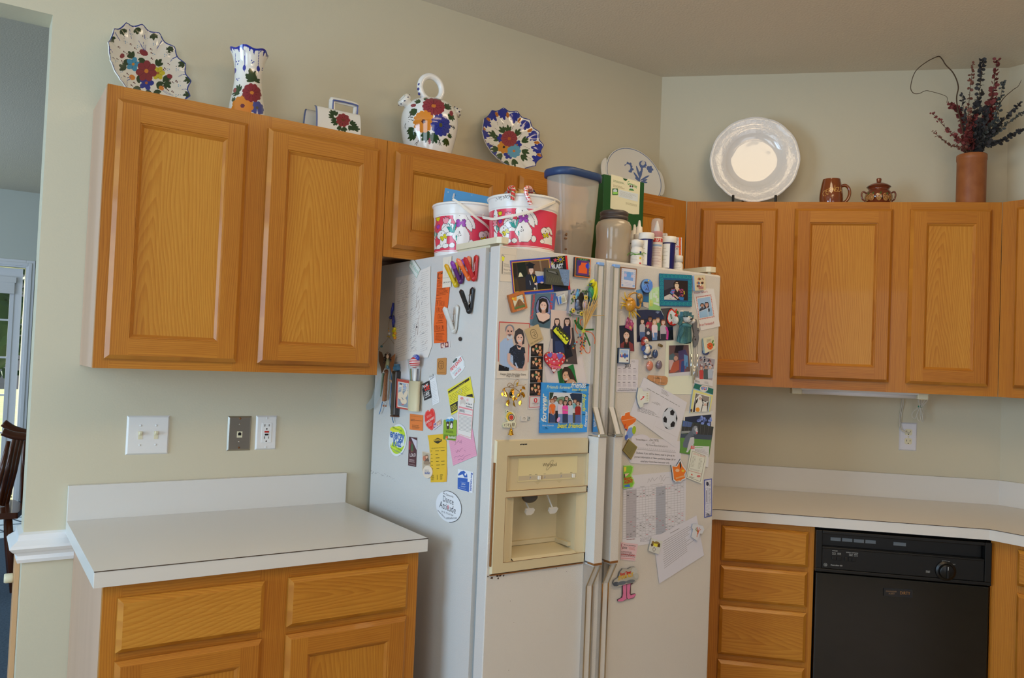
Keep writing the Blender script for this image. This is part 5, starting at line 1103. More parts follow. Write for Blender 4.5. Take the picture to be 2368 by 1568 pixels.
def dash(b,x0,x1,y0,y1,n,col='#8a8478',w=.012,sd_=1):
    q=random.Random(sd_)
    for k in range(n): y=y0+(y1-y0)*k/max(1,n-1);b.l([(x0,y),(x0+(x1-x0)*q.uniform(.6,1),y)],w,col)
yb=-.775
r,c=bottle('pill_bottle','small white bottle tied with a green ribbon, first in the front row',1472,600,yb,[(.0185,0),(.0195,.003),(.0195,.05),(.017,.056),(.0165,.06)],[(.0165,.06),(.0185,.0605),(.0185,.08),(.017,.0825),(0,.083)])
wrap(r,c,.0198,.004,.049,-1.2,1.2,lambda b: (dash(b,.1,.62,.1,.9,9),b.p([(.7,.1),(.85,.1),(.85,.3),(.7,.3)],'#22307a'),b.p([(.7,.5),(.85,.5),(.85,.66),(.7,.66)],'#e0c22a'),b.p([(.7,.9),(.85,.9),(.85,1),(.7,1)],'#c83a3a')))
b=MB();h=Vector((CP.x-c.x,CP.y-c.y,0)).normalized();sd2=Vector((-h.y,h.x,0))
for a in (-1,1): b.tube(smooth([sd2*(-.019*a)+h*.008+Vector((0,0,.034-.003*a)),h*.0208+Vector((0,0,.034)),sd2*(.021*a)+h*.012+Vector((0,0,.036+.004)),sd2*(.03*a)+h*.01+Vector((0,0,.034+.003*a))]),.0011,6)
b.torus(.0198,.001,28,6,M=Matrix.Translation((0,0,.034)));b.build('ribbon',mat('green_ribbon','#5f9a2c',.5),r)
for px,lb,hgt in ((1493,'navy blue pill bottle with white cap and plain label, left of the red spray bottle',0),(1545,'navy blue pill bottle with white cap, right of the red spray bottle',.0)):
    r,c=bottle('pill_bottle',lb,px,600,yb-.002,[(.0195,0),(.02,.003),(.0225,.088),(.022,.09)],[(.0245,.088),(.0255,.09),(.0255,.106),(.024,.109),(0,.11)],NB,group='navy pill bottles on the fridge')
    wrap(r,c,.0229,.004,.084,-1.25,.2,lambda b: (dash(b,.3,.8,.2,.8,5,'#b9b2a4'),b.p([(.1,.45),(.3,.45),(.3,.7),(.1,.7)],'#e2d8b0')),name='label')
CLR=bpy.data.materials.new('clear_cap');CLR.use_nodes=True;nt=CLR.node_tree;nt.nodes.clear();o_=nt.nodes.new('ShaderNodeOutputMaterial');mx=nt.nodes.new('ShaderNodeMixShader');t_=nt.nodes.new('ShaderNodeBsdfTransparent');g_=nt.nodes.new('ShaderNodeBsdfPrincipled');g_.inputs['Roughness'].default_value=.12;g_.inputs['Base Color'].default_value=(.7,.66,.62,1);mx.inputs[0].default_value=.3;nt.links.new(t_.outputs[0],mx.inputs[1]);nt.links.new(g_.outputs[0],mx.inputs[2]);nt.links.new(mx.outputs[0],o_.inputs[0])
c=stand(1517,600,yb+.006);r=thing('spray_bottle','white and red bottle with a clear dome cap over its nozzle','bottle',c)
b=MB();b.lathe([(0,0),(.0185,0),(.0195,.003),(.0195,.098),(.0185,.102)],32);b.build('body',WB,r)
wrap(r,c,.0198,.004,.098,-1.3,1.3,lambda b: (b.p([(0,0),(1,0),(1,.14),(0,.14)],'#c9302c'),b.text('SUPER',.42,.115,.82,.115,'#f0e8dc',1.5),b.p([(.1,.22),(.9,.22),(.9,.28),(.1,.28)],'#9ab2d0'),dash(b,.12,.9,.33,.95,16,'#c8a8a4',.014)),base='#e6d9d0')
b=MB();b.lathe([(.0185,.1),(.019,.118),(.0165,.121),(0,.121)],28);b.build('collar',mat('red_collar','#b9424a',.4),r)
b=MB();b.lathe([(.011,.121),(.0095,.13),(.002,.158),(0,.158)],20);b.build('nozzle',WB,r)
b=MB();b.lathe([(.0195,.102),(.0197,.152),(.017,.162),(.01,.165),(0,.1655)],28);b.build('cap',CLR,r)
r,c=bottle('pill_bottle','small white pill bottle at the right end of the front row',1567,605,yb-.004,[(.0165,0),(.0175,.003),(.0175,.022),(.0145,.027),(.0145,.03)],[(.0155,.03),(.0172,.0305),(.0172,.0485),(.016,.0505),(0,.051)])
wrap(r,c,.0178,.003,.021,-1.2,1.2,lambda b: dash(b,.1,.9,.2,.85,4,'#a59c8c',.03))
for px,y,lb,k in ((1477,-.69,'white dropper bottle with a pointed tip behind the ribboned bottle',1.0),(1466,-.64,'white dropper bottle half hidden by the jar',.97)):
    r,c=bottle('dropper_bottle',lb,px,560,y,[(.0185,0),(.02,.003),(.02,.085*k),(.012,.098*k),(.011,.1*k)],[(.0175,.1*k),(.018,.102*k),(.018,.119*k),(.016,.121*k),(.0115,.1215*k),(.0105,.145*k),(.006,.148*k),(.004,.164*k),(.0025,.168*k),(0,.168*k)],group='dropper bottles on the fridge')
# boxes behind the bottles
def smallbox(name,label,pxl,pxr,pyt,y,dep,col,draw=None,topc=None):
    a=hit(pxl,pyt,NF,(0,y,0));c2=hit(pxr,pyt,NF,(0,y,0));w=(c2.x-a.x)/2;h=a.z-FZ;r=thing(name,label,'box',((a.x+c2.x)/2,y+dep/2,FZ+.0008));b=MB();b.box(-w,w,-dep/2,dep/2,0,h);b.build('carton',mat(col[0],col[1],.45),r,bevel=.0008)
    if draw:
        A_=Art(V9,'F',0,.0003);A_.base=Vector((0,y-.0003,0));draw(A_);A_.done('label',None,None,PRINT,parent=r).location=-r.location
    return r
smallbox('medicine_box','blue and grey medicine box behind the right bottles',1490,1551,537,-.66,.03,('blue_card','#2f86c4'),lambda A_: (A_.slab([(985,975),(1120,978),(1135,985),(1132,1150),(985,1150)],'#cdb9a4'),A_.text('7 PLUS',1010,1012,1112,1012,'#5a4a42',1.2)))
smallbox('medicine_box','upright white and orange box with Flea4X lettering at the right end',1557,1576,548,-.725,.02,('white_card','#e6ded6'),lambda A_: (A_.slab([(1232,1040),(1350,1040),(1350,1310),(1225,1305)],'#ddd0c6'),A_.rect(1306,1040,1338,1310,'#ee6a30'),A_.text('Flea',1260,1052,1258,1150,'#2a2420',1.2),A_.text('4',1258,1155,1258,1190,'#c03030',1.6),A_.text('X',1258,1192,1258,1228,'#2a2420',1.4),A_.text('Flea4X',1315,1055,1313,1225,'#b03a20',.9),A_.text('12',1222,1290,1254,1290,'#c06a60',1)))
smallbox('medicine_box','narrow orange box standing between the blue box and the white box',1553,1557,546,-.70,.02,('orange_card','#e0602c'))
# ------------------------------------------------------------------ papers and magnets, left side of the fridge
def sheet_(V,q,pl,off,col,name,label,cat,draw=None,th=.0004,m=None,group=None,edge=None):
    A=Art(V,pl,off,th);A.slab(q,col,edge)
    if draw: draw(A)
    return A.done(name,label,cat,m,group)
def scribble(A):
    A.lines([(365,430),(480,400),(470,1200),(345,1250)],34,'#9a9690',3.2,11);A.lines([(505,385),(575,340),(580,1150),(500,1180)],40,'#a39e98',3,12);A.lines([(615,320),(705,290),(690,1150),(610,1180)],38,'#a09a95',3,13)
    r=random.Random(2)
    for k in range(150):
        x,y=r.uniform(365,690),r.uniform(400,1180);a=r.uniform(-1.3,-.2);L=r.uniform(12,45);A.line([(x,y),(x+L*math.cos(a),y+L*math.sin(a))],r.uniform(1.5,3.5),r.choice(['#8a868a','#b0a8a2','#77747a','#a5948e']));A.k-=1
    A.k+=1
    for P in ([(600,480),(570,560),(565,700),(590,620),(600,700),(575,740)],[(600,780),(570,900),(580,990),(590,850)],[(565,880),(555,985)]): A.line(P,4,'#a89890');A.k-=1
    A.k+=1;A.ell(572,905,7,12,'#3a3438')
sheet_(V1,[(345,380),(505,345),(718,255),(712,520),(735,1100),(690,1230),(520,1240),(325,1285)],'S',.0012,'#d9d5d0','letter','big white sheet covered in tiny grey scribbles at the back of the fridge side','paper',scribble)
sheet_(V1,[(370,1240),(470,1225),(510,1580),(395,1560)],'S',.0004,'#d5d6db','note','blank white slip hanging under the scribbled sheet','paper')
sheet_(V1,[(515,155),(608,292),(568,385),(487,258)],'S',.003,'#d3d8d4','card','small white card with green print, tilted at the top of the fridge side','card',lambda A: (A.text('UR',497,215,520,262,'#5f9a80',1.6),A.text('Videos',522,270,585,345,'#6aa088',1.7),A.line([(490,262),(566,375)],3,'#5f9a80'),A.frame([(515,160),(604,292),(568,378),(490,258)],2,'#8ab0a0')))
def orange(A):
    A.text('Call',808,345,847,336,'#2a1a14',1.0,bold=.03);A.text('2-1-1',806,395,848,386,'#2a1a14',1.1,bold=.02);A.line([(800,330),(797,380),(806,390)],7,'#2a1a14')
    A.lines([(790,405),(845,395),(845,470),(788,480)],6,'#7a3414',5,3);A.lines([(785,490),(912,480),(905,555),(778,580)],6,'#6a2c10',5,4)
    A.text('Remember...',775,605,845,598,'#2a1a14',1);A.lines([(775,615),(835,612),(835,625),(775,628)],1,'#6a2c10',5)
    for y,xs in ((655,(785,822,852)),(725,(797,832)),(795,(810,842)),(915,(775,808,843))):
        for x in xs: A.frame([(x-12,y-22),(x+12,y-25),(x+12,y+20),(x-12,y+23)],2.5,'#8a3c18');A.text('1' if x % 2 else '2',x-5,y+12,x+5,y+11,'#3a1c10',1.3)
    A.text('And Refer',795,845,848,838,'#3a1c10',1);A.text('call United Way',778,868,855,860,'#3a1c10',1.1);A.text('for community services',762,956,868,948,'#3a1c10',1);A.lines([(775,970),(868,965),(872,1060),(768,1050)],7,'#7a3414',4,5)
sheet_(V1,[(790,318),(848,305),(922,470),(915,540),(905,640),(885,800),(890,1000),(888,1070),(820,1074),(754,1078),(752,880),(765,700),(778,560)],'S',.0012,'#e8682a','leaflet','long orange leaflet with black print beside the scribbled sheet','leaflet',orange)
sheet_(V1,[(852,165),(942,148),(936,476),(843,488)],'S',.0022,'#d8d2c4','card','cream card dated JUNE 14 tucked behind the yellow clip','card',lambda A: (A.text('JUNE 14 - JULY 6',852,440,933,428,'#3a3430',1.6,bold=.02),A.text('SPECIAL EXHIBIT',852,388,915,378,'#4a4440',1.0),A.line([(870,360),(890,300),(905,230),(912,190)],3,'#b0aaa0'),A.line([(860,455),(930,445)],2,'#c0b8aa')))
sheet_(V1,[(820,1078),(922,1052),(926,1120),(824,1138)],'S',.0005,'#cfc6c8','photo_magnet','tiny pair of photo prints under the orange leaflet','magnet',lambda A: (A.poly([(823,1080),(862,1070),(865,1128),(827,1134)],'#7a4a4c'),A.poly([(868,1068),(908,1058),(911,1119),(871,1126)],'#6a3a40'),A.ell(845,1105,12,18,'#d8b8a8'),A.ell(890,1092,12,18,'#d8b09a'),A.ell(858,1118,8,12,'#e0ccc0')))
A=Art(V1,'S',0,.003);A.slab([(1030+16*math.cos(t),1033+22*math.sin(t)) for t in [k*2*PI/20 for k in range(20)]],'#2c2c2e');A.done('round_magnet','small plain black oval magnet under the black clip','magnet',RESIN)
def engraved(A,cx,cy,s,col,rot=0):
    c,w=math.cos(rot),math.sin(rot);P=lambda x,y: (cx+(x*c-y*w)*s,cy+(x*w+y*c)*s)
    for L in ([(-.5,-.6),(-.2,-.9),(.3,-.8),(.55,-.5),(.5,0),(.6,.4),(.3,.85),(-.2,.9),(-.5,.6),(-.6,.1),(-.5,-.6)],[(-.3,-.3),(.1,-.45),(.35,-.2)],[(-.25,.1),(0,.3),(.3,.15)],[(-.1,.5),(.2,.6)],[(.1,-.1),(.2,.3)]): A.line([P(*p) for p in L],5,col);A.k-=1
    A.k+=1
A=Art(V1,'S',0,.002);A.slab(roundq([(788,1240),(884,1232),(880,1414),(784,1412)],12),'#a9763f');engraved(A,830,1310,48,'#6a4422');A.text('UNC ASHEVILLE',795,1398,868,1396,'#6a4422',1);A.done('leather_magnet','tan leather-look magnet with an engraved outline on the fridge side','magnet')
A=Art(V1,'S',0,.0012);A.slab([(965,1265),(990,1225),(1000,1228),(1030,1210),(1048,1212),(1080,1270),(1084,1330),(1060,1372),(968,1464),(948,1440),(925,1385),(932,1355)],'#cdd2d6')
A.line([(935,1350),(955,1320),(1050,1218),(1075,1265),(1078,1320)],3,'#5a6a70');A.poly([(955,1275),(990,1235),(1003,1240),(1000,1262),(960,1292)],'#4a5a58');A.text("PAPA JOHN'S",935,1385,1052,1262,'#c8302c',2.3,bold=.03);A.lines([(950,1395),(1040,1310),(1050,1330),(960,1415)],2,'#7a9aa0',4,3);A.text('670-7575',978,1430,1045,1365,'#b83848',1.5,bold=.02)
A.done('business_magnet',"white die-cut pizza magnet with red lettering near the fridge's front edge",'magnet')
sheet_(V2,[(622,40),(706,-2),(730,178),(650,215)],'S',.0008,'#26262a','card','black card reading Power Out with red letters','card',lambda A: (A.text('Power',634,88,692,52,'#e2e2e2',1.9,bold=.03),A.text('Out',655,112,708,90,'#d23c34',2.3,bold=.03),A.line([(645,130),(715,100)],3,'#c0c0c0'),A.text('1-800',650,175,705,145,'#d8d8d8',1.6,bold=.02),A.text('CALL-NOW',655,195,718,160,'#d8d8d8',1.4,bold=.02)))
sheet_(V2,[(702,-25),(768,-66),(815,232),(738,268)],'S',.0002,'#d0d4d9','note','white printed slip with a handwritten heading beside the black card','paper',lambda A: (A.lines([(715,20),(775,-10),(805,225),(745,255)],14,'#a0a4aa',3,4),A.text('Lab',712,-5,760,-35,'#5a5e66',1.6),A.line([(728,175),(738,262)],3,'#8a8e96')),group=None)
def ycard(A):
    A.poly([(905,118),(1128,-30),(1133,-5),(910,142)],'#2a2822');A.text('In the Event of an Emergency',912,138,1085,22,'#d8d04a',.9,bold=.02);A.lines([(915,160),(1140,20),(1160,130),(925,250)],6,'#8a8428',5,3)
    A.poly([(925,265),(1012,215),(1010,310),(940,350)],'#2a2822');A.lines([(935,275),(1005,235),(1005,300),(945,335)],4,'#d8d04a',6,4);A.poly([(1110,155),(1165,140),(1172,178),(1090,168)],'#2a2822');A.line([(1000,135),(1030,80),(1050,110),(1040,140)],3,'#8a9ab0')
sheet_(V2,[(897,98),(1140,-45),(1182,190),(1184,235),(940,370)],'S',.0004,'#d9cf3e','emergency_card','yellow card with black bands behind the emergency list','card',ycard,edge='#8a9098')
def emerg(A):
    A.ell(1062,235,32,40,'#b8b0aa');A.ell(1062,262,20,18,'#e0dad4');A.ell(1052,190,18,14,'#d88a8a');A.ell(1112,208,12,16,'#e8c0c4');A.text('In Case of',1095,250,1160,265,'#1c1a1a',1.5,bold=.02);A.text('Emergency',1095,280,1165,297,'#1c1a1a',1.4,bold=.02)
    A.frame([(1022,275),(1168,310),(1148,612),(1004,565)],4,'#cf8088');A.poly([(1022,278),(1168,312),(1166,322),(1022,290)],'#cf8088');A.poly([(1018,338),(1162,368),(1161,382),(1017,354)],'#d89aa0')
    for k in range(12): y=368+k*14;A.line([(1020,y),(1155-k*.5,y+30)],2.2,'#4a4648');A.k-=1
    A.k+=1;A.lines([(1026,300),(1090,312),(1090,345),(1024,335)],3,'#3a3638',5,3);A.line([(1035,312),(1150,340)],3,'#b0aeb4')
sheet_(V2,[(1012,155),(1180,188),(1150,628),(997,570)],'S',.0018,'#d6d2cf','emergency_list','white In Case of Emergency list over the yellow card','card',emerg)
sheet_(V2,[(910,630),(1165,518),(1211,800),(958,908)],'S',.0006,'#d79ab4','note','pink lined note with pencil handwriting','paper',lambda A: ([A.line([(913+3.6*k,650+20*k),(1168+3.2*k,540+20*k)],1.5,'#c07f9c') for k in range(13)],[A.line(P,3.5,'#a06c88') for P in ([(965,655),(985,648),(990,670),(975,690)],[(1000,665),(1015,640),(1030,665)],[(1035,640),(1045,670),(1050,630)],[(985,750),(1000,770),(1010,740),(1025,760),(1040,735),(1060,720)],[(1075,740),(1095,755)],[(975,830),(985,810),(1010,815),(1030,800),(1045,815),(1075,790)],[(1010,850),(1040,835),(1060,845),(1085,810),(1110,800),(1145,785)])]))
sheet_(V2,[(497,355),(637,370),(634,538),(494,522)],'S',.0006,'#dd7c3c','card','square orange card below the geese holder','card',lambda A: (A.lines([(505,375),(628,388),(628,392),(505,380)],1,'#a85a24',4),A.text('BARK',505,432,550,434,'#3a2a24',1.5),A.lines([(550,415),(630,425),(630,440),(550,432)],1,'#5a3420',5),A.lines([(520,470),(620,480),(615,520),(520,510)],4,'#7a4420',5,7)))
A=Art(V2,'S',.0,.0012);P=[(690,315),(703,330),(710,325),(718,305),(735,297),(752,315),(763,360),(764,420),(755,470),(742,515),(728,531),(695,512),(668,478),(655,430),(653,375),(665,335)];A.slab(P,'#c8322e');A.line([(x*.93+710*.07,y*.93+410*.07) for x,y in P+[P[0]]],2.5,'#e2a09a');A.text("SUNFLOWER'S",668,465,758,405,'#ecd8d2',1.9,bold=.03);A.lines([(675,380),(735,345),(735,375),(680,405)],3,'#e8b0a8',3,3);A.lines([(690,460),(745,430),(735,480),(700,495)],4,'#e8b0a8',3,4);A.done('heart_magnet','red heart-shaped shop magnet on the fridge side','magnet')
sheet_(V2,[(748,462),(826,408),(832,466),(754,528)],'S',.0016,'#c4bcc4','photo_magnet','tiny strip of two portraits overlapping the red heart','magnet',lambda A: (A.poly([(750,466),(775,450),(780,492),(755,510)],'#6a5a8a'),A.poly([(780,446),(824,414),(829,460),(785,488)],'#a88a78'),A.ell(766,485,9,13,'#e2c0ae'),A.ell(800,460,10,14,'#e4c4b0'),A.ell(817,448,8,12,'#e0b8a4')))
def dogs(A):
    A.slab(roundq([(857,418),(995,420),(988,644),(850,628)],14),'#7d9a2c');A.slab([(880,420),(905,390),(945,382),(968,400),(968,425)],'#d4d8dc')
    A.poly([(860,575),(987,585),(984,640),(853,625)],'#5e7a22')
    for x,y,c in ((902,445,'#3a322e'),(943,440,'#3c3a3c')): A.ell(x,y-18,22,18,'#3f86b8');A.ell(x,y-32,6,6,'#4a90c0');A.poly([(x-18,y),(x+18,y),(x+14,y+75),(x-12,y+75)],c);A.ell(x,y+14,17,24,c);A.ell(x,y+28,9,12,'#d8d4d0')
    A.ell(940,490,14,20,'#e0dcd8');A.lines([(880,530),(970,538),(970,565),(880,555)],3,'#2c3a14',4,3);A.ell(892,607,13,16,'#d8623a');A.ell(885,622,8,8,'#e8b090');A.text('Banfield',906,616,985,622,'#e8ece0',1.4,bold=.02)
A=Art(V2,'S',.001,.0008);dogs(A);A.done('pet_magnet','green magnet with two small dogs in blue caps','magnet')
A=Art(V2,'S',0,.0012);c0=(368,635);E_=lambda k,n=36: [(c0[0]+95*k*math.cos(t)-12*k*math.sin(t),c0[1]+173*k*math.sin(t)) for t in [i*2*PI/n for i in range(n)]]
A.slab(E_(1),'#dde2e6','#9aa2aa');A.poly(E_(.86),'#a9c42e');A.poly([(290,575),(330,560),(350,520),(385,560),(440,600),(440,690),(400,720),(300,700),(276,640)],'#dde6e4');A.ell(345,520,60,30,'#d4d83a');A.ell(330,700,30,50,'#b8cc3a');A.text('energy',285,600,438,640,'#2c5aa0',1.7,bold=.03);A.text('Kidz',318,690,405,710,'#2c5aa0',1.9,bold=.03);A.text('Where Kids',312,510,410,545,'#4a7a2a',1.2,bold=.02);A.text('Have Fun Dancing',305,695,415,755,'#3f7f2c',1.2,bold=.02);A.text('www.energykidz.com',285,720,418,790,'#4a5a9a',1.1);A.done('oval_magnet','oval green and blue energy kidz magnet low on the fridge side','magnet')
sheet_(V2,[(487,600),(573,610),(561,922),(478,905)],'S',.0006,'#4a2a30','bookmark','narrow dark red printed bookmark on the fridge side','bookmark',lambda A: (A.poly([(510,608),(573,640),(570,745)],'#b8b4c0'),A.poly([(515,650),(530,680),(535,760),(505,770)],'#6a4a3c'),A.ell(522,715,12,40,'#3a5a3a'),A.poly([(485,640),(505,650),(500,740),(483,735)],'#8a3038'),A.text('LOLO',495,812,560,810,'#d8d0d0',1.5,bold=.02),A.lines([(490,835),(555,845),(555,880),(488,868)],3,'#c8b4b4',4,3),A.line([(485,890),(556,905)],3,'#b0a0a0')))
def yell(A):
    A.poly([(752,632),(795,612),(838,625),(840,645),(795,675),(755,655)],'#2a261c');A.text('REXPLEX',757,648,836,640,'#d8b32e',1.3,bold=.02);A.lines([(728,715),(880,705),(880,725),(728,730)],1,'#7a6418',5)
    for k in range(6):
        y=752+k*38;A.line([(718+k*2,y),(735+k*2,y)],5,'#4a3c14');A.line([(768+k*3,y-2),(808+k*3-(k % 2)*12,y-4)],5,'#4a3c14')
        if k in (0,3,4): A.line([(826+k*2,y-4),(868,y-7)],5,'#4a3c14')
    A.lines([(728,1005),(760,1003),(758,1065),(726,1066)],6,'#4a3c14',4,3);A.lines([(785,1003),(800,1002),(800,1060),(785,1062)],6,'#4a3c14',4,4);A.lines([(820,1000),(852,998),(850,1060),(820,1062)],6,'#4a3c14',4,5)
A=Art(V2,'S',.0004,.0004);A.slab([(685,585),(845,570),(862,600),(888,650),(890,900),(872,1030),(855,1084),(718,1086),(716,850),(700,650)],'#dcb32e');A.poly([(855,1084),(872,1030),(890,900),(894,980),(888,1080)],'#c99a28');yell(A);A.done('schedule','long yellow schedule sheet with a black badge at the top','paper')
sheet_(V2,[(628,752),(716,772),(710,925),(628,970)],'S',.001,'#c8bfb2','photo','small photo of a seated person beside the yellow schedule','photo',lambda A: (A.poly([(632,760),(712,778),(708,920),(632,962)],'#a89a86'),A.who(677,812,17,'#c89a80','#3a2c24','#5a4a44',1.5,5,1),A.ell(652,830,15,30,'#b06a50'),A.ell(680,880,35,20,'#8a7460')),m=GLOSS)
A=Art(V2,'S',.0016,.0016);A.slab([(685+51*math.cos(t),975+68*math.sin(t)) for t in [k*2*PI/28 for k in range(28)]],'#d6c9b8');A.lines([(655,945),(710,950),(710,985),(655,980)],3,'#6a6a80',4,3);A.text('Banfield',655,998,712,1000,'#2e4a8a',1.6,bold=.03);A.done('round_magnet','round cream pet shop magnet below the small photo','magnet')
def train(A):
    A.poly([(1008,1035),(1115,1045),(1112,1082),(1132,1082),(1128,1190),(1006,1155)],'#2e56a4');A.poly([(1012,1000),(1040,970),(1075,962),(1108,1000),(1112,1035),(1080,1035),(1060,1000),(1015,1015)],'#2e56a4');A.ell(1090,1000,10,14,'#d4dae2');A.lines([(1040,1075),(1100,1085),(1098,1100),(1040,1090)],1,'#9ab4dc',3);A.text('AMTRAK',1048,1110,1090,1115,'#e0e6ee',1.6,bold=.02);A.lines([(1040,1120),(1100,1130),(1100,1145),(1040,1135)],2,'#b8cae4',3,2);A.lines([(1020,1140),(1120,1165),(1120,1170),(1020,1145)],1,'#b8cae4',3,4);A.text('bytrain.org',1152,1180,1162,985,'#2e4a9a',1.9,bold=.03)
sheet_(V2,[(1010,942),(1174,976),(1166,1202),(1004,1160)],'S',.0006,'#d5dae2','train_sticker','blue and white train sticker with bytrain.org up its side','sticker',train)
A=Art(V2,'S',0,.0008);c0=(912,1345);E_=lambda k: [(c0[0]+138*k*math.cos(t)*.98+22*k*math.sin(t),c0[1]+168*k*math.sin(t)) for t in [i*2*PI/48 for i in range(48)]]
A.slab(E_(1),'#c9ced6','#8a9098');A.line((E_(.99)+E_(.99)[:1])[34:49]+E_(.99)[:14],5,'#2a2a30');A.text('We Dance At:',848,1210,962,1252,'#2a2a30',1.3,bold=.01);A.text('Dance',846,1285,962,1328,'#3a3a42',1.7);A.text('Attitude',812,1350,985,1422,'#3a3a42',1.7);A.text('(919) 793-0164',832,1405,960,1450,'#3a3a42',1.2);A.ell(905,1350,6,25,'#c0707a');A.text('www.dance-',792,1390,880,1480,'#2a2a30',1.4);A.text('attitude.com',885,1480,1000,1478,'#2a2a30',1.4);A.done('oval_sticker','large white oval We Dance At sticker, lowest on the fridge side','sticker')
# ---- bag clips hanging from magnets
def clip(label,V,top,bot,otop,cols,group='plastic bag clips on the fridge side',out=.04,wd=.0105):
    """flat arm from top to bot on the steel; free arm from bot to otop standing out from it"""
    S=lambda x,y,d: hit(V[0]+x/V[2],V[1]+y/V[2],NS,(FX0-d,0,0))
    t,bo,ot=S(*top,.006),S(*bot,.006),S(*otop,out);r=thing('bag_clip',label,'clip',bo,group=group)
    def arm(p,q_,c,tipc,nm):
        ax=(q_-p);L=ax.length;ax.normalize();sd_=Vector((0,1,0));nn=ax.cross(sd_).normalized();M=Matrix((sd_,nn,ax)).transposed().to_4x4();b=MB();n=14
        secs=[]
        for k in range(n+1):
            u=k/n;w=wd*(.75+.35*u)*math.sqrt(max(.02,1-max(0,(u-.86)/.14)**2))*(math.sqrt(max(.15,min(1,u/.1))));h_=.0056*math.sqrt(max(.05,1-max(0,(u-.9)/.1)**2));secs.append(([(w*math.cos(a),h_*math.sin(a)) for a in [i*2*PI/12 for i in range(12)]],u*L))
        for (P0,z0),(P1,z1) in zip(secs,secs[1:]):
            vs=[M @ Vector((x,y,z0)) for x,y in P0]+[M @ Vector((x,y,z1)) for x,y in P1];b.add([v+p-bo for v in vs],[(i,(i+1) % 12,12+(i+1) % 12,12+i) for i in range(12)],tipc if z0>L*.62 else c,True)
        P0,z0=secs[0];b.add([M @ Vector((x,y,z0))+p-bo for x,y in P0],[tuple(range(11,-1,-1))],c);P1,z1=secs[-1];b.add([M @ Vector((x,y,z1))+p-bo for x,y in P1],[tuple(range(12))],tipc)
        return b.build(nm,RESIN,r)
    arm(bo,t,cols[0],cols[1],'fixed_arm');arm(bo+Vector((-.006,0,.002)),ot,cols[0],cols[1],'lever_arm')
    b=MB();b.ball(Vector((-.004,0,.004)),.0095,14,cols[0],sq=(.9,1,1.1));b.build('jaw',RESIN,r)
    m1=(t+bo)/2;m2=(ot+bo)/2;z=m1.z;b=MB()
    for s_ in (-.0055,.0055):
        P=[m1-bo+Vector((.001,s_,.012)),m1-bo+Vector((-.006,s_,.013)),m1-bo+Vector((-.008,s_,-.012)),m2-bo+Vector((-.003,s_,-.006)),m2-bo+Vector((-.004,s_,.004))];b.tube(smooth(P,5),.0009,6)
    b.build('spring',CHROME,r);return r
clip('yellow bag clip at the top of the fridge side, leftmost of the coloured clips',V1,(992,215),(1000,465),(878,232),('#d8b417','#e0a61a'))
clip('purple bag clip between the yellow and the orange clips',V1,(1060,180),(1050,430),(942,200),('#5a2068','#8a3aa0'),out=.042)
clip('bright orange bag clip left of the red clip',V1,(1122,148),(1140,395),(1002,172),('#ee6a24','#f08058'),out=.044)
clip('red bag clip nearest the front edge of the fridge side',V1,(1205,135),(1192,400),(1080,160),('#c4262a','#c4262a'),out=.046)
clip('black bag clip hanging under the red clip',V1,(1165,480),(1140,745),(1038,505),('#1c1c1e','#1c1c1e'),out=.044)
clip('large white bag clip below the black clip',V1,(995,670),(975,955),(865,690),('#d8d6d0','#dcdad4'),out=.046,wd=.0135)
# ---- geese pencil holder with pencils
S_=lambda V,x,y,d: hit(V[0]+x/V[2],V[1]+y/V[2],NS,(FX0-d,0,0))
c=S_(V2,540,325,.016);r=thing('pencil_holder','wooden magnetic pencil holder with a picture of white geese','pencil holder',c)
zt=S_(V2,540,3,.016).z-c.z;yl,yr=S_(V2,497,160,.016).y-c.y,S_(V2,590,160,.016).y-c.y;ym=(yl+yr)/2;ry=abs(yr-yl)/2
b=MB();n=20;O=[(.014*math.cos(t),ym+ry*math.sin(t)) for t in [k*2*PI/n for k in range(n)]];I=[(.0115*math.cos(t),ym+(ry-.003)*math.sin(t)) for t in [k*2*PI/n for k in range(n)]]
vs=[(x,y,0) for x,y in O]+[(x,y,zt) for x,y in O]+[(x,y,zt) for x,y in I]+[(x,y,.004) for x,y in I]
b.add(vs,[(k+j*n,(k+1) % n+j*n,(k+1) % n+(j+1)*n,k+(j+1)*n) for j in range(3) for k in range(n)],None,True);b.add(vs,[tuple(range(n-1,-1,-1)),tuple(range(3*n,4*n))]);b.build('tube',mat('cream_wood','#d5c9a4',.5),r)
A=Art(V2,'S',.012,.006);A.slab([(358,-22),(498,4),(491,318),(349,292)],'#a8453c','#d6cbaa');A.poly([(372,10),(485,30),(479,300),(364,278)],'#d9d4c6');A.poly([(378,20),(480,38),(475,290),(370,268)],'#7d8794');A.poly([(378,18),(480,38),(478,100),(376,85)],'#8f9cb0');A.line([(376,78),(478,100)],4,'#d9d4c6');A.line([(375,95),(477,115)],4,'#d9d4c6');A.poly([(380,55),(395,30),(415,45),(412,70),(382,68)],'#d8d2c6');A.poly([(388,38),(402,25),(415,40),(412,50)],'#3a3438')
GS='#dccab0'
A.ell(398,160,30,42,GS);A.line([(410,140),(417,85),(416,55)],15,GS);A.ell(418,52,11,12,GS);A.poly([(427,60),(434,62),(430,72)],'#c4504a');A.ell(452,150,20,45,GS,.4);A.line([(462,130),(470,80),(466,52)],13,GS);A.ell(464,50,10,11,GS);A.poly([(455,60),(448,64),(456,70)],'#c4504a');A.ell(432,215,32,40,GS,-.5);A.line([(412,180),(428,205)],6,'#5a6470');A.poly([(400,250),(440,250),(425,262)],'#c4504a');A.poly([(385,205),(400,200),(392,215)],'#c4504a')
A.done('picture',None,None,PRINT,parent=r).location=-c
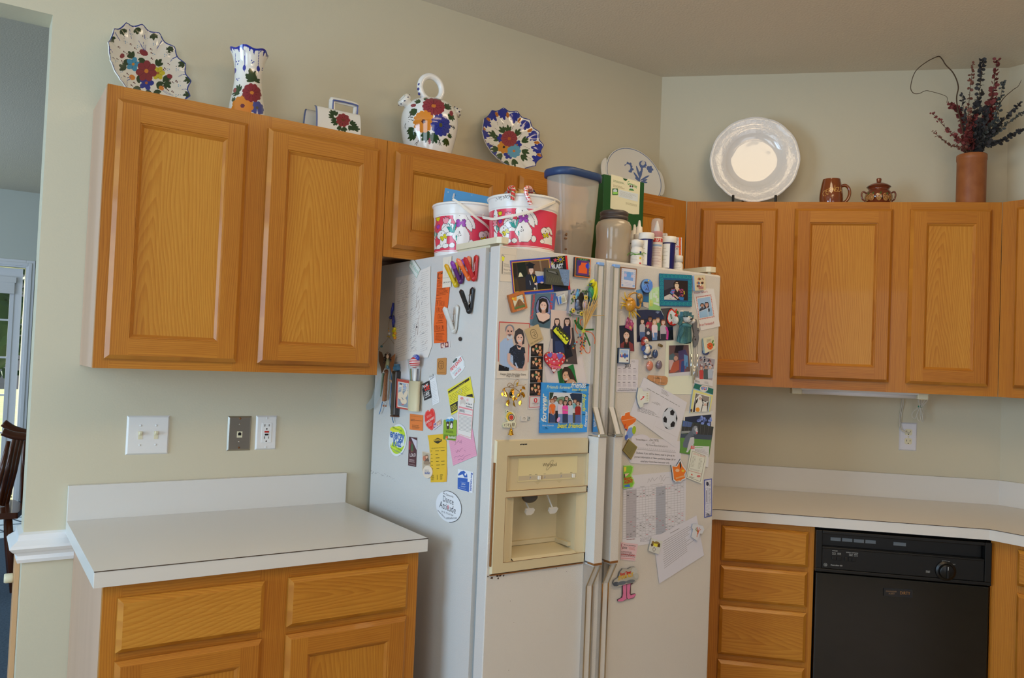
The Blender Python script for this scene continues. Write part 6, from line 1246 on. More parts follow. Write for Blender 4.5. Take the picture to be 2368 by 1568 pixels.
def stick(name,label,x0,y0,x1,y1,dd,rad,cols,cat='pencil'):
    p,q_=S_(V1,x1,y1,dd),S_(V1,x0,y0,dd);p=p-Vector((0,0,.03));b=MB();ax=(q_-p);L=ax.length;M=Vector((0,0,1)).rotation_difference(ax.normalized()).to_matrix().to_4x4();n=len(cols)
    V=[[M @ Vector((rad*math.cos(2*PI*k/n),rad*math.sin(2*PI*k/n),z))+p for k in range(n)] for z in (0,L)]
    for k in range(n): b.add([V[0][k],V[0][(k+1) % n],V[1][(k+1) % n],V[1][k]],[(0,1,2,3)],cols[k],n>8)
    b.add(V[0],[tuple(range(n-1,-1,-1))],cols[0]);b.add(V[1],[tuple(range(n))],cols[0]);o=b.build(name,RESIN);recenter(o);return tag(o,label,cat)
stick('pencil','striped green and pink pencil standing in the geese holder',508,1350,522,1478,.019,.0036,['#b8a06a','#7a9a4a','#c86a6a','#4a5a2a','#c8b490','#a06a4a'])
stick('pencil','dark grey pencil behind the white pen in the geese holder',585,1352,575,1480,.012,.003,['#4a4a52','#8a8a94']*4)
p0=S_(V1,556,1352,.022);p1_=S_(V1,550,1480,.018);c=p1_;rp=thing('novelty_pen','white pen topped with a red and white striped ball and a blue dotted cap','pen',c-Vector((0,0,.04)))
o0=c-Vector((0,0,.04));b=MB();b.tube([Vector((0,0,0)),p0-o0],.0052,16);b.build('barrel',WPL,rp)
bc=S_(V1,548,1282,.026)-o0;rb=.0175;b=MB();rows,n=40,40
for i in range(rows):
    t0,t1=PI*i/rows,PI*(i+1)/rows;z=math.cos((t0+t1)/2);colr='#c93c40' if (z>.62 or int((z+1)*6.2) % 2==0) else '#e8e2de'
    for k in range(n):
        a0,a1=2*PI*k/n,2*PI*(k+1)/n;f_=lambda t,a: bc+Vector((math.sin(t)*math.cos(a),math.sin(t)*math.sin(a),math.cos(t)))*rb;b.add([f_(t0,a0),f_(t1,a0),f_(t1,a1),f_(t0,a1)],[(0,1,2,3)],colr,True)
b.build('ball',RESIN,rp)
b=MB();b.X=Matrix.Translation(bc+Vector((.004,0,.014)));b.ball((0,0,0),.0165,24,'#2c44a4',sq=(.55,1.25,.72))
for k in range(16):
    a=k*2.39996;rr_=math.sqrt(k/16)*.9;y,z=rr_*math.cos(a)*.0206*.95,abs(rr_*math.sin(a))*.0119;x=-.0091*math.sqrt(max(0,1-(y/.0206)**2-(z/.0119)**2));b.ball((x,y,z),.0013,8,'#f0f0f0')
b.build('cap',RESIN,rp)
# ---- dark glossy tube with blue stopper
p,q_=S_(V2,335,372,.012),S_(V1,352,1372,.012);r=thing('glass_tube','long dark glossy tube with faceted blue stopper beside the geese holder','tube',p)
b=MB();b.box(-.011,.011,-.014,.014,0,q_.z-p.z);b.build('body',mat('dark_brown_gloss','#20120c',.1,coat=.7),r,bevel=.004)
b=MB();b.box(-.0105,.0105,-.0135,.0135,-.0045,0);b.build('foot',mat('amber','#5a3018',.2),r)
b=MB();h=q_.z-p.z;b.lathe([(.008,h+.0005),(.013,h+.004),(.014,h+.012),(.009,h+.018),(.012,h+.023),(0,h+.025)],6,smooth=False);b.build('stopper',mat('blue_glass','#3f7294',.08,coat=.6),r)
# ---- blue clip with yellow charm, partly behind the sheet
p=S_(V1,322,780,.008);r=thing('bag_clip','navy blue clip half hidden behind the scribbled sheet','clip',p,group=None)
b=MB()
for (x0,y0),(x1,y1),w in (((322,650),(300,790),.009),((325,790),(322,900),.011)): b.tube([S_(V1,x0,y0,.006)-p,(S_(V1,(x0+x1)/2,(y0+y1)/2,.01)-p),S_(V1,x1,y1,.006)-p],[w*.6,w,w*.7],12,flat=.5)
b.ball(S_(V1,292,805,.008)-p,.006,10);b.build('arms',mat('navy_gloss','#1c2a86',.2,coat=.5),r)
b=MB();q=random.Random(6)
for k in range(9): b.ball(S_(V1,330+q.uniform(-9,8),925+k*12,.007)-p,.0058,10,q.choice(['#e0d21c','#d8c818','#e8a024']))
b.build('charm',RESIN,r)
# ---- hanging fairy ornament
Sf=lambda x,y,d=.012: S_(V1,x,y,d)
p=Sf(265,1568+30);r=thing('fairy_ornament','hanging fairy ornament in copper and pale green dress on the fridge side','ornament',p)
def tubeF(pts,rad,col,nm,m=RESIN,flat=1,n=10): b=MB();b.tube(smooth([Sf(*q_)-p for q_ in pts],5),rad,n,col,flat=flat);o=b.build(nm,m,r);return o
b=MB();L=smooth([Sf(*q_)-p for q_ in ((330,1085),(300,1045),(275,1010),(272,940),(276,850),(283,810))],6);b.tube(L,.0006,6,'#8a6a3c');L2=smooth([Sf(*q_)-p for q_ in ((272,1015),(240,1060),(215,1085),(190,1110),(165,1140),(175,1165))],6);b.tube(L2,.0006,6,'#8a6a3c')
for x,y,rr_,cc in ((277,975,.0042,'#c8ccd0'),(271,945,.0028,'#d89a2c'),(262,1005,.0028,'#c8a82c'),(282,1008,.0028,'#c8a82c'),(217,1085,.0022,'#b09470'),(195,1112,.0045,'#3a6a74'),(283,805,.004,'#2c3a80'),(270,920,.002,'#d8a83c')): b.ball(Sf(x,y)-p,rr_,10,cc)
b.build('bead_string',RESIN,r)
def wing(P,col,nm):
    b=MB();V=[Sf(x,y,.02)-p for x,y in P];n=len(V);b.add(V+[v+Vector((.0015,0,0)) for v in V],[tuple(range(n)),tuple(range(2*n-1,n-1,-1))]+[(i,n+i,n+(i+1) % n,(i+1) % n) for i in range(n)],col);return b.build(nm,RESIN,r)
wing([(165,1160),(195,1175),(210,1220),(240,1290),(225,1340),(195,1400),(185,1330),(165,1270)],'#5e3418','wing');wing([(340,1190),(330,1260),(318,1330),(305,1395),(280,1330),(285,1260),(310,1215)],'#a0643a','wing')
b=MB();b.ball(Sf(262,1218,.024)-p,.0068,14,'#d8b898',sq=(.9,.85,1.25));b.build('head',RESIN,r)
b=MB()
for x,y,rr_ in ((245,1205,.006),(280,1205,.006),(235,1235,.0065),(290,1240,.0065),(228,1260,.0055),(298,1262,.0055),(262,1192,.0065),(222,1285,.004)): b.ball(Sf(x,y,.019)-p,rr_,10,'#3c2618')
b.build('hair',RESIN,r)
b=MB()
for k in range(5): b.ball(Sf(250+k*6,1186-abs(k-2)*-3-6,.026)-p,.0018,8,'#b0a49c')
b.build('crown',mat('pewter','#b8aca4',.25,metal=.8),r)
tubeF([(262,1245,.02),(262,1290,.022),(258,1330,.02)],[.005+.004*k/10 for k in range(11)],'#a9b08a','bodice')
b=MB();b.ball(Sf(245,1380,.02)-p,.009,14,'#7c4a2a',sq=(.8,1.15,.8));b.build('waist',RESIN,r)
tubeF([(250,1390,.018),(240,1450,.018),(235,1560,.018),(225,1690,.016)],[.009+.0035*k/15 for k in range(16)],'#a9714c','skirt',FELT,.6)
tubeF([(215,1400,.02),(205,1480,.02),(195,1570,.017),(185,1640,.012)],[.009-.005*k/15 for k in range(16)],'#93a58c','drape',FELT,.5)
tubeF([(285,1340,.014),(300,1440,.014),(298,1560,.012),(285,1700,.012),(300,1830,.01),(322,1925,.008)],.0042,'#5a8fc4','ribbon',FELT,.25)
tubeF([(258,1320,.024),(262,1345,.024)],.0068,'#6fa6cc','sash',FELT,.6)
tubeF([(205,1700,.012),(190,1770,.012),(172,1832,.01)],.0042,'#6a9cd0','ribbon',FELT,.25)
tubeF([(285,1470,.018),(310,1495,.02),(316,1560,.016)],.003,'#c9a488','arm')
b=MB()
for x,y,cc in ((212,1725,'#c8ccd0'),(238,1725,'#c8ccd0'),(215,1745,'#a8592c'),(240,1748,'#a8592c'),(225,1712,'#d0d0d4')): b.ball(Sf(x,y,.014)-p,.0032,10,cc)
b.build('bead_tassel',RESIN,r)
TUL=mat('gauze','#b9c8cc',.8,alpha=.35)
b=MB();P=[(175,1440),(190,1560),(182,1640),(120,1760),(70,1790),(-5,1785),(90,1660),(120,1560),(150,1490)];V=[Sf(x,y,.014+.004*(i % 2))-p for i,(x,y) in enumerate(P)];b.add(V,[(0,1,8),(1,7,8),(1,2,7),(2,6,7),(2,3,6),(3,4,6),(4,5,6)],None,True);b.build('gauze_train',TUL,r)
# ------------------------------------------------------------------ papers and magnets, freezer door
def photo(V,q,off,border,name,label,draw,th=.0004,m=None,cat='photo',pl='F'):
    A=Art(V,pl,off,th);A.slab(q,border);draw(A);return A.done(name,label,cat,m or GLOSS)
SK,SK2,SK3='#cf9f82','#b98468','#d8ab90'
def lamp(A):
    A.frame([(150,140),(312,153),(300,385),(155,375)],2,'#8a7c66');A.line([(165,185),(158,370)],7,'#3a3630');A.poly([(153,165),(188,175),(180,222),(158,220)],'#e2cf2a');A.line([(152,168),(165,145),(188,176)],4,'#3a3630');A.lines([(178,245),(250,258),(250,300),(175,290)],4,'#7c705c',4,3);A.text('Musical Theatre',175,325,285,345,'#5a5040',1.2);A.lines([(172,345),(290,358),(285,378),(175,368)],3,'#7c705c',3,4)
sheet_(V3,[(135,62),(326,80),(318,470),(135,455)],'F',.0002,'#cfb494','card','cream card with a yellow street lamp at the top left of the freezer door','card',lamp)
def blast(A):
    A.poly([(895,160),(917,157),(957,558),(935,562)],'#c8201e');A.poly([(750,500),(935,560),(760,582)],'#141a34')
    for k in range(10): a=k*PI/5;A.line([(740+10*math.cos(a),258+10*math.sin(a)),(740+34*math.cos(a),258+34*math.sin(a))],5,'#e8e0c8' if k % 2 else '#e8b82c')
    A.ell(740,260,12,12,'#e8b020')
    for k in range(9): a=k*2*PI/9+.3;A.line([(840+16*math.cos(a),200+16*math.sin(a)),(840+46*math.cos(a),200+46*math.sin(a))],7,'#e0b82a')
    A.ell(838,202,14,14,'#3a5ac8');P=[]
    for k in range(10): a=-PI/2+k*PI/5;q=28 if k % 2==0 else 12;P.append((778+q*math.cos(a),212+q*math.sin(a)))
    A.poly(P,'#c83a4a');A.text('BLAST',738,312,872,302,'#ece4d8',1.2,bold=.05)
sheet_(V3,[(690,180),(916,157),(957,560),(735,585)],'F',.0002,'#15161c','card','black card with stars and fireworks and a red edge','card',blast,m=GLOSS)
def grad(A):
    q=[(272,240),(702,203),(738,548),(302,585)];A.poly(q,'#3a2c22');f=A.quadmap(q)
    def B(c,*L): A.poly([f(*p) for p in L],c)
    B('#1c2018',(.13,.02),(.35,.02),(.4,.5),(.15,.55));B('#6a4a34',(.5,0),(1,0),(1,.4),(.5,.45));B('#8a6a4c',(.74,.0),(.78,.0),(.8,.42),(.76,.42));B('#b8a690',(.6,.35),(.85,.4),(.9,.6),(.6,.62));B('#1a1714',(.65,.6),(1,.65),(1,1),(.6,1));B('#4a3522',(.02,.55),(.1,.55),(.14,1),(.05,1));B('#e0cc9a',(.18,.36),(.22,.36),(.27,.5),(.14,.5));B('#2a2018',(.0,.05),(.12,.05),(.1,.5),(.0,.5))
    A.who(497,330,36,SK3,'#6a4834','#23242e',1.9,6.2,1.4);A.poly([(430,270),(480,236),(545,262),(500,295)],'#17181e');A.poly([(462,280),(525,280),(525,305),(462,310)],'#17181e');A.line([(502,390),(528,470),(540,400)],8,'#d8b02c');A.line([(560,470),(566,560)],6,'#c8c4c0');A.line([(480,450),(490,500)],6,'#b8b4b4');A.poly([(560,400),(638,390),(645,470),(568,480)],'#2f4aa8');A.ell(552,488,20,12,SK3);A.ell(622,472,18,11,SK3);A.ell(537,545,10,14,'#c8b898')
    A.frame(q,7,'#d8a02c');A.frame([(262,232),(712,194),(748,556),(296,594)],5,'#c03a2a')
photo(V3,[(250,215),(720,175),(762,582),(292,622)],.0016,'#2c4494','photo_card','blue bordered graduation photo of a person in cap and gown',grad)
A=Art(V3,'F',.0025,.010);A.slab([(668,300),(945,322),(940,512),(668,492)],'#5c5f62','#3a3228');A.poly([(668,300),(820,318),(850,420),(880,508),(668,492)],'#4c4636');A.poly([(672,320),(800,350),(822,390),(690,350)],'#27261e');A.poly([(690,330),(780,345),(800,375),(700,345)],'#6b6458')
for k in range(9): A.line([(690+20*k,400+6*(k % 3)),(705+20*k,470+5*(k % 2))],3,'#6a6348');A.k-=1
A.k+=1;A.poly([(820,318),(945,322),(940,512),(882,508),(845,400)],'#6f7c8c')
for k in range(40): x,y=850+rnd.random()*85,330+rnd.random()*165;A.ell(x,y,5,5,'#7d8a9a' if k % 2 else '#616e7e',n=6);A.k-=1
A.k+=1;A.done('stone_magnet','thick grey and dark stone-look picture magnet overlapping the black card','magnet',GLOSS)
A=Art(V3,'F',0,.009);A.slab([(1016,172),(1194,196),(1188,423),(1004,400)],'#d8641e','#231a1c');A.poly([(1024,182),(1186,204),(1181,412),(1013,391)],'#2f3a34');A.poly([(1036,208),(1176,226),(1172,396),(1026,378)],'#5a2c5c');A.poly([(1060,235),(1155,245),(1150,370),(1048,360)],'#d8521e');A.text('MICKEY',1050,208,1160,222,'#5a8a4a',1.0,bold=.02);A.ell(1056,245,27,32,'#43285c');A.ell(1160,280,27,32,'#2c3c9a')
for k in range(12): A.ell(1176,240+k*13,5,4,'#c8b82a',n=6);A.ell(1022-k*.6,215+k*14,5,4,'#3a6a4a',n=6);A.k-=2
A.k+=2;A.done('tile_magnet','square orange and purple tile magnet at the top right of the freezer door','magnet',RESIN)
A=Art(V3,'F',.0,.010);A.slab(roundq([(232,620),(412,566),(456,772),(284,826)],10),'#b8622c','#8e481c');A.poly([(272,650),(400,605),(428,755),(305,790)],'#3a2c20');A.poly([(278,655),(396,612),(422,740),(306,776)],'#cfb890');A.poly([(276,655),(330,632),(325,690),(285,680)],'#d8842a');A.ell(285,660,14,14,'#e2b02c');A.poly([(345,672),(368,665),(425,735),(300,778)],'#8e5c34');A.line([(348,680),(355,760)],4,'#5a3820')
for k in range(5): A.line([(335-9*k,690+16*k),(375+10*k,682+12*k)],3,'#5a3820');A.k-=1
A.k+=1;A.poly([(302,765),(425,730),(428,752),(305,788)],'#5a6a34');A.ell(345,640,20,8,'#e4dcc8',-.3);A.ell(375,650,14,6,'#e4dcc8',-.3);A.ell(405,650,5,8,'#3a5a8a');A.ell(410,690,5,8,'#3a5a8a');A.text('CANCUN',332,806,420,782,'#e0a878',1.0);A.done('tile_magnet','terracotta tile magnet with a stepped pyramid on it','magnet',RESIN)
def getrec(A):
    A.poly([(500,620),(560,600),(540,700),(495,800)],'#54646a');A.poly([(720,600),(790,600),(770,790),(710,900)],'#4c6488');A.ell(638,770,92,142,'#202636');A.ell(640,772,84,132,'#7a7690');A.poly([(545,830),(610,815),(665,815),(722,850),(712,1008),(540,985),(500,960)],'#48595c');A.poly([(556,832),(600,818),(670,822),(715,850),(712,900),(640,935),(590,915)],SK3);A.poly([(548,838),(590,915),(635,935),(714,890),(712,915),(640,960),(580,935)],'#16161c')
    A.poly([(585,720),(590,670),(630,650),(680,670),(700,740),(695,820),(660,830),(600,825),(580,790)],'#221a18');A.rect(620,790,665,835,SK2);A.ell(640,745,38,55,SK3);A.poly([(598,730),(605,690),(640,676),(680,700),(684,740),(668,700),(630,695)],'#221a18');A.ell(624,735,7,4,'#2a1c18');A.ell(658,738,7,4,'#2a1c18');A.ell(634,776,15,6,'#ece0d8');A.line([(612,850),(640,862),(668,855)],2,'#e0c8a0')
    A.text('Overtonson',516,905,542,618,'#c83c34',1.0,bold=.02);A.text('GET REC',738,790,758,608,'#c83c34',1.0,bold=.03)
photo(V3,roundq([(502,612),(786,590),(714,1010),(484,972)],10),.0003,'#52666e','id_card','blue marbled card with an oval portrait and red lettering',getrec)
A=Art(V3,'F',.002,.006);A.slab([(803,634),(888,600),(914,700),(826,730)],'#c8bca8','#2c4c84');A.poly([(812,640),(845,628),(868,712),(832,724)],'#8aa0b8');A.poly([(832,640),(842,636),(850,720),(832,724)],'#3f6aa4');A.poly([(848,660),(880,625),(902,690),(858,712)],'#a89a78');A.ell(872,640,10,16,'#c0b08c');A.done('photo_magnet','small blue edged square magnet with a building, right of the oval portrait','magnet',GLOSS)
sheet_(V4,[(1000,60),(1700,-140),(1795,420),(1065,420)],'F',.0,'#cdb5a2','paper','plain white sheet behind the green portrait and the blue frame','paper',lambda A: (A.line([(1700,-60),(1775,360)],3,'#b8a08c'),A.line([(1010,60),(1060,350)],3,'#b8a08c')))
def prom(A):
    A.poly([(728,795),(965,808),(985,1000),(725,1040)],'#cba890');A.poly([(720,1020),(990,1000),(1040,1428),(770,1420)],'#4a3a34');A.poly([(725,1130),(780,1130),(790,1300),(700,1300)],'#b49a88')
    A.who(800,930,34,SK,'#3a2620','#23263a',1.6,11,.9);A.poly([(775,1160),(880,1150),(905,1290),(780,1300)],'#2c3654');A.who(918,930,38,SK,'#33221c','#22223a',1.35,8,1.1);A.poly([(880,1200),(945,1190),(985,1330),(895,1370)],'#15151f');A.line([(960,990),(965,1120),(945,1200)],15,SK);A.ell(915,1385,9,14,SK)
photo(V3,[(727,788),(966,806),(1042,1432),(770,1424)],.0014,'#c8b09c','photo','tall photo of two people in dark evening gowns',prom)
A=Art(V3,'F',.003,.004);A.slab(roundq([(800,985),(946,1140),(905,1204),(752,1035)],16),'#d8cf2a','#232312');A.text('GEICO',785,1012,922,1165,'#2a2a1a',1.15,bold=.05);A.text('geico.com',800,1085,862,1152,'#4a4a1c',1.0,bold=.02);A.done('bar_magnet','yellow slanted bar magnet reading GEICO across the evening gown photo','magnet',RESIN)
def couple(A):
    A.poly([(128,940),(478,956),(455,1502),(115,1508)],'#c3a184');A.poly([(122,928),(482,948),(480,958),(126,940)],'#b8322c');A.line([(124,935),(112,1398)],8,'#b8322c');A.line([(480,955),(462,1405)],8,'#b8322c')
    A.poly([(130,1180),(190,1120),(250,1140),(290,1180),(330,1480),(240,1500),(130,1420)],'#bcc6d4');A.poly([(120,1430),(240,1470),(235,1508),(115,1505)],'#1c1a1e')
    for x in (170,200,220): A.line([(x,1170),(x+20,1470)],3,'#a4b2c6');A.k-=1
    A.k+=1;A.rect(215,1095,268,1150,'#c08a70');A.poly([(232,1140),(280,1130),(285,1180),(240,1185)],'#c4ccd8');A.ell(246,1020,54,58,'#75706e');A.ell(246,1055,44,78,'#c9967c');A.ell(246,1108,36,28,'#b8b0a8');A.ell(244,1085,24,8,'#5a4a44');A.ell(244,1098,14,5,'#9a5a50');A.ell(228,1042,10,6,'#2a1c1a');A.ell(265,1045,10,6,'#2a1c1a');A.line([(214,1028),(238,1030)],5,'#4a3c38');A.line([(254,1032),(280,1032)],5,'#4a3c38');A.line([(246,1045),(242,1068),(254,1070)],3,'#a4705a')
    A.poly([(295,1120),(310,1040),(355,1005),(400,1030),(418,1110),(415,1190),(380,1205),(315,1185)],'#3c3230');A.rect(345,1170,390,1230,'#c89078');A.poly([(250,1240),(320,1195),(350,1205),(385,1225),(420,1230),(430,1310),(410,1480),(290,1475),(285,1330),(235,1300)],'#23262e');A.poly([(325,1200),(350,1240),(385,1225),(370,1260),(340,1250)],'#cf9f84')
    for k in range(50): A.ell(265+rnd.random()*150,1250+rnd.random()*210,4,3,'#454c60',n=5);A.k-=1
    A.k+=1;A.ell(362,1125,40,58,'#d6a488');A.poly([(318,1110),(335,1065),(370,1050),(405,1080),(405,1115),(380,1075),(350,1078)],'#3c3230');A.ell(347,1112,8,5,'#2a1c1a');A.ell(380,1115,8,5,'#2a1c1a');A.ell(362,1152,18,8,'#f0e4dc');A.line([(236,1300),(232,1400),(290,1460),(340,1480)],34,'#c89a82');A.line([(425,1300),(440,1400),(405,1480)],24,'#c89a82');A.ell(355,1492,34,14,'#cf9f84');A.ell(405,1492,22,16,'#cf9f84');A.line([(310,1410),(335,1470)],16,'#c6cedc')
    A.text('Happy 50th Birthday Steve',132,1552,435,1560,'#5a4838',1.0);A.text('May 13, 2005',205,1577,358,1581,'#5a4838',1.0)
photo(V3,[(120,926),(484,946),(459,1600),(94,1594)],.0002,'#d2ba9e','photo_card','photo card of a couple with a Happy 50th Birthday caption',couple)
A=Art(V3,'F',.0025,.003);A.slab(roundq([(420,1030),(582,957),(640,1138),(490,1226)],12),'#b79362');engraved(A,530,1075,62,'#4a3820',-.35);A.text('UNC ASHEVILLE',490,1200,622,1130,'#4a3820',1.0);A.done('leather_magnet','tan leather-look magnet with an engraved outline beside the couple photo','magnet')
def booth(A):
    q=random.Random(21)
    for j in range(4):
        y0=1190+j*(153);x0=496-j*5;A.poly([(x0,y0),(x0+146,y0-6),(x0+142,y0+146),(x0-4,y0+148)],'#171312')
        for (dx,dy,r,sk,top,hr) in ((65,22,17,'#d08a5c','#2c5a38','#3a2418'),(102,40,19,'#d8945e','#a8542c','#4a2c1c'),(28,62,19,'#d89a6c','#3a2a26','#4a2e1e'),(70,82,20,'#dc9c6e','#231c1e','#2a1c16'),(105,92,16,'#d08c60','#b0602e','#3a2418')):
            A.who(x0+dx+q.uniform(-6,6),y0+dy+q.uniform(-3,3),r,sk,hr,top,1.3,3.1,.6)
        A.k=5
    A.k=90;A.frame([(478,1805),(626,1800),(614,1925),(468,1932)],5,'#b8282c');A.ell(545,1850,18,28,'#cc2a2c');A.ell(545,1850,7,17,'#d8c4b4');A.text('Orange Night',500,1895,588,1888,'#8a6a60',1.2,shear=.3);A.text('memories',520,1910,570,1906,'#8a6a60',.9)
A=Art(V3,'F',.0008,.0004);A.slab([(488,1190),(652,1180),(618,1946),(462,1956)],'#cdb8a6');booth(A);A.done('photo_strip','four-frame photo booth strip of a laughing group','photo',GLOSS)
A=Art(V3,'F',.0035,.006);H=heart(775,1388,128,130,.05,40);A.slab(H,'#bf2f30','#7a1c1e')
H2=[(775+(x-775)*.87,1382+(y-1388)*.87) for x,y in H]
for k,(x,y) in enumerate(H2[::2]): A.ell(x,y,8,9,['#e6dcc8','#e8c83a'][k % 3==1],n=9);A.k-=1
A.k+=1;A.poly(heart(718,1322,32,34,-.3),'#6a5a98');A.poly(heart(832,1335,38,42,.2),'#6a5a98');A.ell(770,1330,24,34,'#d04a5c',.1);A.ell(725,1400,22,26,'#cf3f4a');A.ell(765,1405,22,26,'#d04a5c');A.ell(805,1410,22,26,'#cf3f4a')
for x,y in ((740,1368),(800,1370),(764,1398),(820,1390),(712,1375)): A.ell(x,y,8,8,'#e8dcc8',n=8)
A.line([(715,1448),(845,1470)],24,'#d86470');A.text('Hugs & Kisses',722,1458,840,1476,'#b83a48',.9);A.poly(heart(762,1500,26,20,0),'#e4c8bc');A.done('heart_magnet','hand-painted red heart magnet edged with white and yellow dots','magnet',RESIN)
def green(A):
    A.poly([(1258,205),(1300,120),(1540,25),(1605,362),(1282,356)],'#1f6a30');A.poly([(1290,110),(1330,90),(1350,350),(1283,355)],'#18481f')
    A.poly([(1330,250),(1325,150),(1370,70),(1430,65),(1490,110),(1545,220),(1590,330),(1560,362),(1380,358)],'#33221a');A.poly([(1420,330),(1480,285),(1540,300),(1600,362),(1400,360)],'#c08a64');A.poly([(1400,270),(1460,240),(1480,300),(1430,340)],'#b27c58');A.ell(1405,225,62,95,'#cc9670',.12);A.poly([(1340,200),(1352,140),(1400,110),(1450,130),(1475,200),(1490,300),(1450,240),(1430,150),(1380,150)],'#33221a');A.ell(1378,215,12,7,'#2a1a14');A.ell(1425,212,12,7,'#2a1a14');A.ell(1408,290,28,11,'#ecdcd0',-.25);A.line([(1398,220),(1388,255),(1402,258)],4,'#a87050')
photo(V4,[(1245,150),(1535,15),(1608,366),(1283,360)],.0012,'#1f6a30','photo','portrait of a long-haired smiling person on a bright green background',green)
# blue friends frame
c=fz(V4[0]+1370/V4[2],V4[1]+1260/V4[2]);FRc=Vector((c[0],FY-.004,c[1]));r=thing('picture_magnet','blue magnetic frame covered in the words friends forever','photo frame',FRc)
A=Art(V4,'F',.003,.0035);Q=[(960,348),(1818,378),(1782,1250),(925,1267)];I_=[(1095,525),(1692,547),(1668,1088),(1072,1084)]
A.slab(Q,'#3580b0','#2a5f86')
for k in range(60): x,y=960+rnd.random()*820,370+rnd.random()*860;A.ell(x,y,40+30*rnd.random(),25,rnd.choice(['#3a8ab8','#2f78a8','#3c86ae']),n=8);A.k-=1
A.k+=1;W_,Y_='#ddd2c0','#bdb84a'
A.text('Friends forever',1048,455,1500,465,'#b8b888',.9,bold=.02,shear=.25);A.text('friends',1490,440,1768,448,W_,1.15,bold=.02,shear=.3);A.text('best friends',1508,498,1785,506,Y_,.9,bold=.015,shear=.25);A.text('forever',1042,1075,1045,545,W_,.95,bold=.03,shear=.3);A.text('friends',1068,830,1072,655,Y_,.9,shear=.25);A.text('friends',1705,550,1700,880,Y_,1.0,bold=.03,shear=.3);A.text('forever',1775,1165,1790,860,W_,.9,bold=.02,shear=.3);A.text('friends',1692,720,1688,860,'#6f9a6a',.9);A.text('best friends',968,1140,1180,1142,'#c8c0a8',.8,shear=.25);A.text('best friends',1240,1170,1712,1168,'#c8b93c',.95,bold=.03,shear=.3)
A.done('frame',None,None,PRINT,parent=r).location=-FRc
A=Art(V4,'F',.0068,.0003);A.slab(I_,'#c9bcae')
A.poly([(1100,525),(1692,547),(1690,640),(1098,640)],'#cfc4b8');A.poly([(1095,525),(1180,528),(1165,600),(1120,660),(1090,680)],'#2f3a28');A.poly([(1470,560),(1530,538),(1692,545),(1685,720),(1560,700),(1500,650)],'#1e2a3c');A.poly([(1180,640),(1330,605),(1480,630),(1520,720),(1200,740)],'#6f8060');A.poly([(1085,900),(1668,900),(1668,1088),(1072,1084)],'#4a4436')
for (x,y,r_,sk,hr,tp,h,lg,bt) in ((1205,640,40,'#7a5040','#221a18','#c8c4c0',5.6,.2,'#1c1c22'),(1412,640,40,SK2,'#231b18','#b8a8a8',5,.3,0),(1565,685,34,SK2,'#3a2a22','#6a9a94',4,.6,0),(1615,730,40,SK2,'#4a2e22','#8e1f1c',5.2,.5,'#4a5a80'),(1152,690,42,SK2,'#8a4a2c','#e8692a',5.4,.3,'#33405a'),(1302,700,40,SK2,'#6a4a34','#d8b8b4',5.6,.5,'#6a7a98'),(1470,715,40,SK2,'#2a1e1a','#e0dcd8',5.6,.6,'#7484a4'),(1382,715,40,SK2,'#33221c','#e8488e',5.2,.8,'#2c3448')):
    A.who(x,y,r_,sk,hr,tp,1.35,h,lg)
    if bt: A.poly([(x-1.2*r_,y+h*r_-4),(x+1.2*r_,y+h*r_-4),(x+1.25*r_,1084),(x-1.25*r_,1084)],bt)
A.line([(1110,800),(1130,910),(1165,930)],16,SK2);A.line([(1198,800),(1190,900),(1160,940)],16,SK2);A.line([(1335,840),(1400,850),(1425,860)],18,SK2);A.ell(1258,1020,26,48,'#e89ab8',.4)
A.frame(I_,5,'#cfc8bc');A.done('picture','group photo of young people standing outdoors',None,GLOSS,parent=r).location=-FRc
# ---- gold leaf cluster
Pf=lambda V,x,y,d=.01: hit(V[0]+x/V[2],V[1]+y/V[2],NF,(0,FY-d,0))
GOLD=mat('polished_gold','#d9a63c',.16,metal=1);WIRE=mat('gold_wire','#a8803a',.3,metal=1)
o0=Pf(V4,450,800,.004);r=thing('leaf_magnet','cluster of gilded metal leaves on curly wire','magnet',o0);q=random.Random(14)
for (x,y,s_,a) in ((530,380,40,.2),(315,560,52,-.3),(455,530,50,.3),(430,490,40,1.0),(545,580,42,.5),(460,640,48,.1),(620,560,45,-.6),(635,450,42,-.9),(360,700,50,.4),(470,740,48,-.2),(580,720,50,.2),(255,560,38,.1),(590,500,36,.9),(400,600,38,-.7),(345,740,40,-.2),(510,650,36,.8),(640,590,34,.3),(290,480,34,.6)):
    b=MB();p=Pf(V4,x,y,.012+q.uniform(0,.014));sc=s_/V4[2]*.00125;M=Matrix.Translation(p-o0) @ Matrix.Rotation(a,4,'Y') @ Matrix.Rotation(q.uniform(-.7,.7),4,'Z') @ Matrix.Rotation(q.uniform(-.5,.4),4,'X');b.X=M
    ol=[(0,1.15),(.45,.6),(.7,.1),(.55,-.5),(.2,-.95),(0,-1.25),(-.2,-.95),(-.55,-.5),(-.7,.1),(-.45,.6)]
    b.add([(x_*sc,.0014*abs(x_)*4*sc/.01,z_*sc) for x_,z_ in ol]+[(0,-.1*sc,z_*sc) for z_ in (.8,0,-.9)],[(0,1,10,9),(1,2,11,10),(2,3,4,12,11),(4,5,12),(5,6,12),(6,7,8,11,12),(8,9,10,11)]);b.build('leaf',GOLD,r)
b=MB()
